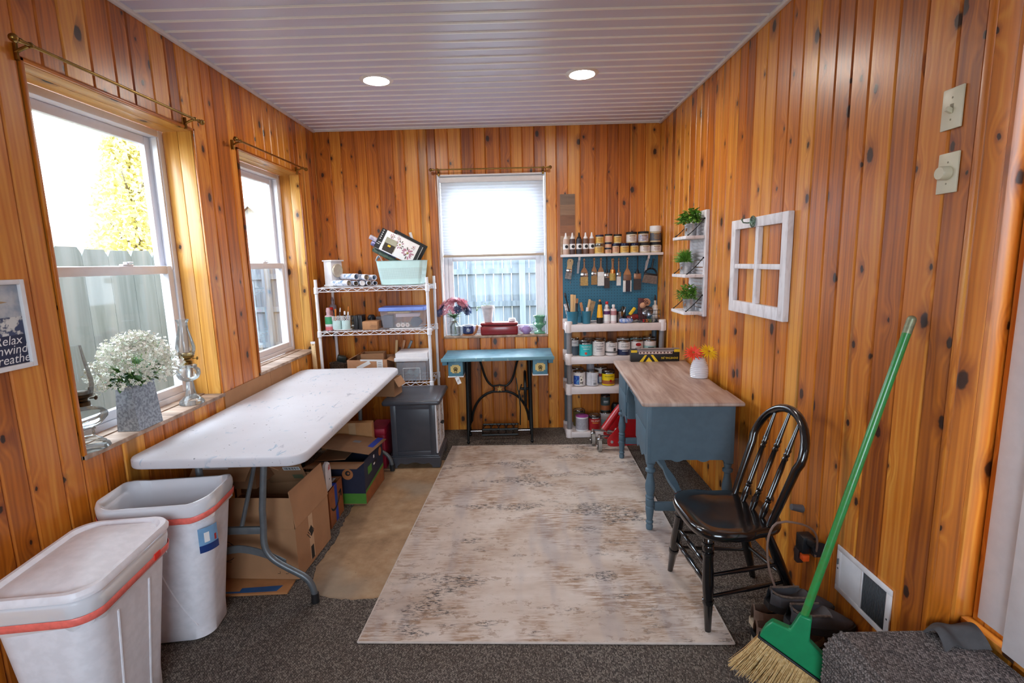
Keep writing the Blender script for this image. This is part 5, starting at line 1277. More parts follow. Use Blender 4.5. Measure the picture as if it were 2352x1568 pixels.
f.tube([(-0.052, YB_, 0.456), (-0.03, YB_, 0.456), (0, YB_, 0.462), (0.03, YB_, 0.456), (0.052, YB_, 0.456)], 0.008, 8).tube([(-0.056, YB_, 0.402), (0.056, YB_, 0.402)], 0.008, 8)
f.done('back_brace', IRON, st)
q = [(0.03 * (1 if k % 2 == 0 else 0.4) * math.sin(k * PI / 5), 0.429 + 0.03 * (1 if k % 2 == 0 else 0.4) * math.cos(k * PI / 5)) for k in range(10)]
MB().prism([(a, b) for a, b in q], 0.078, 0.084, 'y').done('star', mat('gold_star', (196, 160, 96), 0.3, 0.8), st)
f = MB(); f.cyl((-0.258, -0.02, 0.085), (0.258, -0.02, 0.085), 0.006, n=10); f.done('treadle_rod', CHROME, st)
f = MB(); f.tube([(-0.15, -0.12, 0.082), (0.15, -0.12, 0.082), (0.155, 0.08, 0.108), (-0.155, 0.08, 0.108)], 0.009, 8, closed=True)
for k in range(9):
    x = -0.13 + 0.0325 * k; f.tube([(x, -0.115, 0.083), (x + (0.03 if k % 2 else -0.03), -0.02, 0.095), (x, 0.075, 0.107)], 0.005, 6)
f.tube([(-0.15, -0.02, 0.095), (0.15, -0.02, 0.095)], 0.012, 8); f.done('treadle_plate', IRON, st)
f = MB(); fx = 0.222
f.tube([(fx, 0.02 + 0.15 * math.cos(2 * PI * k / 40), 0.44 + 0.15 * math.sin(2 * PI * k / 40)) for k in range(40)], 0.011, 8, closed=True)
for k in range(4): f.tube([(fx, 0.02, 0.44), (fx, 0.02 + 0.145 * math.cos(PI * k / 2 + 0.4), 0.44 + 0.145 * math.sin(PI * k / 2 + 0.4))], 0.006, 6)
f.cyl((fx - 0.035, 0.02, 0.44), (fx + 0.04, 0.02, 0.44), 0.012, n=12); f.done('flywheel', IRON, st)
f = MB(); f.tube([(fx - 0.03, 0.06, 0.47), (fx - 0.055, 0.02, 0.40), (fx - 0.045, 0.01, 0.28), (fx - 0.05, 0.03, 0.115)], 0.0055, 8).tube([(fx - 0.075, 0.05, 0.53), (fx - 0.065, 0.04, 0.43), (fx - 0.03, 0.03, 0.34)], 0.0045, 6); f.done('pitman_rod', IRON, st)
tg = thing('price_tag', 'white paper tag hanging on a string from the left drawer of the sewing table', 'tag', (-0.497, 4.02, 0.63))
MB().box((0.02, -0.004, -0.055), (0.033, 0.001, 0.06), 0, (0, R(-22), 0)).done('tag_card', PAPER, tg)
f = MB(); f.tube([(0.0, 0.0, 0.008), (0.003, -0.004, -0.012), (0.009, -0.004, -0.030)], 0.0009, 5); f.done('string', mat('twine', (150, 116, 80), 0.9), tg)
f = MB()
for k, (dx, dz, a) in enumerate(((0.018, -0.05, -50), (0.022, -0.06, -60), (0.016, -0.058, -75), (0.025, -0.052, -40))): f.box((dx, -0.0048, dz), (0.022, 0.0004, 0.0016), 0, (0, R(a), 0))
f.done('tag_print', mat('tag_sepia', (130, 100, 96), 0.7), tg)

# ------------------------------------------------------------------ back window sill
ZS = 0.8725
SY = 4.535
fv = thing('flower_vase', 'clear glass bottle with pink, white and navy artificial flowers on the back sill', 'flowers', (-0.545, 4.53, ZS))
MB().lathe([(0.0, 0.001), (0.042, 0.001), (0.046, 0.006), (0.046, 0.085), (0.03, 0.115), (0.022, 0.125), (0.021, 0.138), (0.026, 0.142), (0.026, 0.146)], n=24).done('glass_bottle', CLEAR, fv, recalc=False)
f = MB(); rr = random.Random(6)
for k in range(7): f.tube([(rr.uniform(-0.012, 0.012), rr.uniform(-0.01, 0.01), 0.012), (0, 0, 0.1), (rr.uniform(-0.012, 0.012), rr.uniform(-0.01, 0.01), 0.15), (rr.uniform(-0.06, 0.06), rr.uniform(-0.05, 0.05), 0.25)], 0.0018, 5)
f.done('stems', LEAFDARK, fv)
f = MB(); f.tube([(0.024 * math.cos(2 * PI * k / 20), 0.024 * math.sin(2 * PI * k / 20), 0.128) for k in range(20)], 0.002, 5, closed=True).tube([(-0.022, -0.01, 0.128), (-0.05, -0.02, 0.12), (-0.062, -0.02, 0.105)], 0.0012, 5).tube([(-0.022, -0.01, 0.128), (-0.045, -0.02, 0.135), (-0.055, -0.02, 0.13)], 0.0012, 5); f.done('twine_bow', mat('twine', (150, 116, 80), 0.9), fv)
def petalflower(mb, c, r, n, mi, tilt, w=0.3, cup=0.25, layers=1, rr=rng, cmi=None):
    for L in range(layers):
        for k in range(n):
            a = 2 * PI * (k + 0.5 * L) / n + rr.uniform(-0.1, 0.1); rad = r * (1 - 0.25 * L) * rr.uniform(0.88, 1.08); cc = cup + 0.35 * L
            M = Matrix.Translation(V(c)) @ Euler(tilt).to_matrix().to_4x4() @ Euler((0, 0, a)).to_matrix().to_4x4()
            mb.add([(0.1 * rad, 0, 0), (0.55 * rad, w * rad * 0.5, cc * rad * 0.3), (rad, 0, cc * rad * 0.75), (0.55 * rad, -w * rad * 0.5, cc * rad * 0.3)], [(0, 1, 2, 3)], mi, M)
    if cmi is not None: mb.ball(V(c) + Euler(tilt).to_matrix() @ V((0, 0, 0.02 * r)), r * 0.14, 8, cmi)
f = MB(); rr = random.Random(12)
for k in range(64):
    a = rr.uniform(0, 2 * PI); e = rr.uniform(-0.15, 1.4); R_ = 0.105
    c = (R_ * 1.25 * math.cos(e) * math.cos(a), R_ * 0.32 * math.cos(e) * math.sin(a) - 0.06, 0.225 + R_ * 0.92 * math.sin(e))
    petalflower(f, c, rr.uniform(0.032, 0.048), 11, 0 if (e > 0.55 or k % 3 == 0) else 1, (rr.uniform(-0.2, 1.1), math.cos(a) * 0.9, 0), 0.28, 0.3, 2, rr)
for c in ((0.12, -0.06, 0.205), (-0.125, -0.085, 0.2), (0.135, -0.05, 0.22), (-0.11, -0.09, 0.225)): petalflower(f, c, 0.035, 8, 1 if c[0] < 0 else 2, (0.9, c[0] * 6, 0), 0.3, 0.3, 2, rr)
f.done('blossoms', [PETALP, PETALN, mat('blue_petal', (90, 120, 176), 0.5)], fv, recalc=False)
def leafblade(mb, c, L, wd, rot, mi=0, droop=0.3):
    M = Matrix.Translation(V(c)) @ Euler(rot).to_matrix().to_4x4()
    vs = []; 
    for i in range(5):
        t = i / 4; hw = wd * math.sin(PI * min(0.98, t * 0.9 + 0.08)) * 0.5; z = -droop * L * t * t
        vs += [(t * L, -hw, z + hw * 0.3), (t * L, 0, z), (t * L, hw, z + hw * 0.3)]
    mb.add(vs, [(3 * i + j, 3 * i + 3 + j, 3 * i + 4 + j, 3 * i + 1 + j) for i in range(4) for j in (0, 1)], mi, M)
f = MB()
for k in range(12): a = 2 * PI * k / 12 + 0.2; leafblade(f, (0, -0.045, 0.16 + 0.004 * (k % 3)), 0.075 + 0.02 * (k % 2), 0.04, (0, -0.5 - 0.2 * (k % 2), a))
f.done('leaves', LEAFDARK, fv, recalc=False)
sn = thing('snail_planter', 'navy glazed snail-shaped planter pot with tan base on the back sill', 'planter', (-0.418, SY + 0.012, ZS))
MB().shell([(0.034, 0.012), (0.05, 0.02), (0.052, 0.082), (0.05, 0.086)], 0.006, (-0.012, 0, 0), 28).done('pot', mat('navy_glaze', (42, 62, 112), 0.2, coat=0.6), sn)
MB().tube([(-0.012 + 0.0495 * math.cos(2 * PI * k / 30), 0.0495 * math.sin(2 * PI * k / 30), 0.087) for k in range(30)], 0.0035, 8, closed=True).done('rim', CERAMIC, sn)
f = MB(); f.tube([(0.02 + 0.013 * t / 18 * 1.3 * math.cos(t * 0.7) - 0.028, -0.0535, 0.05 + 0.013 * t / 18 * 1.3 * math.sin(t * 0.7)) for t in range(3, 20)], 0.0018, 5); f.done('shell_spiral', CERAMIC, sn)
f = MB(); f.lathe([(0, 0.0005), (0.056, 0.0005), (0.058, 0.006), (0.05, 0.0115), (0, 0.0115)], (-0.012, 0, 0), 26); f.tube([(0.02, 0, 0.008), (0.052, 0, 0.018), (0.064, 0, 0.05), (0.07, 0, 0.072)], [0.012, 0.012, 0.011, 0.013], 10).ball((0.07, -0.002, 0.076), (0.014, 0.012, 0.012), 10).tube([(0.064, 0, 0.084), (0.062, 0, 0.098)], 0.0025, 6).tube([(0.076, 0, 0.082), (0.082, 0, 0.09)], 0.0025, 6); f.done('snail_body', mat('tan_clay', (176, 112, 68), 0.5), sn)
tn = thing('red_tin_box', 'long dark red enamel tin box with hinged lid on the back sill', 'tin box', (-0.146, SY, ZS))
MB().box((0, 0, 0.043), (0.335, 0.1, 0.085), 0.014, seg=3).done('box_body', DARKRED, tn)
f = MB(); f.box((0, 0, 0.1), (0.337, 0.102, 0.028), 0.0125, seg=3); f.done('lid', DARKRED, tn); MB().span((-0.16, -0.0515, 0.084), (0.16, 0.0515, 0.088), 0.001).done('lid_seam', mat('seam_dark', (70, 12, 16), 0.4), tn)
pt = thing('plant_pot', 'pale grey tapered pot with a wilted seedling, standing on the red tin', 'plant', (-0.246, 4.545, ZS + 0.1146))
MB().shell([(0.035, 0.0005), (0.054, 0.125), (0.06, 0.128), (0.061, 0.147)], 0.004, n=28).done('pot', mat('pale_grey_pot', (214, 204, 206), 0.5), pt); MB().lathe([(0, 0.136), (0.0545, 0.134), (0.0535, 0.13), (0, 0.13)], n=20).done('soil', SOIL, pt)
f = MB(); f.tube([(0, 0, 0.132), (-0.05, -0.005, 0.155), (-0.085, -0.01, 0.13), (-0.095, -0.01, 0.115)], 0.0014, 5).tube([(0.005, 0, 0.132), (0.012, 0, 0.165), (0.02, 0, 0.18)], 0.0014, 5).tube([(0.0, 0.01, 0.132), (-0.01, 0, 0.16), (-0.03, 0, 0.17)], 0.0014, 5); f.done('stem', LEAFLIME, pt)
f = MB(); leafblade(f, (-0.085, -0.01, 0.14), 0.025, 0.014, (0, -0.3, 2.6)); leafblade(f, (-0.095, -0.01, 0.118), 0.02, 0.012, (0, 0.9, 2.2)); leafblade(f, (0.02, 0, 0.178), 0.02, 0.009, (0, -0.6, 0.3)); leafblade(f, (-0.03, 0, 0.168), 0.02, 0.009, (0, -0.5, 2.8)); f.done('leaves', LEAFLIME, pt, recalc=False)
o = MB().lathe([(0, 0.0005), (0.028, 0.0005), (0.036, 0.008), (0.034, 0.018), (0.03, 0.03), (0, 0.032)], n=24).done('ceramic_dish', CERAMIC, loc=(-0.03, 4.55, ZS + 0.1146)); tag(o, 'small white ceramic dish on the right end of the red tin', 'dish')
sbw = thing('sugar_bowl', 'small lavender two-handled bowl between the red tin and the green urn', 'bowl', (0.097, SY, ZS))
MB().shell([(0.026, 0.0005), (0.03, 0.004), (0.046, 0.026), (0.046, 0.045), (0.034, 0.062), (0.032, 0.07)], 0.004, n=28).done('bowl', mat('lavender_glaze', (164, 136, 190), 0.25, coat=0.5), sbw)
for s in (-1, 1): MB().tube(arc((s * 0.045, 0.044), 0.013, 90, 270 if s < 0 else -90, 10), 0.0035, 8).done('handle', MATS['lavender_glaze'], sbw)
ur = thing('garden_urn', 'small green glazed urn vase on a square foot at the right of the back sill', 'vase', (0.216, SY, ZS))
UG = mat('celadon_glaze', (104, 160, 128), 0.25, col2=(84, 140, 108), ns=18, coat=0.5)
MB().lathe([(0.0, 0.020), (0.03, 0.020), (0.018, 0.032), (0.017, 0.045), (0.034, 0.06), (0.046, 0.082), (0.042, 0.094), (0.036, 0.1), (0.04, 0.135), (0.054, 0.156), (0.056, 0.162), (0.05, 0.16), (0.034, 0.13), (0.03, 0.1), (0, 0.09)], n=32).done('bowl', UG, ur)
MB().span((-0.048, -0.036, 0.0005), (0.048, 0.036, 0.0195), 0.003).done('foot', UG, ur)
for s in (-1, 1): MB().tube([(s * 0.042, 0, 0.075), (s * 0.055, 0, 0.085), (s * 0.058, 0, 0.105), (s * 0.052, 0, 0.112), (s * 0.046, 0, 0.105)], 0.0035, 8).done('handle', UG, ur)

# ------------------------------------------------------------------ stain sample board, pegboard and its shelf
o = MB(); cols_ = [(120, 96, 78), (146, 112, 86), (126, 84, 58), (150, 96, 62), (176, 140, 110), (188, 150, 118)]
o.span((0.408, 4.4795, 1.553), (0.536, 4.4885, 2.08), 0, 0)
for r_i in range(6):
    for c_i in range(2):
        x0, z0 = 0.409 + 0.0632 * c_i, 2.079 - 0.0875 * (r_i + 1); o.span((x0, 4.4786, z0 + 0.0005), (x0 + 0.0628, 4.4794, z0 + 0.087), 0, r_i + 1)
b_ = o.done('sample_board', [mat('sample_base', (150, 116, 88), 0.5)] + [make_streaks('stain_%d' % i, [tuple(v * 0.86 for v in c), c, tuple(min(255, v * 1.08) for v in c)], (3, 3, 26), 0.35) for i, c in enumerate(cols_)]); tag(b_, 'narrow wood stain sample board hung on the pine right of the back window', 'sample board')
pg = MB().span((-0.4165, -0.003, -0.29), (0.4165, 0.003, 0.29)).done('pegboard', PEG, loc=(0.8425, 4.4855, 1.262)); tag(pg, 'teal painted pegboard on the back wall above the plastic shelving', 'pegboard')
whs = thing('wall_shelf', 'long white wall shelf above the teal pegboard holding jars and bottles', 'shelf', (0.835, 4.4885, 1.568))
MB().span((-0.429, -0.15, -0.022), (0.429, 0.0, 0.0), 0.002).done('board', TRIMWHITE, whs)
for x in (-0.278, 0.312):
    pts_ = [(-0.001, -0.0225), (-0.135, -0.0225), (-0.12, -0.05), (-0.06, -0.075), (-0.035, -0.12), (-0.012, -0.165), (-0.0095, -0.165), (-0.0095, -0.0225)]
    MB().prism([(a, b) for a, b in pts_[1:-1]], x - 0.009, x + 0.009, 'x').done('bracket', TRIMWHITE, whs)
# squeeze bottles
ZJ = 1.5685
def paint_bottle(x, m, capm, label, w=0.05):
    t_ = thing('paint_bottle', label, 'bottle', (x, 4.405, ZJ), 0, 'squeeze bottles on the wall shelf')
    r = w / 2; MB().lathe([(r * 0.95, 0.0005), (r, 0.004), (r, 0.122), (r * 0.9, 0.13)], n=22).done('bottle_body', m, t_)
    MB().lathe([(r * 0.72, 0.1305), (r * 0.72, 0.14), (r * 0.4, 0.15), (r * 0.22, 0.18), (0, 0.184)], n=16).done('nozzle_cap', capm, t_)
    l_ = MB().tube([(0, 0, 0.043), (0, 0, 0.088)], r * 1.015, 22, caps=False).done('label', PAPER, t_, recalc=False)
    MB().lathe([(0, 0), (r * 0.55, 0), (r * 0.55, 0.0015), (0, 0.0015)], n=18, M=T(0.004, -r * 1.0, 0.065, R(90))).done('round_mark', INK, l_)
for x, c, cm, lb in ((0.447, (206, 176, 160), PAPER, 'pale beige squeeze bottle, leftmost on the wall shelf'), (0.503, (84, 66, 66), PAPER, 'dark brown squeeze bottle with a white cap, second on the wall shelf'), (0.56, (60, 60, 68), INK, 'charcoal squeeze bottle with a black cap on the wall shelf'), (0.615, (112, 84, 74), PAPER, 'brown squeeze bottle between the black-capped bottle and the tan one'), (0.668, (150, 106, 84), PAPER, 'tan brown squeeze bottle beside the amber jars')):
    paint_bottle(x, mat('paint_%d' % c[0], c, 0.3), cm, lb)
def jar(x, z, r, h, bodym, labm, label, lid=0.24, lidm=None, y=4.40, mark=None):
    t_ = thing('paint_jar', label, 'jar', (x, y, z), 0, 'jars on the wall shelf')
    hb = h * (1 - lid)
    MB().lathe([(r * 0.94, 0.0004), (r * 0.98, 0.004), (r * 0.98, hb - 0.003), (r * 0.9, hb)], n=22).done('jar_body', bodym, t_)
    MB().lathe([(r * 1.0, hb + 0.0004), (r * 1.02, hb + 0.003), (r * 1.02, h - 0.003), (r * 0.97, h - 0.0006), (0, h - 0.0006)], n=22).done('lid', lidm or INK, t_)
    l_ = MB().tube([(0, 0, hb * 0.14), (0, 0, hb * 0.88)], r * 0.995, 22, caps=False).done('label', labm, t_, recalc=False)
    if mark:
        f = MB()
        for k in range(4):
            a0 = 0.55 - 0.12 * (k % 2); f.sheet(lambda u, v: (r * 1.004 * math.sin(a0 * (2 * u - 1)), -r * 1.004 * math.cos(a0 * (2 * u - 1)), hb * (0.72 - 0.15 * k) + v * h * (0.05 if k else 0.09)), 8, 1)
        f.done('label_print', mat('print_brown', (150, 116, 76), 0.6), l_, recalc=False)
    return t_
JG = mat('jar_cream', (214, 196, 160), 0.3); JYL = mat('label_amber', (226, 178, 84), 0.5, noise=0.15, ns=60); JPL = mat('label_peach', (222, 168, 140), 0.5); JWL = mat('label_white', (224, 216, 214), 0.5); JGL = mat('label_slate', (92, 94, 104), 0.5, noise=0.2); JBL = mat('label_lilac_blue', (150, 152, 186), 0.5, col2=(210, 206, 214), ns=40); NAVYLID = mat('navy_lid', (26, 32, 66), 0.3)
zz = ZJ
low = [(0.731, 0.041, 0.083, JYL, TIN, 'squat jar with pale amber label, leftmost in the lower row'), (0.807, 0.029, 0.047, JPL, NAVYLID, 'tiny tan jar under another, second in the lower row'), (0.872, 0.030, 0.083, JPL, NAVYLID, 'jar with plain pinkish label in the lower row'), (0.947, 0.0385, 0.083, JYL, NAVYLID, 'jar with wide yellow label in the lower row'), (1.031, 0.036, 0.083, JYL, NAVYLID, 'jar with orange-yellow label, right neighbour of the wide yellow one'), (1.121, 0.045, 0.083, JWL, INK, 'white labelled jar with dark smear, second from the wall in the lower row'), (1.2145, 0.0465, 0.085, JWL, INK, 'white labelled jar nearest the right wall in the lower row')]
for x, r, h, lm, lidm, lb in low: jar(x, zz, r, h, JG, lm, lb, 0.26, lidm, mark=True)
jar(0.807, zz + 0.0475, 0.029, 0.045, JG, JPL, 'tiny tan jar stacked on its twin', 0.3, NAVYLID)
up = [(0.735, 0.0835, 0.0345, 0.075, JYL, NAVYLID, 'amber labelled jar with navy lid, leftmost in the upper row'), (0.8105, 0.093, 0.033, 0.07, JPL, INK, 'peach labelled jar, second in the upper row'), (0.888, 0.0835, 0.0345, 0.076, JYL, INK, 'amber labelled jar, third in the upper row'), (1.006, 0.0835, 0.045, 0.092, JWL, INK, 'large white labelled jar in the upper row'), (1.1065, 0.0855, 0.0445, 0.092, JBL, INK, 'large lilac and white jar in the upper row'), (1.2095, 0.0855, 0.0475, 0.09, JGL, PAPER, 'slate grey jar with tall white lid, uppermost beside the right wall')]
for x, dz, r, h, lm, lidm, lb in up: jar(x, zz + dz, r, h if 'slate' not in lb else 0.136, JG, lm, lb, 0.2 if 'slate' not in lb else 0.36, lidm, mark=lm is not JPL)

# ------------------------------------------------------------------ brushes on pegboard hooks
def brush(x, ztop, L, w, label, hm=HANDLEWOOD, fm=CHROME, bm=None, kind='flat', tilt=0.0, y=4.468):
    split = kind == 'split'; kind = 'flat' if split else kind
    bm = bm or mat('tan_bristle', (196, 160, 100), 0.8, noise=0.25, ns=90)
    t_ = thing('hanging_paint_brush', label, 'paint brush', (x, y, ztop), 0, 'paint brushes hanging on the pegboard', (0, tilt, 0))
    f = MB(); f.tube([(0, 0.0142, 0.004), (0, -0.01, 0.002), (0, -0.012, 0.008)], 0.0016, 6); hk = f.done('peg_hook', CHROME, t_)
    k = L; hl = 0.5 * k; fl = 0.17 * k
    prof = {'flat': [(0.0, 0.012), (0.05, 0.016), (0.3, 0.010), (0.62, 0.013), (0.82, 0.7 * w), (1.0, 0.96 * w)], 'thin': [(0.0, 0.009), (0.1, 0.012), (0.7, 0.010), (1.0, 0.6 * w)], 'round': [(0, 0.022), (0.08, 0.026), (0.25, 0.022), (0.7, 0.018), (1.0, 0.6 * w)], 'stub': [(0, 0.03), (0.15, 0.05), (0.4, 0.052), (0.7, 0.042), (1, 0.9 * w)]}[kind]
    poly = [(-b / 2, -a * hl) for a, b in prof] + [(b / 2, -a * hl) for a, b in prof[::-1]]
    th = 0.006 if kind != 'round' else 0.012
    f = MB()
    if kind in ('round', 'thin'): f.tube([(0, 0, -a * hl) for a, b in prof], [b / 2 for a, b in prof], 12)
    else: f.prism(poly, -th, th, 'y')
    f.ball((0, -th - 0.0005, -0.018), (0.004, 0.001, 0.005), 8, mi=1); f.done('handle', [hm, INK], t_)
    z0, z1, z2 = -hl, -hl - fl, -L
    if kind == 'round':
        MB().tube([(0, 0, z0), (0, 0, z1)], w / 2, 18).done('ferrule', fm, t_); MB().tube([(0, 0, z1), (0, 0, z2)], [w / 2, w * 0.56], 18).done('bristles', bm, t_)
    else:
        t2 = 0.0075; MB().box((0, 0, (z0 + z1) / 2), (w, 2 * t2, fl), 0.002).done('ferrule', fm, t_)
        an = 0.012 if kind == 'angled' else 0
        f = MB(); f.hexa([(-w / 2, -t2, z1), (w / 2, -t2, z1), (w / 2, t2, z1), (-w / 2, t2, z1)], [(-w * 0.52, -t2 * 0.6, z2), (w * 0.52, -t2 * 0.6, z2 + an), (w * 0.52, t2 * 0.6, z2 + an), (-w * 0.52, t2 * 0.6, z2)]); f.done('bristles', bm, t_)
    if split:
        f = MB(); f.box((-w * 0.36, 0, (z1 + z2) / 2 - 0.001), (w * 0.32, 2 * t2 + 0.002, z1 - z2 + 0.002), 0.001).box((w * 0.47, 0, (z1 + z2) / 2), (w * 0.12, 2 * t2 + 0.002, z1 - z2), 0.001); f.done('pale_bristles', MATS['white_bristle'], t_)
    return t_
WB = mat('white_bristle', (232, 230, 228), 0.7, noise=0.1, ns=90); GB = mat('grey_tipped_bristle', (150, 142, 140), 0.8, noise=0.4, ns=60); DB = mat('dark_bristle', (72, 62, 62), 0.8, noise=0.3, ns=90); COPPER = mat('copper', (196, 128, 70), 0.25, 0.9)
brush(0.494, 1.531, 0.175, 0.052, 'stubby rounded handled brush with grey tip, leftmost on the pegboard', STICK, CHROME, GB, 'stub', R(8))
brush(0.612, 1.528, 0.232, 0.064, 'wide tan bristle brush right of the left white bracket', kind='flat')
brush(0.699, 1.534, 0.232, 0.05, 'narrow tan bristle brush beside the white bristle brush', bm=mat('dull_bristle', (170, 132, 86), 0.8, noise=0.25, ns=90))
brush(0.757, 1.532, 0.24, 0.056, 'white bristle brush with pale wood handle', fm=PAPER, bm=WB)
brush(0.81, 1.538, 0.268, 0.046, 'black handled brush with dark bristles, left of the copper banded one', BLACKPL, CHROME, DB, 'thin')
brush(0.8605, 1.525, 0.19, 0.052, 'round wax brush with copper band', HANDLEWOOD, COPPER, mat('golden_bristle', (190, 158, 84), 0.8, noise=0.3, ns=90), 'round')
brush(0.9135, 1.526, 0.236, 0.036, 'slim brush with soft white bristles', HANDLEWOOD, CHROME, WB, 'thin')
brush(0.988, 1.531, 0.296, 0.068, 'longest brush, wood handled with white and black bristles', HANDLEWOOD, mat('brown_ferrule', (132, 92, 70), 0.4), mat('plum_bristle', (66, 54, 64), 0.8, noise=0.3, ns=90), 'split')
brush(1.077, 1.536, 0.288, 0.062, 'black handled brush with copper ferrule and dark bristles, left of the right white bracket', BLACKPL, mat('dull_copper', (160, 118, 92), 0.35, 0.5), DB, 'thin')
hb = thing('hanging_hand_brush', 'black handled fan-shaped hand brush at the right end of the pegboard', 'brush', (1.215, 4.468, 1.515), rot=(0, R(9), 0))
f = MB(); f.tube([(0, 0, 0), (0, 0, -0.085)], 0.0085, 10).tube([(0.052 * math.cos(R(a)), 0, -0.135 + 0.05 * math.sin(R(a))) for a in range(0, 181, 15)], 0.007, 8).box((0, 0, -0.135), (0.12, 0.016, 0.016), 0.004); f.done('handle', BLACKPL, hb)
f = MB(); f.hexa([(-0.055, -0.007, -0.1435), (0.055, -0.007, -0.1435), (0.055, 0.007, -0.1435), (-0.055, 0.007, -0.1435)], [(-0.066, -0.005, -0.215), (0.066, -0.005, -0.215), (0.066, 0.005, -0.215), (-0.066, 0.005, -0.215)]); f.done('bristles', mat('grey_brown_bristle', (128, 108, 98), 0.9, noise=0.3, ns=80), hb)
f = MB(); f.tube([(0, 0.0142, 0.004), (0, -0.01, 0.002), (0, -0.012, 0.008)], 0.0016, 6); f.done('peg_hook', CHROME, hb)
for x, z, lb in ((0.49, 1.34, 'bare hook left of its two neighbours on the pegboard'), (0.571, 1.36, 'bare hook, upper of two in one column of the pegboard'), (0.571, 1.322, 'bare hook, lower of two in one column of the pegboard')):
    o = MB().tube([(0, 0.0142, 0.0), (0, -0.012, 0.0), (0, -0.014, -0.028), (0, -0.02, -0.03)], 0.0017, 6).done('hanging_peg_hook', CHROME, loc=(x, 4.468, z)); tag(o, lb, 'hook', 'bare peg hooks')
# ------------------------------------------------------------------ white plastic shelving
ps = thing('plastic_shelving', 'four-tier white plastic shelving unit with grey tube posts below the pegboard', 'shelving', (0.8405, 4.343, 0))
GP = mat('grey_shelf_post', (128, 124, 126), 0.45, noise=0.08); GPD = mat('blue_grey_post', (92, 108, 118), 0.45)
PSZ = [0.047, 0.447, 0.708, 0.983]; hw, hd = 0.42, 0.143
for i, z in enumerate(PSZ):
    f = MB(); lip = 0.06 if i else 0.046
    f.span((-hw + 0.01, -hd + 0.01, z - 0.012), (hw - 0.01, hd - 0.01, z), 0.002)
    for a, b in (((-hw, -hd, z - lip), (hw, -hd + 0.012, z + 0.004)), ((-hw, hd - 0.012, z - lip), (hw, hd, z + 0.004)), ((-hw, -hd + 0.012, z - lip), (-hw + 0.012, hd - 0.012, z + 0.004)), ((hw - 0.012, -hd + 0.012, z - lip), (hw, hd - 0.012, z + 0.004))): f.span(a, b, 0.004)
    sh = f.done('shelf', PLASTICW, ps)
    for sx in (-1, 1):
        for sy in (-1, 1):
            z1 = z + 0.028; MB().lathe([(0.03, z - lip - (0.006 if i else -0.0006)), (0.031, z - lip), (0.031, z1 - 0.004), (0.028, z1), (0, z1)], (sx * (hw - 0.027), sy * (hd - 0.026), 0), 18).done('corner_socket', PLASTICW, sh)
            if i < 3: MB().cyl((sx * (hw - 0.03), sy * (hd - 0.029), z1 + 0.0002), (sx * (hw - 0.03), sy * (hd - 0.029), PSZ[i + 1] - 0.067), 0.022, n=18).done('post', GP if sy < 0 else GPD, ps)
# ---- cans
LIDM = TIN
def can(x, y, z, r, h, label, bands, texts=(), lidm=None, kind='can', rim=None, rz=0.0):
    """bands: (z0,z1,material) label wraps; texts: (string, z, size, material)"""
    t_ = thing('paint_' + kind, label, 'paint can', (x, y, z), rz, 'paint cans on the plastic shelving')
    MB().lathe([(r * 0.96, 0.0006), (r, 0.003), (r, h * 0.93), (r * 1.0, h * 0.94)], n=28).done('can_body', TIN if not rim else rim, t_)
    lm = lidm or TIN
    MB().lathe([(r * 1.0, h * 0.9405), (r * 1.015, h * 0.955), (r * 1.0, h * 0.975), (r * 0.93, h * 0.975), (r * 0.9, h * 0.955), (r * 0.7, h * 0.955), (r * 0.66, h * 0.985), (0, h * 0.985)], n=28).done('lid', lm, t_)
    for i, (z0, z1, m) in enumerate(bands):
        l_ = MB().tube([(0, 0, z0 * h), (0, 0, z1 * h)], r * (1.006 + 0.003 * i), 32, caps=False).done('label', m, t_, recalc=False)
    ms = []
    for s_, zz, sz, m in texts:
        if m not in ms: ms.append(m)
    f = MB(); rr_ = r * 1.026
    for s_, zz, sz, m in texts:
        if s_ == '|': f.sheet(lambda u, v: (rr_ * math.sin(0.5 * (2 * u - 1)), -rr_ * math.cos(0.5 * (2 * u - 1)), zz * h + sz * 0.4 * (v - 0.5)), 8, 1, mi=ms.index(m))
        else: f.text(s_, sz, T(0, 0, zz * h), ms.index(m), r * 1.5, wrapr=rr_, bold=0.004)
    if texts: f.done('lettering', ms, t_, recalc=False)
    return t_
def disc_mark(t_, r, z, a, rad, m, name='emblem', sx=1.0):
    f = MB(); f.lathe([(0, 0), (rad, 0), (rad, 0.0012), (0, 0.0012)], n=18, M=T(0, 0, z, 0, 0, a) @ T(0, -r * 1.022, 0, R(90)) @ Matrix.Diagonal((sx, 1, 1, 1))); return f.done(name, m, t_)
TEALC = mat('can_turquoise', (48, 186, 190), 0.4, noise=0.08); WCAN = mat('can_white', (228, 220, 218), 0.4); DKC = mat('can_slate', (74, 84, 96), 0.4); NVC = mat('can_navy', (42, 50, 84), 0.4); AQC = mat('can_pale_aqua', (160, 196, 196), 0.4); YLC = mat('can_yellow', (240, 208, 20), 0.4); RDC = mat('can_red', (168, 26, 32), 0.4); BRC = mat('can_brown_wood', (170, 96, 52), 0.5); BLC = mat('can_blue', (34, 70, 160), 0.4, col2=(90, 150, 200), ns=60, lo=0.5, hi=0.6); PRC = mat('can_pearl', (176, 172, 180), 0.4, noise=0.2, ns=60); PUR = mat('lid_purple', (170, 70, 160), 0.4); DGC = mat('can_dark_green', (62, 78, 80), 0.4); ORG = mat('emblem_red', (206, 60, 34), 0.5)
S2 = PSZ[2] + 0.0006; S1 = PSZ[1] + 0.0006; S0 = PSZ[0] + 0.0006; S3 = PSZ[3] + 0.0006
Rq, Hq = 0.0525, 0.128
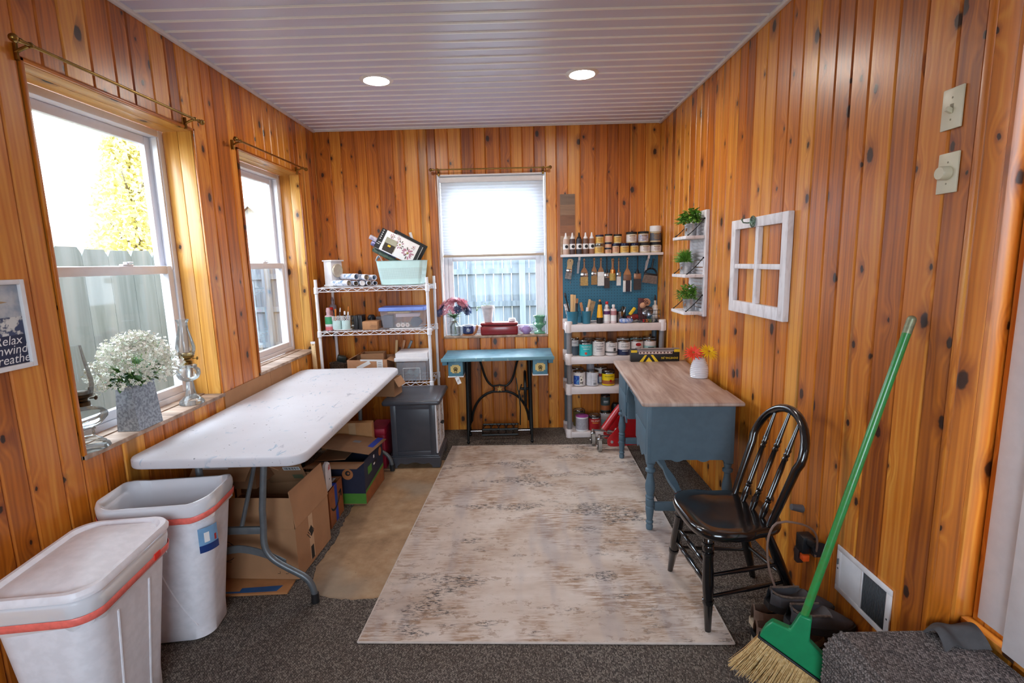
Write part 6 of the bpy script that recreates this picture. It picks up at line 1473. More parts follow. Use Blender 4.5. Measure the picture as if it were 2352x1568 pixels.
can(0.5, 4.315, S2, 0.043, 0.15, 'slim half white half slate can, leftmost on the second tier', [(0.55, 0.9, WCAN), (0.03, 0.55, DKC)], [('|', 0.74, 0.012, GREYINK)])
t = can(0.595, 4.272, S2, 0.0545, 0.138, 'turquoise can with black lid on the second tier', [(0.04, 0.74, TEALC), (0.74, 0.93, BLACKPL)], [('MINWAX', 0.79, 0.018, PAPER), ('POLYCRYLIC', 0.60, 0.017, PAPER), ('|', 0.47, 0.009, PAPER)]); disc_mark(t, 0.0545, 0.028, R(-5), 0.011, ORG)
can(0.706, 4.272, S2, 0.0535, 0.135, 'plain white lettered can between the turquoise can and the one with the grey square', [(0.04, 0.92, WCAN)], [('RUST-OLEUM', 0.8, 0.012, INK), ('Chalked', 0.63, 0.022, GREYINK), ('|', 0.47, 0.011, INK), ('|', 0.33, 0.006, GREYINK)])
t = can(0.815, 4.272, S2, 0.0515, 0.122, 'white can with a dark grey square and grey band on the second tier', [(0.04, 0.92, WCAN), (0.2, 0.32, mat('can_grey_band', (110, 108, 108), 0.5))], [('RUST-OLEUM', 0.83, 0.010, INK), ('Chalked', 0.68, 0.02, INK)]); f = MB(); f.box((0, -0.0529, 0.055), (0.022, 0.001, 0.026), rot=None); f.done('colour_square', mat('square_grey', (74, 72, 68), 0.6), t, rot=(0, 0, R(22)))
can(0.922, 4.268, S2, 0.0515, 0.124, 'half white half navy lettered can on the second tier', [(0.42, 0.92, WCAN), (0.04, 0.42, NVC)], [('RUST-OLEUM', 0.8, 0.011, INK), ('Chalked', 0.63, 0.022, GREYINK), ('|', 0.33, 0.01, PAPER)])
t = can(1.034, 4.272, S2, 0.0525, 0.127, 'white can with a red oval emblem on the second tier', [(0.04, 0.92, WCAN)], [('KRYLON', 0.74, 0.014, PAPER), ('|', 0.5, 0.01, INK)]); disc_mark(t, 0.0525, 0.74 * 0.127, 0, 0.0145, RDC, 'oval_emblem', 1.6)
can(1.143, 4.272, S2, 0.0525, 0.128, 'white and pale aqua can nearest the right post of the second tier', [(0.04, 0.92, WCAN), (0.2, 0.62, AQC)], [('|', 0.52, 0.014, INK)])
for x, lb, m in ((0.64, 'dark lidded can behind the turquoise can', DKC), (0.735, 'dark lidded white can behind the plain lettered can', WCAN), (0.94, 'can behind the navy and white one', WCAN), (1.055, 'aqua can behind the red oval can', AQC), (1.17, 'pale can behind the white and aqua one', WCAN)): can(x, 4.398, S2, 0.0525, 0.135, lb, [(0.04, 0.92, m)])
t = can(0.54, 4.272, S1, 0.0535, 0.133, 'white can with blue printed picture, leftmost on the third tier', [(0.04, 0.92, WCAN)], [], rz=R(-28))
f = MB(); f.sheet(lambda u, v: (0.0545 * math.sin(R(-40 + 62 * u)), -0.0545 * math.cos(R(-40 + 62 * u)), 0.02 + 0.075 * v), 12, 1); f.done('picture_print', BLC, t, recalc=False); f = MB(); f.sheet(lambda u, v: (0.0547 * math.sin(R(30 + 26 * u)), -0.0547 * math.cos(R(30 + 26 * u)), 0.02 + 0.075 * v), 6, 1); f.done('cow_print', mat('cow_print', (236, 232, 220), 0.5, col2=(40, 34, 34), ns=70, lo=0.5, hi=0.54), t, recalc=False)
t = can(0.653, 4.272, S1, 0.0535, 0.131, 'white can with its plain text panel and seam facing out on the third tier', [(0.04, 0.92, mat('can_cool_white', (218, 218, 226), 0.4))], [])
f = MB(); f.box((-0.018, -0.0507, 0.064), (0.002, 0.0012, 0.105), rot=(0, 0, 0.0)); f.box((0.008, -0.0535, 0.05), (0.03, 0.001, 0.0015)); f.done('seam', GREYINK, t); f = MB(); barcode(f, (0.012, 0, 0), 0.024, 0.018, T(0, -0.0548, 0.024, R(90)), 0, 2, 10); f.done('barcode', INK, t, recalc=False); f = MB(); f.sheet(lambda u, v: (0.0545 * math.sin(R(48 + 30 * u)), -0.0545 * math.cos(R(48 + 30 * u)), 0.02 + 0.075 * v), 6, 1); f.done('picture_print', BLC, t, recalc=False)
t = can(0.79, 4.272, S1, 0.0545, 0.134, 'bright yellow can with black lid on the third tier', [(0.04, 0.78, YLC), (0.78, 0.93, BLACKPL), (0.12, 0.36, BRC)], [('MINWAX', 0.82, 0.015, PAPER), ('WOOD FINISH', 0.62, 0.014, INK)]); disc_mark(t, 0.0552, 0.046, R(12), 0.011, RDC)
can(0.535, 4.398, S1, 0.0525, 0.135, 'pale can behind the blue printed can', [(0.04, 0.92, WCAN)]); can(0.745, 4.398, S1, 0.0525, 0.14, 'white can with red print behind the yellow can', [(0.04, 0.92, WCAN), (0.4, 0.6, RDC)])
t = can(0.655, 4.400, S1, 0.034, 0.175, 'small bottle with white cap and yellow label behind the seam-side can', [(0.4, 0.62, mat('label_orange_yellow', (214, 150, 40), 0.5)), (0.64, 0.86, PRC)], lidm=PAPER, kind='bottle', rim=PRC)
can(0.553, 4.395, S0, 0.0525, 0.15, 'dark olive can at the back of the bottom tier', [(0.04, 0.92, mat('can_olive', (92, 80, 40), 0.5))])
can(0.561, 4.268, S0, 0.056, 0.135, 'white tub with magenta lid and pearl label on the bottom tier', [(0.12, 0.86, PRC), (0.12, 0.86, PRC)], lidm=PUR, kind='tub', rim=PAPER)
t = can(0.672, 4.268, S0, 0.0525, 0.14, 'red can with dark lid and pale lettering on the bottom tier', [(0.04, 0.8, RDC), (0.8, 0.93, BLACKPL)], [('MINWAX', 0.84, 0.014, PAPER), ('GEL STAIN', 0.66, 0.018, mat('letter_cream', (240, 220, 190), 0.5)), ('|', 0.54, 0.011, mat('letter_amber', (230, 170, 50), 0.5))])
can(0.79, 4.385, S0, 0.052, 0.13, 'white and blue can under the dark green bottle on the bottom tier', [(0.04, 0.92, WCAN), (0.2, 0.5, AQC)])
can(0.785, 4.385, S0 + 0.1292, 0.042, 0.155, 'dark green can stacked on the white and blue can', [(0.05, 0.9, DGC), (0.12, 0.4, BRC)], [('|', 0.66, 0.013, PAPER), ('|', 0.58, 0.008, PAPER)], lidm=BLACKPL, kind='bottle')
o = MB().lathe([(0.03, 0.0004), (0.038, 0.01), (0.04, 0.17), (0.03, 0.2), (0, 0.205)], n=20).done('black_canister', BLACKPL, loc=(0.88, 4.39, S0)); tag(o, 'black canister behind the far desk leg on the bottom tier', 'canister')

# ---- top tier
def bucket(x, y, r, h, label, m=BUCKET):
    t_ = thing('metal_bucket', label, 'bucket', (x, y, S3), 0, 'small teal buckets'); MB().shell([(r * 0.76, 0.0004), (r * 0.78, 0.004), (r * 0.98, h - 0.004), (r, h)], 0.0018, n=26).done('bucket_body', m, t_); return t_
bucket(0.487, 4.285, 0.053, 0.108, 'larger teal bucket of paint sticks at the left end of the top tier'); bucket(0.604, 4.285, 0.042, 0.108, 'teal bucket of wooden tools, right of the paint stick bucket'); bucket(0.562, 4.37, 0.03, 0.055, 'tiny empty teal bucket between the two filled ones')
def stick(x, y, z, L, w, a, b, m, label, cat='paint stick', name='paint_stick', th=0.003):
    o = MB().box((0, 0, L / 2), (w, th, L), 0.001).done(name, m, loc=(x, y, z), rot=(R(b), R(a), 0)); return tag(o, label, cat)
stick(0.478, 4.272, S3 + 0.01, 0.24, 0.024, 1, -4, STICK, 'front pale paint stirring stick in the larger teal bucket'); stick(0.499, 4.282, S3 + 0.01, 0.236, 0.024, 1.5, -4, STICK, 'second pale stirring stick in the larger teal bucket')
stick(0.47, 4.31, S3 + 0.01, 0.165, 0.04, -12, -6, mat('photo_card', (120, 96, 90), 0.5, col2=(226, 220, 220), ns=40), 'printed card in the larger teal bucket', 'card', 'printed_card')
t_ = thing('craft_brush', 'black handled brush leaning far left out of the larger teal bucket', 'brush', (0.482, 4.30, S3 + 0.01), rot=(0, R(-13), 0)); MB().tube([(0, 0, 0), (0, 0, 0.22)], 0.006, 8).done('handle', BLACKPL, t_); MB().box((0, 0, 0.24), (0.018, 0.009, 0.04), 0.002).done('bristles', BLACKPL, t_)
stick(0.507, 4.30, S3 + 0.01, 0.205, 0.018, 7, -5, HANDLEWOOD, 'tan brush handle at the right of the larger teal bucket', 'brush', 'brush_handle', 0.01); stick(0.512, 4.285, S3 + 0.01, 0.165, 0.022, 4, -3, BLACKPL, 'black scraper in the larger teal bucket', 'scraper', 'scraper', 0.008)
stick(0.594, 4.27, S3 + 0.01, 0.2, 0.02, 11, -2, STICK, 'slanted pale wooden stick in the second teal bucket'); stick(0.612, 4.292, S3 + 0.012, 0.185, 0.05, 16, -5, mat('worn_bristle', (170, 140, 104), 0.8, noise=0.35, ns=50), 'wide worn brush in the second teal bucket', 'brush', 'chip_brush', 0.01); stick(0.59, 4.305, S3 + 0.01, 0.17, 0.022, -10, -4, HANDLEWOOD, 'brown handle leaning left in the second teal bucket', 'brush', 'brush_handle', 0.01); stick(0.602, 4.262, S3 + 0.02, 0.12, 0.018, 3, 0, TRIMWHITE, 'short white scraper in the second teal bucket', 'scraper', 'scraper', 0.006)
t_ = thing('glue_bottle', 'yellow wood glue bottle with black base and cap on the top tier', 'glue bottle', (0.718, 4.28, S3)); MB().lathe([(0.026, 0.0004), (0.028, 0.004), (0.027, 0.05)], n=20).done('base', INK, t_); MB().lathe([(0.0268, 0.0502), (0.024, 0.09), (0.018, 0.14), (0.0165, 0.16)], n=20).done('bottle_body', mat('glue_yellow', (246, 176, 16), 0.35), t_); MB().lathe([(0.0168, 0.1602), (0.013, 0.175), (0.011, 0.185), (0, 0.186)], n=16).done('neck', INK, t_); MB().lathe([(0.0105, 0.1862), (0.009, 0.2), (0, 0.201)], n=14).done('nozzle', AMBER, t_)
bottle('finish_bottle', 'white bottle with purple label beside the yellow glue', 'bottle', 0.777, 4.285, S3, 0.0275, 0.158, mat('milky_bottle', (226, 218, 220), 0.35), 0.42, 0.2, 1.1, PAPER, [(0.12, 0.46, PAPER), (0.48, 0.66, mat('label_purple', (92, 40, 96), 0.5))])
bottle('finish_bottle', 'white bottle with rose label, right of the purple labelled one', 'bottle', 0.834, 4.285, S3, 0.0265, 0.158, mat('rose_milky_bottle', (226, 206, 206), 0.35), 0.42, 0.2, 1.1, PAPER, [(0.12, 0.42, PAPER), (0.44, 0.66, mat('label_rose', (190, 130, 134), 0.5))])
bottle('finish_bottle', 'bottle with a small red cap behind the two white ones', 'bottle', 0.793, 4.37, S3, 0.024, 0.178, mat('grey_mauve_plastic', (150, 138, 146), 0.4), 0.45, 0.2, 1.1, mat('red_cap', (222, 40, 30), 0.35))
o = MB().sheet(lambda u, v: (0.12 * (u - 0.5), 0.035 * math.sin(v * 2 * PI), 0.001 + 0.14 * (1 - abs(math.cos(v * PI))) ** 0.8 * (0.72 + 0.2 * math.sin(u * 9))), 14, 12, 0.002).done('black_bag', mat('black_bag', (26, 24, 26), 0.5), loc=(0.895, 4.40, S3)); tag(o, 'crumpled black bag behind the bottles on the top tier', 'bag')
t_ = thing('tin_can', 'small open tin on the top tier in front of the black bag', 'tin', (0.894, 4.30, S3)); MB().shell([(0.029, 0.0004), (0.03, 0.003), (0.03, 0.095)], 0.001, n=22).done('can_body', TIN, t_)
stick(0.905, 4.30, S3 + 0.008, 0.13, 0.008, 15, 0, CHROME, 'shiny blade standing in the small open tin', 'tool', 'palette_knife', 0.002)
o = MB().sheet(lambda u, v: (0.06 * math.cos(2 * PI * u) * (0.3 + 0.7 * math.sin(PI * v)), 0.035 * math.sin(2 * PI * u) * (0.3 + 0.7 * math.sin(PI * v)), 0.022 + 0.02 * -math.cos(PI * v) + 0.004 * math.sin(u * 40) * math.sin(PI * v)), 26, 8).done('screw_bag', mat('blue_clear_bag', (80, 120, 200), 0.2, col2=(190, 200, 220), ns=60), loc=(0.932, 4.24, S3), recalc=False); tag(o, 'small blue and clear bag of hardware at the front edge of the top tier', 'bag')
t_ = thing('red_power_tool', 'compact red and black tool with a yellow grip on the top tier', 'tool', (0.995, 4.29, S3)); MB().tube([(-0.045, 0, 0.03), (0.0, 0, 0.042), (0.045, 0, 0.05)], [0.026, 0.03, 0.022], 14).done('tool_body', mat('tool_red', (140, 26, 30), 0.4, col2=(30, 26, 28), ns=28), t_); MB().box((0, 0, 0.095), (0.026, 0.024, 0.075), 0.006, (0, R(38), 0)).done('grip', PETALY, t_); MB().ball((-0.012, -0.028, 0.045), 0.009, 10).done('dial', CHROME, t_)
wb = thing('wire_basket', 'black wire basket at the right end of the top tier', 'basket', (1.128, 4.275, S3))
f = MB(); bw_, bd_, bh_ = 0.085, 0.05, 0.105
for k in range(4):
    z = 0.003 + (bh_ - 0.003) * k / 3; f.tube([(-bw_, -bd_, z), (bw_, -bd_, z), (bw_, bd_, z), (-bw_, bd_, z)], 0.0022, 6, closed=True)
for k in range(9):
    x = -bw_ + 2 * bw_ * k / 8; f.tube([(x, -bd_, bh_), (x, -bd_, 0.003), (x, bd_, 0.003), (x, bd_, bh_)], 0.0014, 5)
f.done('wire_frame', BLACKPL, wb)
o = MB().sheet(lambda u, v: ((0.008 + 0.026 * u) * math.cos(u * 15) * (0.75 + 0.3 * v), -0.03 * (1 - u) * v - 0.01 * v, (0.008 + 0.026 * u) * math.sin(u * 15) * (0.75 + 0.3 * v) + 0.014), 60, 4, 0.003).ball((-0.028, 0.005, -0.012), (0.028, 0.022, 0.026), 12).done('fabric_rose', mat('peach_cloth', (206, 152, 120), 0.9, noise=0.2), loc=(1.11, 4.275, S3 + 0.155)); tag(o, 'rolled peach cloth on top of the black wire basket', 'cloth')
stick(1.08, 4.30, S3 + 0.012, 0.19, 0.075, 2, -3, mat('dark_red_card', (84, 34, 38), 0.6), 'dark red folder standing at the left inside the wire basket', 'folder', 'folder', 0.012)
bottle('spray_bottle', 'pale bottle with black collar and white tip standing in the wire basket', 'bottle', 1.187, 4.29, S3 + 0.006, 0.024, 0.222, mat('cream_bottle', (214, 200, 188), 0.35), 0.4, 0.34, 0.5, INK, [(0.2, 0.5, PAPER)])
o = MB().lathe([(0.01, 0), (0.042, 0.012), (0.046, 0.02), (0.03, 0.03), (0, 0.034)], n=22).done('steel_scoop', mat('dark_steel', (120, 116, 120), 0.25, 0.9), loc=(1.12, 4.262, S3 + 0.088), rot=(R(62), 0, R(-20))); tag(o, 'dark steel scoop tilted on the front of the wire basket', 'scoop')
rr = random.Random(4)
for k, (m_, lb) in enumerate(((RED, 'small red spool'), (AMBER, 'small amber spool'), (mat('olive_pl', (120, 130, 60), 0.4), 'small olive spool'), (CHROME, 'small chrome clip'), (BLACKPL, 'small black clip'))):
    o = MB().lathe([(0, 0), (0.013, 0), (0.013, 0.004), (0.008, 0.006), (0.008, 0.018), (0.013, 0.02), (0.013, 0.024), (0, 0.024)], n=14).done('thread_spool', m_, loc=(1.082 + 0.027 * k, 4.244, S3 + 0.006)); tag(o, lb + ' at the bottom of the black wire basket', 'spool')

# ------------------------------------------------------------------ writing desk
dk = thing('writing_desk', 'blue-grey painted kneehole desk with whitewashed wood top against the right wall', 'desk', (0.962, 3.1695, 0), R(-3.5))
X0, X1, Y0, Y1 = -0.225, 0.235, -0.545, 0.545
slab('desktop', [(-0.265, -0.575), (-0.245, -0.59), (0.265, -0.59), (0.265, -0.33), (0.252, -0.32), (0.252, 0.32), (0.265, 0.33), (0.265, 0.59), (-0.245, 0.59), (-0.265, 0.575)][::1], 0.737, 0.76, DESKTOP, dk, 0.008)
def wave(L, x0, z0, depth, lobes, n=30):
    return [(x0 + L * i / n, z0 + depth * (0.5 - 0.5 * math.cos(2 * PI * lobes * i / n)) * (1 if 2 < i < n - 2 else 0.3)) for i in range(n + 1)]
for s, zb in ((-1, 0.385), (1, 0.385)):
    ya, yb_ = (Y0, Y0 + 0.36) if s < 0 else (Y1 - 0.36, Y1)
    f = MB(); f.span((X0 + 0.012, ya + 0.004, 0.425), (X1, yb_ - 0.004, 0.7365)); f.done('pedestal', TEAL, dk)
    f = MB(); yo = ya if s < 0 else yb_ - 0.012
    f.prism([(X0 + 0.02, 0.736), (X1 - 0.02, 0.736)][::-1] + wave(X1 - X0 - 0.04, X0 + 0.02, 0.415, 0.028, 3), yo - 0.001, yo + 0.013, 'y'); f.done('side_panel', TEAL, dk)
    f = MB(); f.prism([(ya + 0.04, 0.436), (yb_ - 0.02, 0.436)][::-1] + wave(0.30, ya + 0.04, 0.385, 0.03, 2), X0 + 0.004, X0 + 0.014, 'x'); f.done('front_apron', TEAL, dk)
    for z0, z1 in ((0.588, 0.732), (0.44, 0.583)):
        f = MB(); f.span((X0 - 0.002, ya + 0.042, z0), (X0 + 0.011, yb_ - 0.006, z1), 0.0025); f.done('drawer', TEAL, dk)
f = MB(); f.span((X0 + 0.012, Y0 + 0.36, 0.65), (X1, Y1 - 0.36, 0.7365)); f.done('centre_rail', TEAL, dk)
f = MB(); q = [(-0.181, 0.736), (-0.181, 0.55)] + [(-0.165, 0.55), (-0.16, 0.60), (-0.145, 0.655), (-0.13, 0.64), (-0.12, 0.665), (-0.07, 0.69), (-0.03, 0.672), (0, 0.694), (0.03, 0.672), (0.07, 0.69), (0.12, 0.665), (0.13, 0.64), (0.145, 0.655), (0.16, 0.60), (0.165, 0.55)] + [(0.181, 0.55), (0.181, 0.736)]
f.prism(q[::-1], X0 - 0.001, X0 + 0.0115, 'x'); f.done('arched_apron', TEAL, dk)
f = MB(); f.span((X1 - 0.012, Y0 + 0.36, 0.45), (X1, Y1 - 0.36, 0.6495)); f.done('back_panel', TEAL, dk)
legp = [(0.013, 0.0), (0.018, 0.012), (0.02, 0.03), (0.016, 0.045), (0.021, 0.052), (0.021, 0.058), (0.016, 0.065), (0.0205, 0.10), (0.0225, 0.12), (0.0235, 0.125), (0.0235, 0.145), (0.019, 0.150), (0.0235, 0.156), (0.0235, 0.19), (0.019, 0.195), (0.0245, 0.201), (0.0245, 0.208), (0.019, 0.215), (0.027, 0.25), (0.027, 0.275), (0.018, 0.325), (0.0165, 0.345), (0.027, 0.355), (0.027, 0.368), (0.018, 0.375), (0.0225, 0.402)]
for sx in (-1, 1):
    for s in (-1, 1):
        x = X0 + 0.022 if sx < 0 else X1 - 0.022; y = s * (0.545 - 0.022); b0 = 0.0102 if sx < 0 else 0.001
        f = MB(); f.lathe([(r, max(b0, z)) for r, z in legp], (x, y, 0), 20); f.box((x, y, 0.57), (0.044, 0.044, 0.332), 0.002); f.done('leg', TEAL, dk)
for s in (-1, 1):
    y = s * 0.523; f = MB(); f.span((X0 + 0.047, y - 0.01, 0.122), (X1 - 0.047, y + 0.01, 0.172), 0.003); f.done('stretcher', TEAL, dk)
f = MB(); q = []
for i in range(17):
    t = i / 16; q.append((-0.512 + 1.024 * t, 0.024 * (0.55 + 0.45 * abs(math.cos(3 * PI * t)))))
f.prism([(b, a) for a, b in q] + [(-b, a) for a, b in q[::-1]], 0.135, 0.158, 'z'); f.done('long_stretcher', TEAL, dk)
vz = thing('flower_vase', 'white ribbed vase with one orange-red and one yellow gerbera on the desk', 'flowers', (1.165, 3.165, 0.7606))
prof = []
for i in range(45):
    t = i / 44; r = 0.042 + 0.022 * math.sin(PI * (0.15 + 0.72 * t)) - 0.022 * t; prof.append((r + 0.0022 * math.sin(t * 2 * PI * 11), 0.0005 + 0.125 * t))
MB().shell(prof, 0.006, n=32).done('vase_body', CERAMIC, vz)
f = MB(); f.tube([(-0.01, 0, 0.03), (-0.02, 0, 0.12), (-0.035, -0.01, 0.15)], 0.003, 6).tube([(0.01, 0, 0.03), (0.02, 0, 0.12), (0.033, -0.02, 0.155)], 0.003, 6); f.done('stems', LEAFDARK, vz)
for x, y, z, m_, nm, tilt in ((-0.045, -0.015, 0.16, PETALR, 'red_gerbera', (0.75, -0.35, 0)), (0.045, -0.03, 0.168, PETALY, 'yellow_gerbera', (0.8, 0.25, 0))):
    f = MB(); petalflower(f, (x, y, z), 0.067, 17, 0, tilt, 0.17, -0.05, 2, random.Random(3), 1); petalflower(f, (x, y, z + 0.004), 0.036, 13, 0, tilt, 0.22, 0.2, 2, random.Random(5)); f.done(nm, [m_, mat('gerbera_centre', (160, 96, 30), 0.8)], vz, recalc=False)
jb = thing('tool_box_carton', 'black and yellow boxed woodworking jig lying upside down behind the desk', 'box', (1.035, 4.0, PSZ[2] + 0.0008), R(-2.5))
jb.location = (1.03, 3.71, 0.7608)
MB().span((-0.178, -0.02, 0.0), (0.178, 0.025, 0.092), 0.0015).done('box_body', mat('box_black', (24, 22, 22), 0.5), jb)
f = MB(); f.box((-0.155, -0.0204, 0.078), (0.044, 0.0008, 0.018), mi=0); f.box((0.158, -0.0204, 0.08), (0.042, 0.0008, 0.02), mi=0); f.prism([(-0.115, 0), (-0.075, 0.05), (-0.06, 0.05), (-0.088, 0.0)], -0.0209, -0.0201, 'y', 0); f.prism([(0.025, 0), (-0.015, 0.05), (-0.033, 0.05), (0.0, 0.0)], -0.0209, -0.0201, 'y', 0); f.prism([(-0.07, 0), (-0.046, 0.034), (-0.02, 0.0)], -0.0209, -0.0201, 'y', 0)
f.span((-0.13, -0.0207, 0.075), (0.135, -0.0201, 0.088), mi=2).span((-0.12, -0.0209, 0.057), (0.125, -0.0203, 0.074), mi=1).span((-0.13, -0.0203, 0.0925), (0.178, 0.025, 0.094), mi=2)
for k in range(10): f.box((-0.108 + 0.025 * k, -0.0213, 0.067), (0.011, 0.0008, 0.011), mi=3)
f.text('DOVETAIL JIG', 0.02, T(0.105, -0.0206, 0.026, R(90), 0, 0) @ T(0, 0, 0, 0, 0, PI), 0, 0.125, bold=0.01)
f.done('box_print', [mat('box_yellow', (236, 196, 20), 0.5), mat('box_pale', (222, 196, 184), 0.5), mat('box_grey', (150, 134, 132), 0.5), mat('box_maroon', (84, 40, 36), 0.5)], jb)

# ------------------------------------------------------------------ floor jack
jk = thing('floor_jack', 'red trolley jack on the floor between the desk legs', 'jack', (0.86, 3.93, 0.0))
f = MB()
for y in (-0.085, 0.085): f.prism([(-0.155, 0.085), (-0.15, 0.062), (-0.13, 0.052), (-0.1, 0.05), (0.30, 0.075), (0.36, 0.09), (0.36, 0.27), (0.0, 0.27), (-0.07, 0.21), (-0.145, 0.125), (-0.155, 0.105)], y - 0.004, y + 0.004, 'y')
f.done('side_plate', RED, jk); f = MB(); f.tube([(-0.165, 0, 0.165), (-0.06, 0, 0.315), (-0.03, 0, 0.35)], 0.03, 14).done('handle_socket', RED, jk)
f = MB()
for y in (-0.09, 0.09): f.cyl((-0.118, y - 0.004, 0.09), (-0.118, y + 0.004, 0.09), 0.012, n=14)
f.tube([(-0.14, 0, 0.135), (-0.06, 0, 0.125), (0.05, 0, 0.13)], 0.01, 8).ball((-0.15, 0, 0.15), 0.011, 10).ball((-0.07, 0, 0.16), 0.014, 10).cyl((-0.06, -0.09, 0.085), (-0.06, 0.09, 0.085), 0.01, n=10); f.done('axle_hardware', CHROME, jk)
for x, y, zz in ((-0.215, -0.075, 0.0102), (-0.245, 0.07, 0.0102)):
    f = MB(); f.tube([(x - 0.012, y, zz + 0.05), (x + 0.014, y, zz + 0.05)], 0.0495, 26).done('caster_wheel', mat('grey_tyre', (150, 142, 134), 0.6), jk)
    f = MB(); f.tube([(x - 0.0145, y, zz + 0.05), (x + 0.0165, y, zz + 0.05)], 0.040, 24); f.done('wheel_hub', BLACKPL, jk)
    f = MB(); f.span((x - 0.018, y - 0.012, zz + 0.03), (x - 0.0145, y + 0.012, zz + 0.1), 0.001).span((x + 0.0165, y - 0.012, zz + 0.03), (x + 0.02, y + 0.012, zz + 0.1), 0.001).span((x - 0.018, y - 0.02, zz + 0.1), (x + 0.02, y + 0.02, zz + 0.108), 0.002).ball((x - 0.018, y, zz + 0.042), 0.008, 10).cyl((x, y, zz + 0.108), (x, y, zz + 0.135), 0.011, n=12); f.tube([(x, y, zz + 0.125), (-0.06, y * 0.8, 0.125)], 0.009, 8); f.done('caster_fork', CHROME, jk)
f = MB(); f.span((0.2, -0.08, 0.04), (0.34, 0.08, 0.09), 0.01).cyl((0.3, -0.1, 0.0505), (0.3, 0.1, 0.0505), 0.05, n=24); f.done('front_roller', BLACKPL, jk)

# ------------------------------------------------------------------ black chair
ch = thing('spindle_chair', 'glossy black wooden hoop-back spindle chair beside the desk', 'chair', (0.88, 2.03, 0), R(2.5))
out = []
for i in range(48):
    a = 2 * PI * i / 48; c, s_ = math.cos(a), math.sin(a); w2 = 0.205 if c < 0 else 0.185
    out.append((0.0 + 0.195 * math.copysign(abs(c) ** 0.62, c), w2 * math.copysign(abs(s_) ** 0.6, s_) * (1 - 0.06 * c)))
f = MB(); n = len(out)
rings = [[(x * k, y * k, z) for x, y in out] for k, z in ((0.9, 0.408), (0.985, 0.416), (1.0, 0.43), (0.985, 0.447), (0.93, 0.452), (0.7, 0.445), (0.35, 0.441))]
loft(f, rings, cap0=True, cap1=True); f.done('seat', BLACKPAINT, ch, sharp=60)
def turned(mb, a, b, prof, n=14):
    a, b = V(a), V(b); mb.tube([a.lerp(b, t) for t, r in prof], [r for t, r in prof], n)
LEGP = [(0, 0.013), (0.02, 0.017), (0.06, 0.02), (0.065, 0.0235), (0.09, 0.0235), (0.095, 0.019), (0.13, 0.0235), (0.16, 0.019), (0.165, 0.0235), (0.19, 0.0235), (0.2, 0.02), (0.42, 0.0225), (0.55, 0.022), (0.66, 0.019), (0.665, 0.023), (0.7, 0.023), (0.72, 0.019), (1.0, 0.0125)]
ft_ = {}
for nm, top, bot, pr in (('front', (-0.135, 0.14), (-0.143, 0.248), 1), ('front', (-0.135, -0.14), (-0.133, -0.165), 1), ('rear', (0.115, 0.12), (0.235, 0.185), 0), ('rear', (0.115, -0.12), (0.305, -0.06), 0)):
    b0 = 0.0102 if nm == 'front' else 0.0008; a_, b_ = (top[0], top[1], 0.412), (bot[0], bot[1], b0)
    f = MB(); turned(f, a_, b_, LEGP if pr else [(0, 0.014), (0.3, 0.02), (0.6, 0.0215), (1, 0.0135)]); f.done('leg', BLACKPAINT, ch); ft_[(nm, top[1] > 0)] = (V(a_), V(b_))
def at_leg(k, z): a_, b_ = ft_[k]; return a_.lerp(b_, (a_.z - z) / (a_.z - b_.z))
RUNG = [(0, 0.007), (0.2, 0.0095), (0.3, 0.012), (0.32, 0.009), (0.5, 0.0125), (0.68, 0.009), (0.7, 0.012), (0.8, 0.0095), (1, 0.007)]
PL = [(0, 0.007), (0.5, 0.0105), (1, 0.007)]
for ka, kb, zs_, pr in ((('front', True), ('front', False), (0.20, 0.275), RUNG), (('front', False), ('rear', False), (0.155, 0.245), PL), (('front', True), ('rear', True), (0.155, 0.245), PL), (('rear', True), ('rear', False), (0.18,), PL)):
    for z in zs_: f = MB(); turned(f, at_leg(ka, z), at_leg(kb, z), pr, 10); f.done('stretcher', BLACKPAINT, ch)
def hoop(t):
    La, r_ = 0.275, 0.176; tot = 2 * La + PI * r_; s_ = t * tot
    if s_ < La: k = s_ / La; yy, zz = 0.148 + 0.02 * k, 0.44 + La * k
    elif s_ > tot - La: k = (tot - s_) / La; yy, zz = -0.148 - 0.02 * k, 0.44 + La * k
    else: a = (s_ - La) / r_; yy, zz = r_ * math.cos(a), 0.44 + La + 0.93 * r_ * math.sin(a)
    return V((0.108 + (zz - 0.44) * 0.34, yy, zz))
f = MB(); f.tube([hoop(i / 40) for i in range(41)], [0.0145 + 0.003 * math.sin(PI * i / 40) for i in range(41)], 12); f.done('hoop_back', BLACKPAINT, ch)
SPN = [(0, 0.0095), (0.06, 0.013), (0.12, 0.0145), (0.17, 0.010), (0.185, 0.0135), (0.2, 0.010), (0.215, 0.0135), (0.23, 0.0105), (0.5, 0.0115), (0.6, 0.0095), (0.615, 0.013), (0.635, 0.0095), (0.655, 0.013), (0.675, 0.0095), (0.7, 0.0125), (0.72, 0.0095), (1, 0.006)]
for y0, y1 in ((0.078, 0.088), (0.0, 0.002), (-0.078, -0.084)):
    top = min((hoop(i / 80) for i in range(81)), key=lambda p: abs(p.y - y1) + (10 if p.z < 0.7 else 0)); f = MB(); turned(f, (0.112, y0, 0.44), (top.x, top.y, top.z - 0.004), SPN, 12); f.done('spindle', BLACKPAINT, ch)

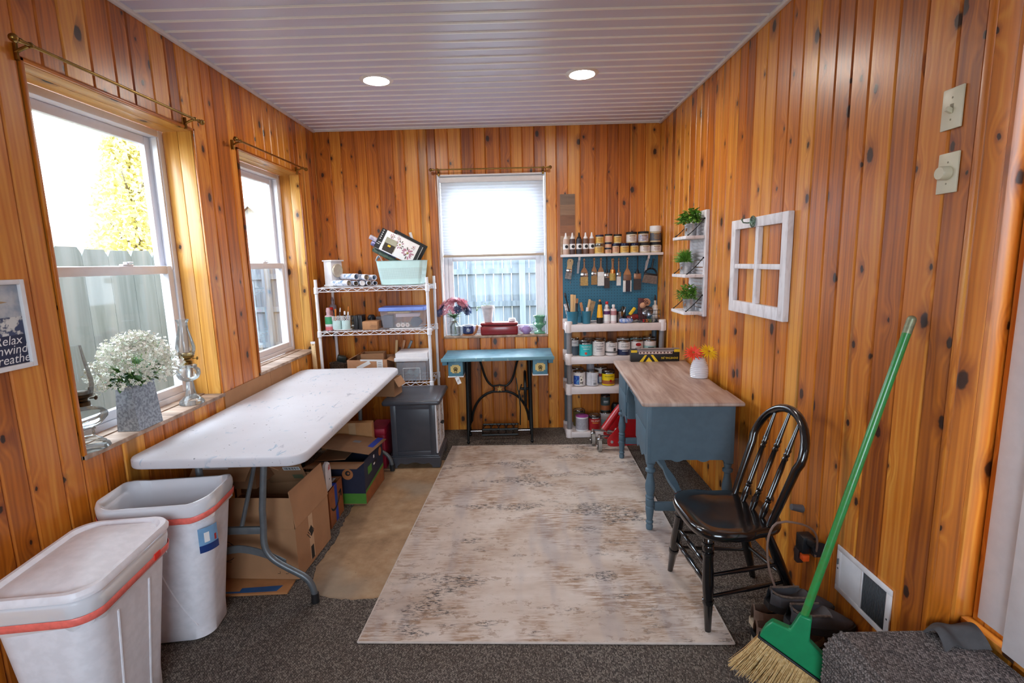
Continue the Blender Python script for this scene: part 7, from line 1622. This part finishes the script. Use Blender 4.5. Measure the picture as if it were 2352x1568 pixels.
# cord over the seat, adapters in the wall socket
cd = MB().tube(bez((1.235, 1.965, 0.262), (1.21, 1.90, 0.40), (1.13, 1.80, 0.50), (1.02, 1.815, 0.505), 14) + bez((0.985, 1.815, 0.50), (0.935, 1.812, 0.47), (0.945, 1.812, 0.33), (0.99, 1.808, 0.235), 10), 0.0042, 8).done('looped_cable', mat('taupe_cord', (126, 100, 88), 0.5)); tag(cd, 'thin taupe power cord looped over the near corner of the black chair', 'cable')
ad = thing('power_adapter', 'black plug adapter with an orange tab plugged low in the right wall', 'adapter', (1.2665, 2.02, 0.28))
f = MB(); f.box((-0.03, 0.02, 0.0), (0.055, 0.06, 0.075), 0.006); f.done('adapter_body', BLACKPL, ad); f = MB(); f.tube([(-0.03, -0.01, 0.02), (-0.025, -0.06, 0.025)], 0.018, 14).tube([(-0.025, -0.06, 0.025), (-0.025, -0.075, 0.025)], [0.026, 0.03], 14).box((-0.02, -0.04, -0.01), (0.03, 0.03, 0.03), 0.004); f.done('plug', BLACKPL, ad); f = MB(); f.box((-0.035, 0.055, -0.075), (0.03, 0.03, 0.07), 0.005); f.done('timer_block', mat('brown_black_plastic', (62, 44, 42), 0.4), ad); f = MB(); f.box((-0.035, 0.012, -0.062), (0.028, 0.03, 0.03), 0.004); f.done('orange_tab', mat('safety_orange', (248, 92, 24), 0.5), ad)
f = MB(); f.cyl((0.0, 0.10, 0.11), (-0.05, 0.10, 0.12), 0.018, 0.014, 14); o = f.done('wall_plug', mat('grey_plug', (84, 84, 88), 0.4), loc=(1.2665, 2.03, 0.28)); tag(o, 'round grey plug on the right wall above the black adapter', 'plug')

# ------------------------------------------------------------------ shoes
def shoe(label, loc, rz, L, W, H_, um, sm, im, clog=False, tilt=0.0, roll_=0.0):
    t_ = thing('shoe', label, 'shoe', loc, group='shoes piled by the step', rot=(roll_, tilt, rz))
    def half(t): return W / 2 * (0.72 + 0.28 * math.sin(PI * min(1, t * 1.05) ** 1.1)) * (1 if t < 0.72 else math.sqrt(max(0.0, 1 - ((t - 0.72) / 0.29) ** 2))) * (math.sqrt(min(1, 0.2 + t * 8)))
    st_ = [0.0, 0.02, 0.06, 0.12, 0.2, 0.3, 0.4, 0.5, 0.58, 0.66, 0.74, 0.82, 0.9, 0.96, 1.0]
    def hgt(t): return H_ * (1.0 - 0.12 * math.sin(PI * min(1, t * 2))) if t < 0.5 else H_ * (0.98 - 0.62 * ((t - 0.5) / 0.5) ** 1.1)
    base = 0.022; f = MB(); NN = 28; rows = []
    for t in st_:
        w_ = half(t); h_ = hgt(t); x = L * t; row = []
        op = 1.0 if 0.045 < t < 0.52 else 0.0
        for k in range(NN + 1):
            a = PI * k / NN; c, s_ = math.cos(a), math.sin(a); y = w_ * c; z = base + (h_ - base) * (abs(s_) ** 0.55)
            if op and abs(c) < 0.72: y = w_ * c * 0.98; z = base + (0.012 if 0.07 < t < 0.48 else (h_ - base) * 0.45)
            row.append((x, y, z))
        rows.append(row)
    W1_ = NN + 1; vs = [p for r_ in rows for p in r_]
    for i in range(len(st_) - 1):
        for k in range(NN):
            c = abs(math.cos(PI * (k + 0.5) / NN)); inn = 0.045 < st_[i] < 0.52 and c < 0.74
            f.add([vs[i * W1_ + k], vs[(i + 1) * W1_ + k], vs[(i + 1) * W1_ + k + 1], vs[i * W1_ + k + 1]], [(0, 1, 2, 3)], 1 if inn else 0)
    f.done('upper', [um, im], t_, sharp=75, recalc=False)
    outl = [(L * t + (0.004 if t > 0.5 else -0.004), half(t) + 0.004) for t in st_]; poly = outl + [(x, -y) for x, y in outl[::-1]]
    f = MB(); f.prism(poly, 0.0006, base + 0.004, 'z'); f.done('sole', sm, t_)
    if not clog:
        f = MB()
        for k in range(3): t = 0.56 + 0.07 * k; f.tube([(L * t, -half(t) * 0.45, hgt(t) * 0.93), (L * (t + 0.01), 0, hgt(t) + 0.004), (L * t, half(t) * 0.45, hgt(t) * 0.93)], 0.0028, 6)
        f.done('laces', PAPER if um is not TANU else TANU, t_)
    else:
        f = MB(); f.tube([(L * t, s_ * half(t) * 0.74, base + (hgt(t) - base) * 0.86) for s_, t in [(-1, 0.53), (-1, 0.4), (-1, 0.28), (-1, 0.16), (-1, 0.07), (-0.4, 0.03), (0.4, 0.03), (1, 0.07), (1, 0.16), (1, 0.28), (1, 0.4), (1, 0.53)]], 0.0045, 8); f.done('collar_trim', mat('tweed_trim', (140, 122, 110), 0.9, noise=0.4, ns=120), t_)
    return t_
TANU = mat('tan_canvas', (170, 146, 132), 0.8, noise=0.12, ns=60); SOLEC = mat('cream_sole', (206, 184, 156), 0.7); CLOGU = mat('slate_clog', (92, 92, 98), 0.6, noise=0.25, ns=14); DKIN = mat('dark_shoe_lining', (26, 24, 26), 0.9); GRIN = mat('grey_shoe_lining', (104, 98, 98), 0.8); SNK = mat('grey_sneaker_mesh', (134, 134, 140), 0.7, noise=0.25, ns=60); BLSOLE = mat('dark_sole', (52, 50, 52), 0.7)
s1 = shoe('tan slip-on shoe with cream sole and dark heel tab, behind the broom head', (0.915, 1.80, 0.0008), R(0), 0.265, 0.088, 0.1, TANU, SOLEC, DKIN)
MB().box((-0.003, 0, 0.036), (0.006, 0.045, 0.024), 0.002).done('heel_tab', INK, s1)
shoe('tan slip-on shoe standing behind its mate against the chair leg', (0.95, 1.897, 0.0008), R(0), 0.25, 0.085, 0.1, TANU, SOLEC, DKIN)
shoe('grey sneaker in front of the wall vent, beside the tan shoes', (1.255, 1.635, 0.0008), R(180), 0.25, 0.09, 0.09, SNK, BLSOLE, GRIN)
shoe('grey sneaker nearest the carpeted step', (1.22, 1.53, 0.0008), R(178), 0.235, 0.088, 0.09, SNK, SOLEC, GRIN)
shoe('slate clog with tweed trim lying on top of the tan shoes, nearer the chair', (0.985, 1.852, 0.118), R(0), 0.26, 0.096, 0.085, CLOGU, BLSOLE, GRIN, True, R(5), 0)
shoe('slate clog lying on top of the shoes, nearer the broom handle', (1.01, 1.748, 0.118), R(0), 0.25, 0.098, 0.085, CLOGU, BLSOLE, GRIN, True, R(5), 0)

# ------------------------------------------------------------------ broom
u_ = V((0.7502, -0.5413, -0.3798)); v_ = V((0.4020, -0.0828, 0.9119)); n_ = u_.cross(v_).normalized()
BM = Matrix(((u_.x, v_.x, n_.x, 0.818), (u_.y, v_.y, n_.y, 1.574), (u_.z, v_.z, n_.z, 0.225), (0, 0, 0, 1)))
br = bpy.data.objects.new('broom', None); COL.objects.link(br); br.matrix_world = BM; tag(br, 'angled straw broom with green head, its green handle leaning on the right wall', 'broom')
f = MB(); q = [(0.0, 0.0), (0.2106, 0.0), (0.2106, 0.018), (0.182, 0.072), (0.122, 0.088), (0.095, 0.160), (0.062, 0.149), (0.0615, 0.085), (0.008, 0.071), (0.0, 0.04)]
vs = [(x, y, -0.016) for x, y in q] + [(x, y, 0.016) for x, y in q]; f.prism(q, -0.018, 0.018, 'z'); hd_ = f.done('broom_head', GREENPL, br)
bmo = hd_.modifiers.new('edge', 'BEVEL'); bmo.width = 0.005; bmo.segments = 2
f = MB(); f.span((-0.003, -0.008, -0.02), (0.2136, -0.0004, 0.02), 0.003); f.done('binding_strip', BLACK, br)
f = MB(); rr = random.Random(8)
for k in range(900):
    x = rr.uniform(0.0, 0.21); z = rr.uniform(-0.016, 0.016); L = 0.155 - 0.02 * x / 0.21 + rr.uniform(-0.02, 0.008); sx_ = (x - 0.1) * 0.28 + rr.uniform(-0.012, 0.012); sz_ = z * 0.9 + rr.uniform(-0.012, 0.012)
    f.tube([(x, -0.008, z), (x + sx_ * 0.4, -0.008 - L * 0.5, z + sz_ * 0.4), (x + sx_, -0.008 - L, z + sz_)], [0.0017, 0.0014, 0.0007], 3, caps=False)
f.done('straw_bristles', STRAW, br, recalc=False)
hdir = V((-0.1724, 0.9838, -0.0481)); p0 = V((0.080, 0.125, 0)); p1 = V((0.0785, 0.150, 0)) + hdir * 1.02
f = MB(); f.tube([p0, p0.lerp(p1, 0.5), p1], 0.0125, 14); hn = f.done('handle', GREENMET, br); f = MB(); f.tube([p1 - hdir * 0.045, p1 + hdir * 0.001], 0.0129, 14).ball(p1, 0.0128, 12); f.done('worn_tip', mat('worn_green_tip', (150, 152, 120), 0.4, 0.3, noise=0.3, ns=60), hn)

# ------------------------------------------------------------------ carpeted step
sp = thing('carpeted_step', 'grey carpeted step below the white door at the bottom right', 'step', (0, 0, 0))
def step(u, v):
    a = u * 3.0
    if a < 1: x, z = 0.94, 0.001 + 0.30 * a
    elif a < 2: t = (a - 1) * PI / 2; x, z = 0.94 + 0.055 * (1 - math.cos(t)), 0.30 + 0.055 * math.sin(t)
    else: x, z = 0.995 + 0.374 * (a - 2), 0.355
    w_ = 0.0025 * math.sin(v * 30) * (1 if a < 2 else 0.4)
    return (x - w_, 0.25 + v * 1.165, z)
f = MB(); N1, N2 = 60, 24; f.sheet(step, N1, N2); f.add([step(i / N1, 1.0) for i in range(N1 + 1)] + [(1.369, 1.415, 0.001)], [tuple(range(N1 + 2))]); f.done('carpet_wrap', STEPCARPET, sp)
f = MB()
for k in range(26):
    z = 0.012 + 0.0135 * k
    def pt_(y, z=z):
        if z < 0.30: return (0.94, y, z)
        t = (z - 0.30) / 0.055; t = min(1.6, t); a = min(PI / 2, t * PI / 2 / 1.0); return (0.94 + 0.055 * (1 - math.cos(a)) + max(0, t - 1) * 0.05, y, 0.30 + 0.055 * math.sin(a))
    f.tube([pt_(0.25 + 1.165 * i / 30) for i in range(31)], [0.0062 + 0.001 * math.sin(i * 2.1 + k) for i in range(31)], 6)
f.done('carpet_rib', STEPCARPET, sp)
o = MB().sheet(lambda u, v: (1.235 + 0.125 * u, 1.325 + 0.085 * v + 0.012 * math.sin(u * 4), 0.358 + 0.010 * math.sin(u * 5 + v * 3) ** 2 + 0.025 * math.sin(PI * v) * (1 + 0.4 * math.sin(u * 9)) + 0.025 * u * v), 18, 12, 0.006).done('carpet_scrap', mat('grey_felt', (84, 82, 84), 0.95, noise=0.2)); tag(o, 'curled dark grey scrap of felt in the corner of the carpeted step', 'felt scrap')

# ------------------------------------------------------------------ things on the right wall
MR = Matrix.Translation((XR, 0, 0)) @ Euler((0, 0, R(-90))).to_matrix().to_4x4()      # local x -> -y, local -y -> into the room
def wall_thing(name, label, cat, y, z):
    o = bpy.data.objects.new(name, None); COL.objects.link(o); o.matrix_world = Matrix.Translation((XR - 0.0008, y, z)) @ Euler((0, 0, R(-90))).to_matrix().to_4x4(); return tag(o, label, cat)
vt = wall_thing('wall_vent', 'white return air vent with louvres low on the right wall', 'vent', 1.7235, 0.278)
f = MB(); w2, h2 = 0.146, 0.096
f.span((-w2, -0.006, -h2), (w2, 0, -h2 + 0.022), 0.002).span((-w2, -0.006, h2 - 0.022), (w2, 0, h2), 0.002).span((-w2, -0.006, -h2 + 0.022), (-w2 + 0.024, 0, h2 - 0.022), 0.002).span((w2 - 0.024, -0.006, -h2 + 0.022), (w2, 0, h2 - 0.022), 0.002).span((-0.004, -0.006, -h2 + 0.022), (0.004, 0, h2 - 0.022), 0.001); f.done('frame', TRIMWHITE, vt)
for s, a in ((-1, 38), (1, -60)):
    f = MB()
    for k in range(20): f.box((s * 0.0625 + (k - 9.5) * 0.0058, -0.003, 0), (0.0058, 0.0006, 2 * h2 - 0.046), 0, (0, 0, R(a)))
    f.done('louvre', TRIMWHITE if s < 0 else mat('shaded_louvre', (128, 128, 132), 0.5), vt)  # one half greyer: shade of its opposite slat angle put into the colour
MB().span((-w2 + 0.024, -0.0006, -h2 + 0.022), (w2 - 0.024, -0.0001, h2 - 0.022)).done('duct_shade_sheet', BLACK, vt)  # black sheet standing in for the darkness behind the slats
f = MB(); f.ball((-w2 + 0.012, -0.0065, 0.0), (0.004, 0.002, 0.004), 8).ball((w2 - 0.012, -0.0065, -0.02), (0.004, 0.002, 0.004), 8).box((-w2 + 0.014, -0.009, 0.03), (0.002, 0.006, 0.024)); f.done('screw', GREYMETAL, vt)
IV = mat('ivory_plate', (214, 206, 180), 0.35, noise=0.04)
sw = wall_thing('light_switch', 'ivory toggle switch plate, the upper of two on the right wall', 'light switch', 1.536, 1.916); MB().box((0, -0.003, 0), (0.07, 0.006, 0.114), 0.0025).done('plate', IV, sw); MB().box((0, -0.012, -0.004), (0.010, 0.02, 0.014), 0.002, (R(-25), 0, 0)).done('toggle', IV, sw)
f = MB(); f.ball((0, -0.0063, 0.03), (0.003, 0.001, 0.003), 8).ball((0, -0.0063, -0.03), (0.003, 0.001, 0.003), 8).box((0, -0.0062, 0), (0.012, 0.0006, 0.026)); f.done('screw', mat('dull_ivory', (150, 140, 116), 0.5), sw)  # screws and toggle surround in a duller ivory than the plate
dm = wall_thing('dimmer_switch', 'ivory plate with a round dimmer knob, the lower of two on the right wall', 'dimmer switch', 1.529, 1.737); MB().box((0, -0.003, 0), (0.07, 0.006, 0.114), 0.0025).done('plate', IV, dm); MB(M=T(0, -0.0062, 0, R(90))).lathe([(0.02, 0), (0.0195, 0.02), (0.017, 0.0235), (0, 0.0235)], n=26).done('knob', IV, dm); f = MB(); f.ball((0, -0.0063, 0.03), (0.003, 0.001, 0.003), 8).ball((0, -0.0063, -0.03), (0.003, 0.001, 0.003), 8); f.done('screw', MATS['dull_ivory'], dm)
wf = wall_thing('window_frame_decor', 'old white four-pane window frame hung on the right wall', 'wall decor', 2.64, 1.46)
def bar(mb, a, b, t=0.028): mb.span((a[0], -t, a[1]), (b[0], -0.0004, b[1]), 0.002)
ww, hh = 0.30, 0.252
for a, b in (((-ww, -hh), (-ww + 0.052, hh)), ((ww - 0.052, -hh), (ww, hh))): f = MB(); bar(f, a, b); f.done('stile', OLDWHITE, wf)
for a, b in (((-ww + 0.0522, hh - 0.05), (ww - 0.0522, hh)), ((-ww + 0.0522, -hh), (ww - 0.0522, -hh + 0.062))): f = MB(); bar(f, a, b); f.done('rail', OLDWHITE, wf)
f = MB(); bar(f, (-0.0165, -hh + 0.0622), (0.0165, hh - 0.0502), 0.025); bar(f, (-ww + 0.0522, -0.012), (-0.0167, 0.014), 0.024); bar(f, (0.0167, -0.012), (ww - 0.0522, 0.014), 0.024); f.done('muntin', OLDWHITE, wf)
oh = wall_thing('hanging_scroll_hook', 'small verdigris metal scroll hook hung on the top rail of the old window frame', 'hook', 2.68, 1.69); VG = mat('verdigris', (128, 150, 130), 0.4, 0.6, col2=(80, 100, 86), ns=60)
f = MB(); f.tube(arc((0.012, 0.0), 0.026, 0, 360, 24, 'xz', -0.036), 0.004, 8); f.tube(arc((0.012, 0.0), 0.014, 90, 420, 16, 'xz', -0.036), 0.003, 6); f.tube([(0.012, -0.036, -0.026), (0.012, -0.036, 0.026)], 0.003, 6); f.tube([(-0.014, -0.036, -0.004), (-0.03, -0.045, -0.004), (-0.042, -0.06, -0.001), (-0.045, -0.066, 0.012)], 0.0035, 8).ball((-0.045, -0.066, 0.016), 0.006, 8); f.done('scroll', VG, oh)
sh_ = wall_thing('shutter_shelf', 'white louvred shutter with three small rope-hung shelves on the right wall', 'shutter shelf', 3.49, 1.473)
w2, h2 = 0.148, 0.346
for x0 in (-w2, w2 - 0.036): f = MB(); f.span((x0, -0.024, -h2), (x0 + 0.036, -0.0004, h2), 0.002); f.done('stile', OLDWHITE, sh_)
for z0, z1 in ((h2 - 0.05, h2), (-0.02, 0.02), (-h2, -h2 + 0.05)): f = MB(); f.span((-w2 + 0.0362, -0.022, z0), (w2 - 0.0362, -0.002, z1), 0.001); f.done('rail', OLDWHITE, sh_)
f = MB()
for k in range(24):
    z = -h2 + 0.065 + k * 0.0243
    if abs(z) > 0.027: f.box((0, -0.012, z), (2 * w2 - 0.073, 0.004, 0.026), 0, (R(35), 0, 0))
f.done('louvre_slats', OLDWHITE, sh_)
for z in (0.173, -0.078, -0.324):
    f = MB(); f.span((-0.138, -0.148, z - 0.01), (0.138, -0.0245, z + 0.01), 0.002); sf = f.done('shelf', OLDWHITE, sh_)
    f = MB()
    for s in (-1, 1):
        pts = [V((s * 0.13, -0.132, z + 0.013)).lerp(V((s * 0.132, -0.028, z + 0.118)), i / 10) + V((0, 0, -0.006 * math.sin(PI * i / 10))) for i in range(11)]
        f.tube(pts, [0.0035 if i % 2 else 0.0026 for i in range(11)], 6).ball(pts[0], 0.006, 8).ball(pts[-1], 0.006, 8)
    f.done('twisted_rope', INK, sh_)
def pot_plant(y, z, label, style, seed):
    t_ = thing('potted_plant', label, 'potted plant', (1.186, y, z), group='galvanised pots on the shutter shelf'); rr = random.Random(seed)
    MB().shell([(0.036, 0.0004), (0.0375, 0.003), (0.042, 0.078), (0.0435, 0.082)], 0.0015, n=26).done('pot', GALVL, t_)
    f = MB(); f.tube([(-0.043 * math.cos(R(40)), -0.043 * math.sin(R(40)), 0.068), (-0.05, -0.03, 0.06), (-0.05, -0.034, 0.03), (-0.045, -0.035, 0.018)], 0.0016, 5).tube([(-0.036, -0.03, 0.05), (-0.042, -0.036, 0.032)], 0.0045, 8); f.done('handle', mat('wood_grip', (150, 104, 70), 0.6), t_)
    f = MB(); N = {'broad': 260, 'grass': 620, 'small': 420}[style]
    for k in range(N):
        a = rr.uniform(0, 2 * PI); e = rr.uniform(-0.25, 1.4); q = rr.uniform(0.35, 1.0)
        Rx = 0.085 * math.cos(e) * q; c = (min(0.018, Rx * math.cos(a)), Rx * 1.12 * math.sin(a), 0.092 + 0.085 * q * math.sin(e))
        if style == 'broad': leafblade(f, c, rr.uniform(0.026, 0.04), rr.uniform(0.02, 0.028), (rr.uniform(-0.5, 0.5), rr.uniform(-0.9, 0.3), a + rr.uniform(-0.6, 0.6)), rr.choice((0, 0, 1)))
        elif style == 'grass': f.tube([(c[0] * 0.25, c[1] * 0.25, 0.082), (c[0] * 0.75, c[1] * 0.75, 0.085 + (c[2] - 0.082) * 0.8), (c[0] * 1.15, c[1] * 1.2, c[2] * 1.0)], [0.0022, 0.002, 0.0006], 3, caps=False, mi=rr.choice((0, 0, 1)))
        else: leafblade(f, c, rr.uniform(0.018, 0.028), rr.uniform(0.010, 0.015), (rr.uniform(-0.6, 0.6), rr.uniform(-1.1, 0.2), a + rr.uniform(-0.8, 0.8)), rr.choice((0, 1, 1)))
    f.done('foliage', [LEAFLIME, LEAF], t_, recalc=False)
pot_plant(3.462, 1.473 + 0.1836, 'galvanised pot of broad leafy green plant on the top shutter shelf', 'broad', 3); pot_plant(3.54, 1.473 - 0.0674, 'galvanised pot of feathery lime grass on the middle shutter shelf', 'grass', 5); pot_plant(3.45, 1.473 - 0.3134, 'galvanised pot of small-leaved plant on the bottom shutter shelf', 'small', 7)
# framed saying on the left wall
sg = bpy.data.objects.new('framed_sign', None); COL.objects.link(sg); sg.matrix_world = Matrix.Translation((XL + 0.0008, 1.60, 1.35)) @ Euler((0, 0, R(90))).to_matrix().to_4x4(); tag(sg, 'white framed navy print reading Relax Unwind Breathe on the left wall', 'framed print')
w2, h2 = 0.113, 0.148; f = MB()
f.span((-w2, -0.018, -h2), (-w2 + 0.016, 0, h2), 0.002).span((w2 - 0.016, -0.018, -h2), (w2, 0, h2), 0.002).span((-w2 + 0.016, -0.018, h2 - 0.016), (w2 - 0.016, 0, h2), 0.002).span((-w2 + 0.016, -0.018, -h2), (w2 - 0.016, 0, -h2 + 0.016), 0.002); f.done('frame', TRIMWHITE, sg)
f = MB(); a, b = w2 - 0.0165, h2 - 0.0165; f.span((-a, -0.006, -b), (a, -0.002, -0.035), mi=0).span((-a, -0.006, -0.0349), (a, -0.002, 0.025), mi=1).span((-a, -0.006, 0.0251), (a, -0.002, b), mi=2)
pr_ = f.done('print', [mat('print_navy', (34, 42, 74), 0.4), mat('print_sea', (60, 72, 104), 0.4, col2=(214, 212, 208), ns=26, lo=0.48, hi=0.56), mat('print_sky', (150, 160, 176), 0.4, col2=(196, 196, 196), ns=14)], sg)
f = MB(); f.text('Relax', 0.042, T(0.034, -0.0066, -0.052) @ FRONT, 0, shear=0.25); f.text('Unwind', 0.042, T(0.028, -0.0066, -0.083) @ FRONT, 0, shear=0.25); f.text('Breathe', 0.042, T(0.032, -0.0066, -0.114) @ FRONT, 0, shear=0.25); f.done('lettering', PAPER, pr_, recalc=False)
f = MB(); f.prism([(0.0, 0.085), (0.055, 0.075), (0.02, 0.07), (-0.02, 0.09), (-0.05, 0.085), (-0.02, 0.098)], -0.0068, -0.0062, 'y'); f.done('bird_print', mat('print_tan', (176, 146, 110), 0.5), pr_)

# ------------------------------------------------------------------ big window sill: oil lamps and flower planter
ZL = 0.8206
def oil_lamp(x, y, label, style):
    t_ = thing('oil_lamp', label, 'oil lamp', (x, y, ZL), group='glass oil lamps')
    if style == 1: base = [(0.0, 0.002), (0.066, 0.001), (0.070, 0.006), (0.066, 0.016), (0.055, 0.022), (0.057, 0.026), (0.046, 0.032), (0.046, 0.036), (0.034, 0.042), (0.024, 0.05), (0.023, 0.075), (0.028, 0.08), (0.024, 0.088)]; font = [(0.024, 0.0885), (0.05, 0.10), (0.072, 0.125), (0.074, 0.14), (0.06, 0.158), (0.03, 0.168), (0.026, 0.176)]; zb = 0.176
    else: base = [(0.0, 0.002), (0.058, 0.001), (0.06, 0.006), (0.056, 0.018), (0.045, 0.03), (0.027, 0.045), (0.022, 0.07), (0.018, 0.11), (0.017, 0.12)]; font = [(0.017, 0.1205), (0.045, 0.135), (0.055, 0.155), (0.054, 0.18), (0.046, 0.19), (0.04, 0.195), (0.044, 0.202), (0.04, 0.207), (0.024, 0.21)]; zb = 0.21
    MB().lathe(base, n=32).done('glass_foot', CLEAR, t_, recalc=False); MB().lathe(font, n=32).done('glass_font', CLEAR, t_, recalc=False)
    B_ = mat('blackened_brass', (84, 66, 46), 0.4, 0.8, noise=0.4) if style == 1 else BRASS
    f = MB(); f.lathe([(0.024, zb + 0.0005), (0.024, zb + 0.016), (0.016, zb + 0.02), (0.018, zb + 0.028), (0.034, zb + 0.036), (0.036, zb + 0.048), (0.028, zb + 0.056), (0.012, zb + 0.062), (0, zb + 0.063)], n=26).tube([(0.03, 0, zb + 0.03), (0.052, 0, zb + 0.032)], 0.0025, 6).ball((0.055, 0, zb + 0.032), (0.003, 0.009, 0.009), 10)
    for k in range(4): f.tube([(0.034 * math.cos(k * PI / 2), 0.034 * math.sin(k * PI / 2), zb + 0.045), (0.038 * math.cos(k * PI / 2), 0.038 * math.sin(k * PI / 2), zb + 0.066)], 0.002, 5, flat=(1, 2))
    f.done('burner', B_, t_)
    z0 = zb + 0.05
    ch_ = [(0.0372, z0), (0.043, z0 + 0.03), (0.042, z0 + 0.06), (0.03, z0 + 0.13), (0.022, z0 + 0.19)] if style == 1 else [(0.0372, z0), (0.043, z0 + 0.022), (0.045, z0 + 0.04), (0.036, z0 + 0.085), (0.024, z0 + 0.135), (0.0225, z0 + 0.165), (0.026, z0 + 0.174), (0.03, z0 + 0.182), (0.0295, z0 + 0.186)]
    MB().lathe([(r, z) for r, z in ch_] , n=32).done('glass_chimney', CLEAR, t_, recalc=False)
    if style == 2: MB().tube([(0, 0, 0.14), (0.004, 0, 0.175), (0, 0, 0.2)], 0.006, 6, flat=(1, 0.2)).done('wick', PAPER, t_)
oil_lamp(-1.712, 1.925, 'low clear glass oil lamp half hidden at the left end of the large window sill', 1)
oil_lamp(-1.715, 2.58, 'tall-footed clear glass oil lamp with brass burner at the right end of the sill', 2)
fp = thing('flower_planter', 'galvanised metal planter full of tiny white artificial flowers on the large window sill', 'flower planter', (-1.712, 2.205, ZL), R(90))
f = MB(); wb_, db_, wt_, dt_, h_ = 0.15, 0.098, 0.145, 0.066, 0.2
lo = [(-wb_ / 2, -db_ / 2, 0.0006), (wb_ / 2, -db_ / 2, 0.0006), (wb_ / 2, db_ / 2, 0.0006), (-wb_ / 2, db_ / 2, 0.0006)]; hi = [(-wt_ / 2, -dt_ / 2, h_), (wt_ / 2, -dt_ / 2, h_), (wt_ / 2, dt_ / 2, h_), (-wt_ / 2, dt_ / 2, h_)]
f.hexa(lo, hi); f.add([(-wb_ / 2 - 0.0006, -db_ / 2, 0.001), (-wb_ / 2 - 0.0006, db_ / 2, 0.001), (-wb_ / 2 + 0.006, 0, 0.06)], [(0, 1, 2)]); f.done('planter_body', GALVP, fp, sharp=20)
f = MB(); f.tube([(x, y, h_ + 0.001) for x, y, z in hi], 0.003, 6, closed=True); f.done('rolled_rim', GALV, fp)
f = MB(); g = MB(); lf = MB(); rr = random.Random(21)
for k in range(330):
    a = rr.uniform(0, 2 * PI); e = rr.uniform(-0.12, 1.45); q = rr.uniform(0.72, 1.03)
    c = V((0.225 * q * math.cos(e) * math.cos(a), 0.115 * q * math.cos(e) * math.sin(a) - 0.02, h_ + 0.025 + 0.19 * q * math.sin(e)))
    if c.y > 0.06: c.y = 0.06
    for j in range(9):
        d = V((rr.uniform(-1, 1), rr.uniform(-1, 1), rr.uniform(-0.6, 1))) * 0.019; p = c + d
        petalflower(f, p, rr.uniform(0.007, 0.0105), 5, 0, (rr.uniform(-0.6, 1.2), rr.uniform(-0.9, 0.9), 0), 0.75, 0.15, 1, rr)
        if j % 3 == 0: f.ball(p + V((0, 0, 0.001)), 0.0016, 5, 1)
    if k % 8 == 0: g.tube([(c.x * 0.15, c.y * 0.3, h_ - 0.01), (c.x * 0.6, c.y * 0.7, h_ + (c.z - h_) * 0.55), c], 0.0011, 4)
for k in range(150):
    a = rr.uniform(0, 2 * PI); q = rr.uniform(0.3, 0.85); e = rr.uniform(-0.1, 0.9)
    leafblade(lf, (0.15 * q * math.cos(a), 0.055 * q * math.sin(a), h_ + 0.02 + 0.09 * q * math.sin(e)), rr.uniform(0.04, 0.065), rr.uniform(0.014, 0.022), (rr.uniform(-0.5, 0.5), rr.uniform(-0.9, 0.3), a), 0)
f.done('blossoms', [PETALW, LEAFLIME], fp, recalc=False); g.done('stems', LEAFLIME, fp); lf.done('leaves', LEAFDARK, fp, recalc=False)
# ------------------------------------------------------------------ daylight, camera, view
w = bpy.data.worlds.new('overcast_sky'); SC.world = w; w.use_nodes = True
nt = w.node_tree; nt.nodes.clear()
o_ = nt.nodes.new('ShaderNodeOutputWorld'); b_ = nt.nodes.new('ShaderNodeBackground'); nt.links.new(b_.outputs[0], o_.inputs[0])
b_.inputs[0].default_value = (0.77, 0.87, 1.0, 1); b_.inputs[1].default_value = 4.2
def portal(name, loc, rot, sx, sy):
    l = bpy.data.lights.new(name, 'AREA'); l.shape = 'RECTANGLE'; l.size = sx; l.size_y = sy; l.cycles.is_portal = True
    o = bpy.data.objects.new(name, l); COL.objects.link(o); o.location = loc; o.rotation_euler = rot
for nm, wd in (('window_portal', W1), ('window_portal', W2)):
    portal(nm, (XL - 0.25, (wd[0] + wd[1]) / 2, (wd[2] + wd[3]) / 2), (0, R(-90), 0), wd[3] - wd[2], wd[1] - wd[0])
portal('window_portal', ((W3[0] + W3[1]) / 2, YB + 0.2, (W3[2] + W3[3]) / 2), (R(-90), 0, 0), W3[1] - W3[0], W3[3] - W3[2])

portal('window_portal', ((W4[0] + W4[1]) / 2, YF - 0.2, (W4[2] + W4[3]) / 2), (R(90), 0, 0), W4[1] - W4[0], W4[3] - W4[2])
cam = bpy.data.cameras.new('camera'); co = bpy.data.objects.new('camera', cam); COL.objects.link(co)
cam.sensor_width = 36.0; cam.lens = 1161.5 * 36.0 / 2352.0; cam.clip_start = 0.05; cam.clip_end = 200
p_, yw_, r_ = 0.1548, -0.0078, -0.0252
F_ = V((math.sin(yw_) * math.cos(p_), math.cos(yw_) * math.cos(p_), -math.sin(p_))); rt_ = V((math.cos(yw_), -math.sin(yw_), 0)); up_ = rt_.cross(F_)
A_ = rt_ * math.cos(r_) + up_ * math.sin(r_); B_ = up_ * math.cos(r_) - rt_ * math.sin(r_)
co.matrix_world = Matrix(((A_.x, B_.x, -F_.x, 0), (A_.y, B_.y, -F_.y, 0), (A_.z, B_.z, -F_.z, 1.5126), (0, 0, 0, 1)))
SC.camera = co
vs_ = SC.view_settings
SC.display_settings.display_device = 'sRGB'
vs_.view_transform = 'Standard'; vs_.look = 'None'; vs_.gamma = 1.0; vs_.use_curve_mapping = False; vs_.exposure = 1.85
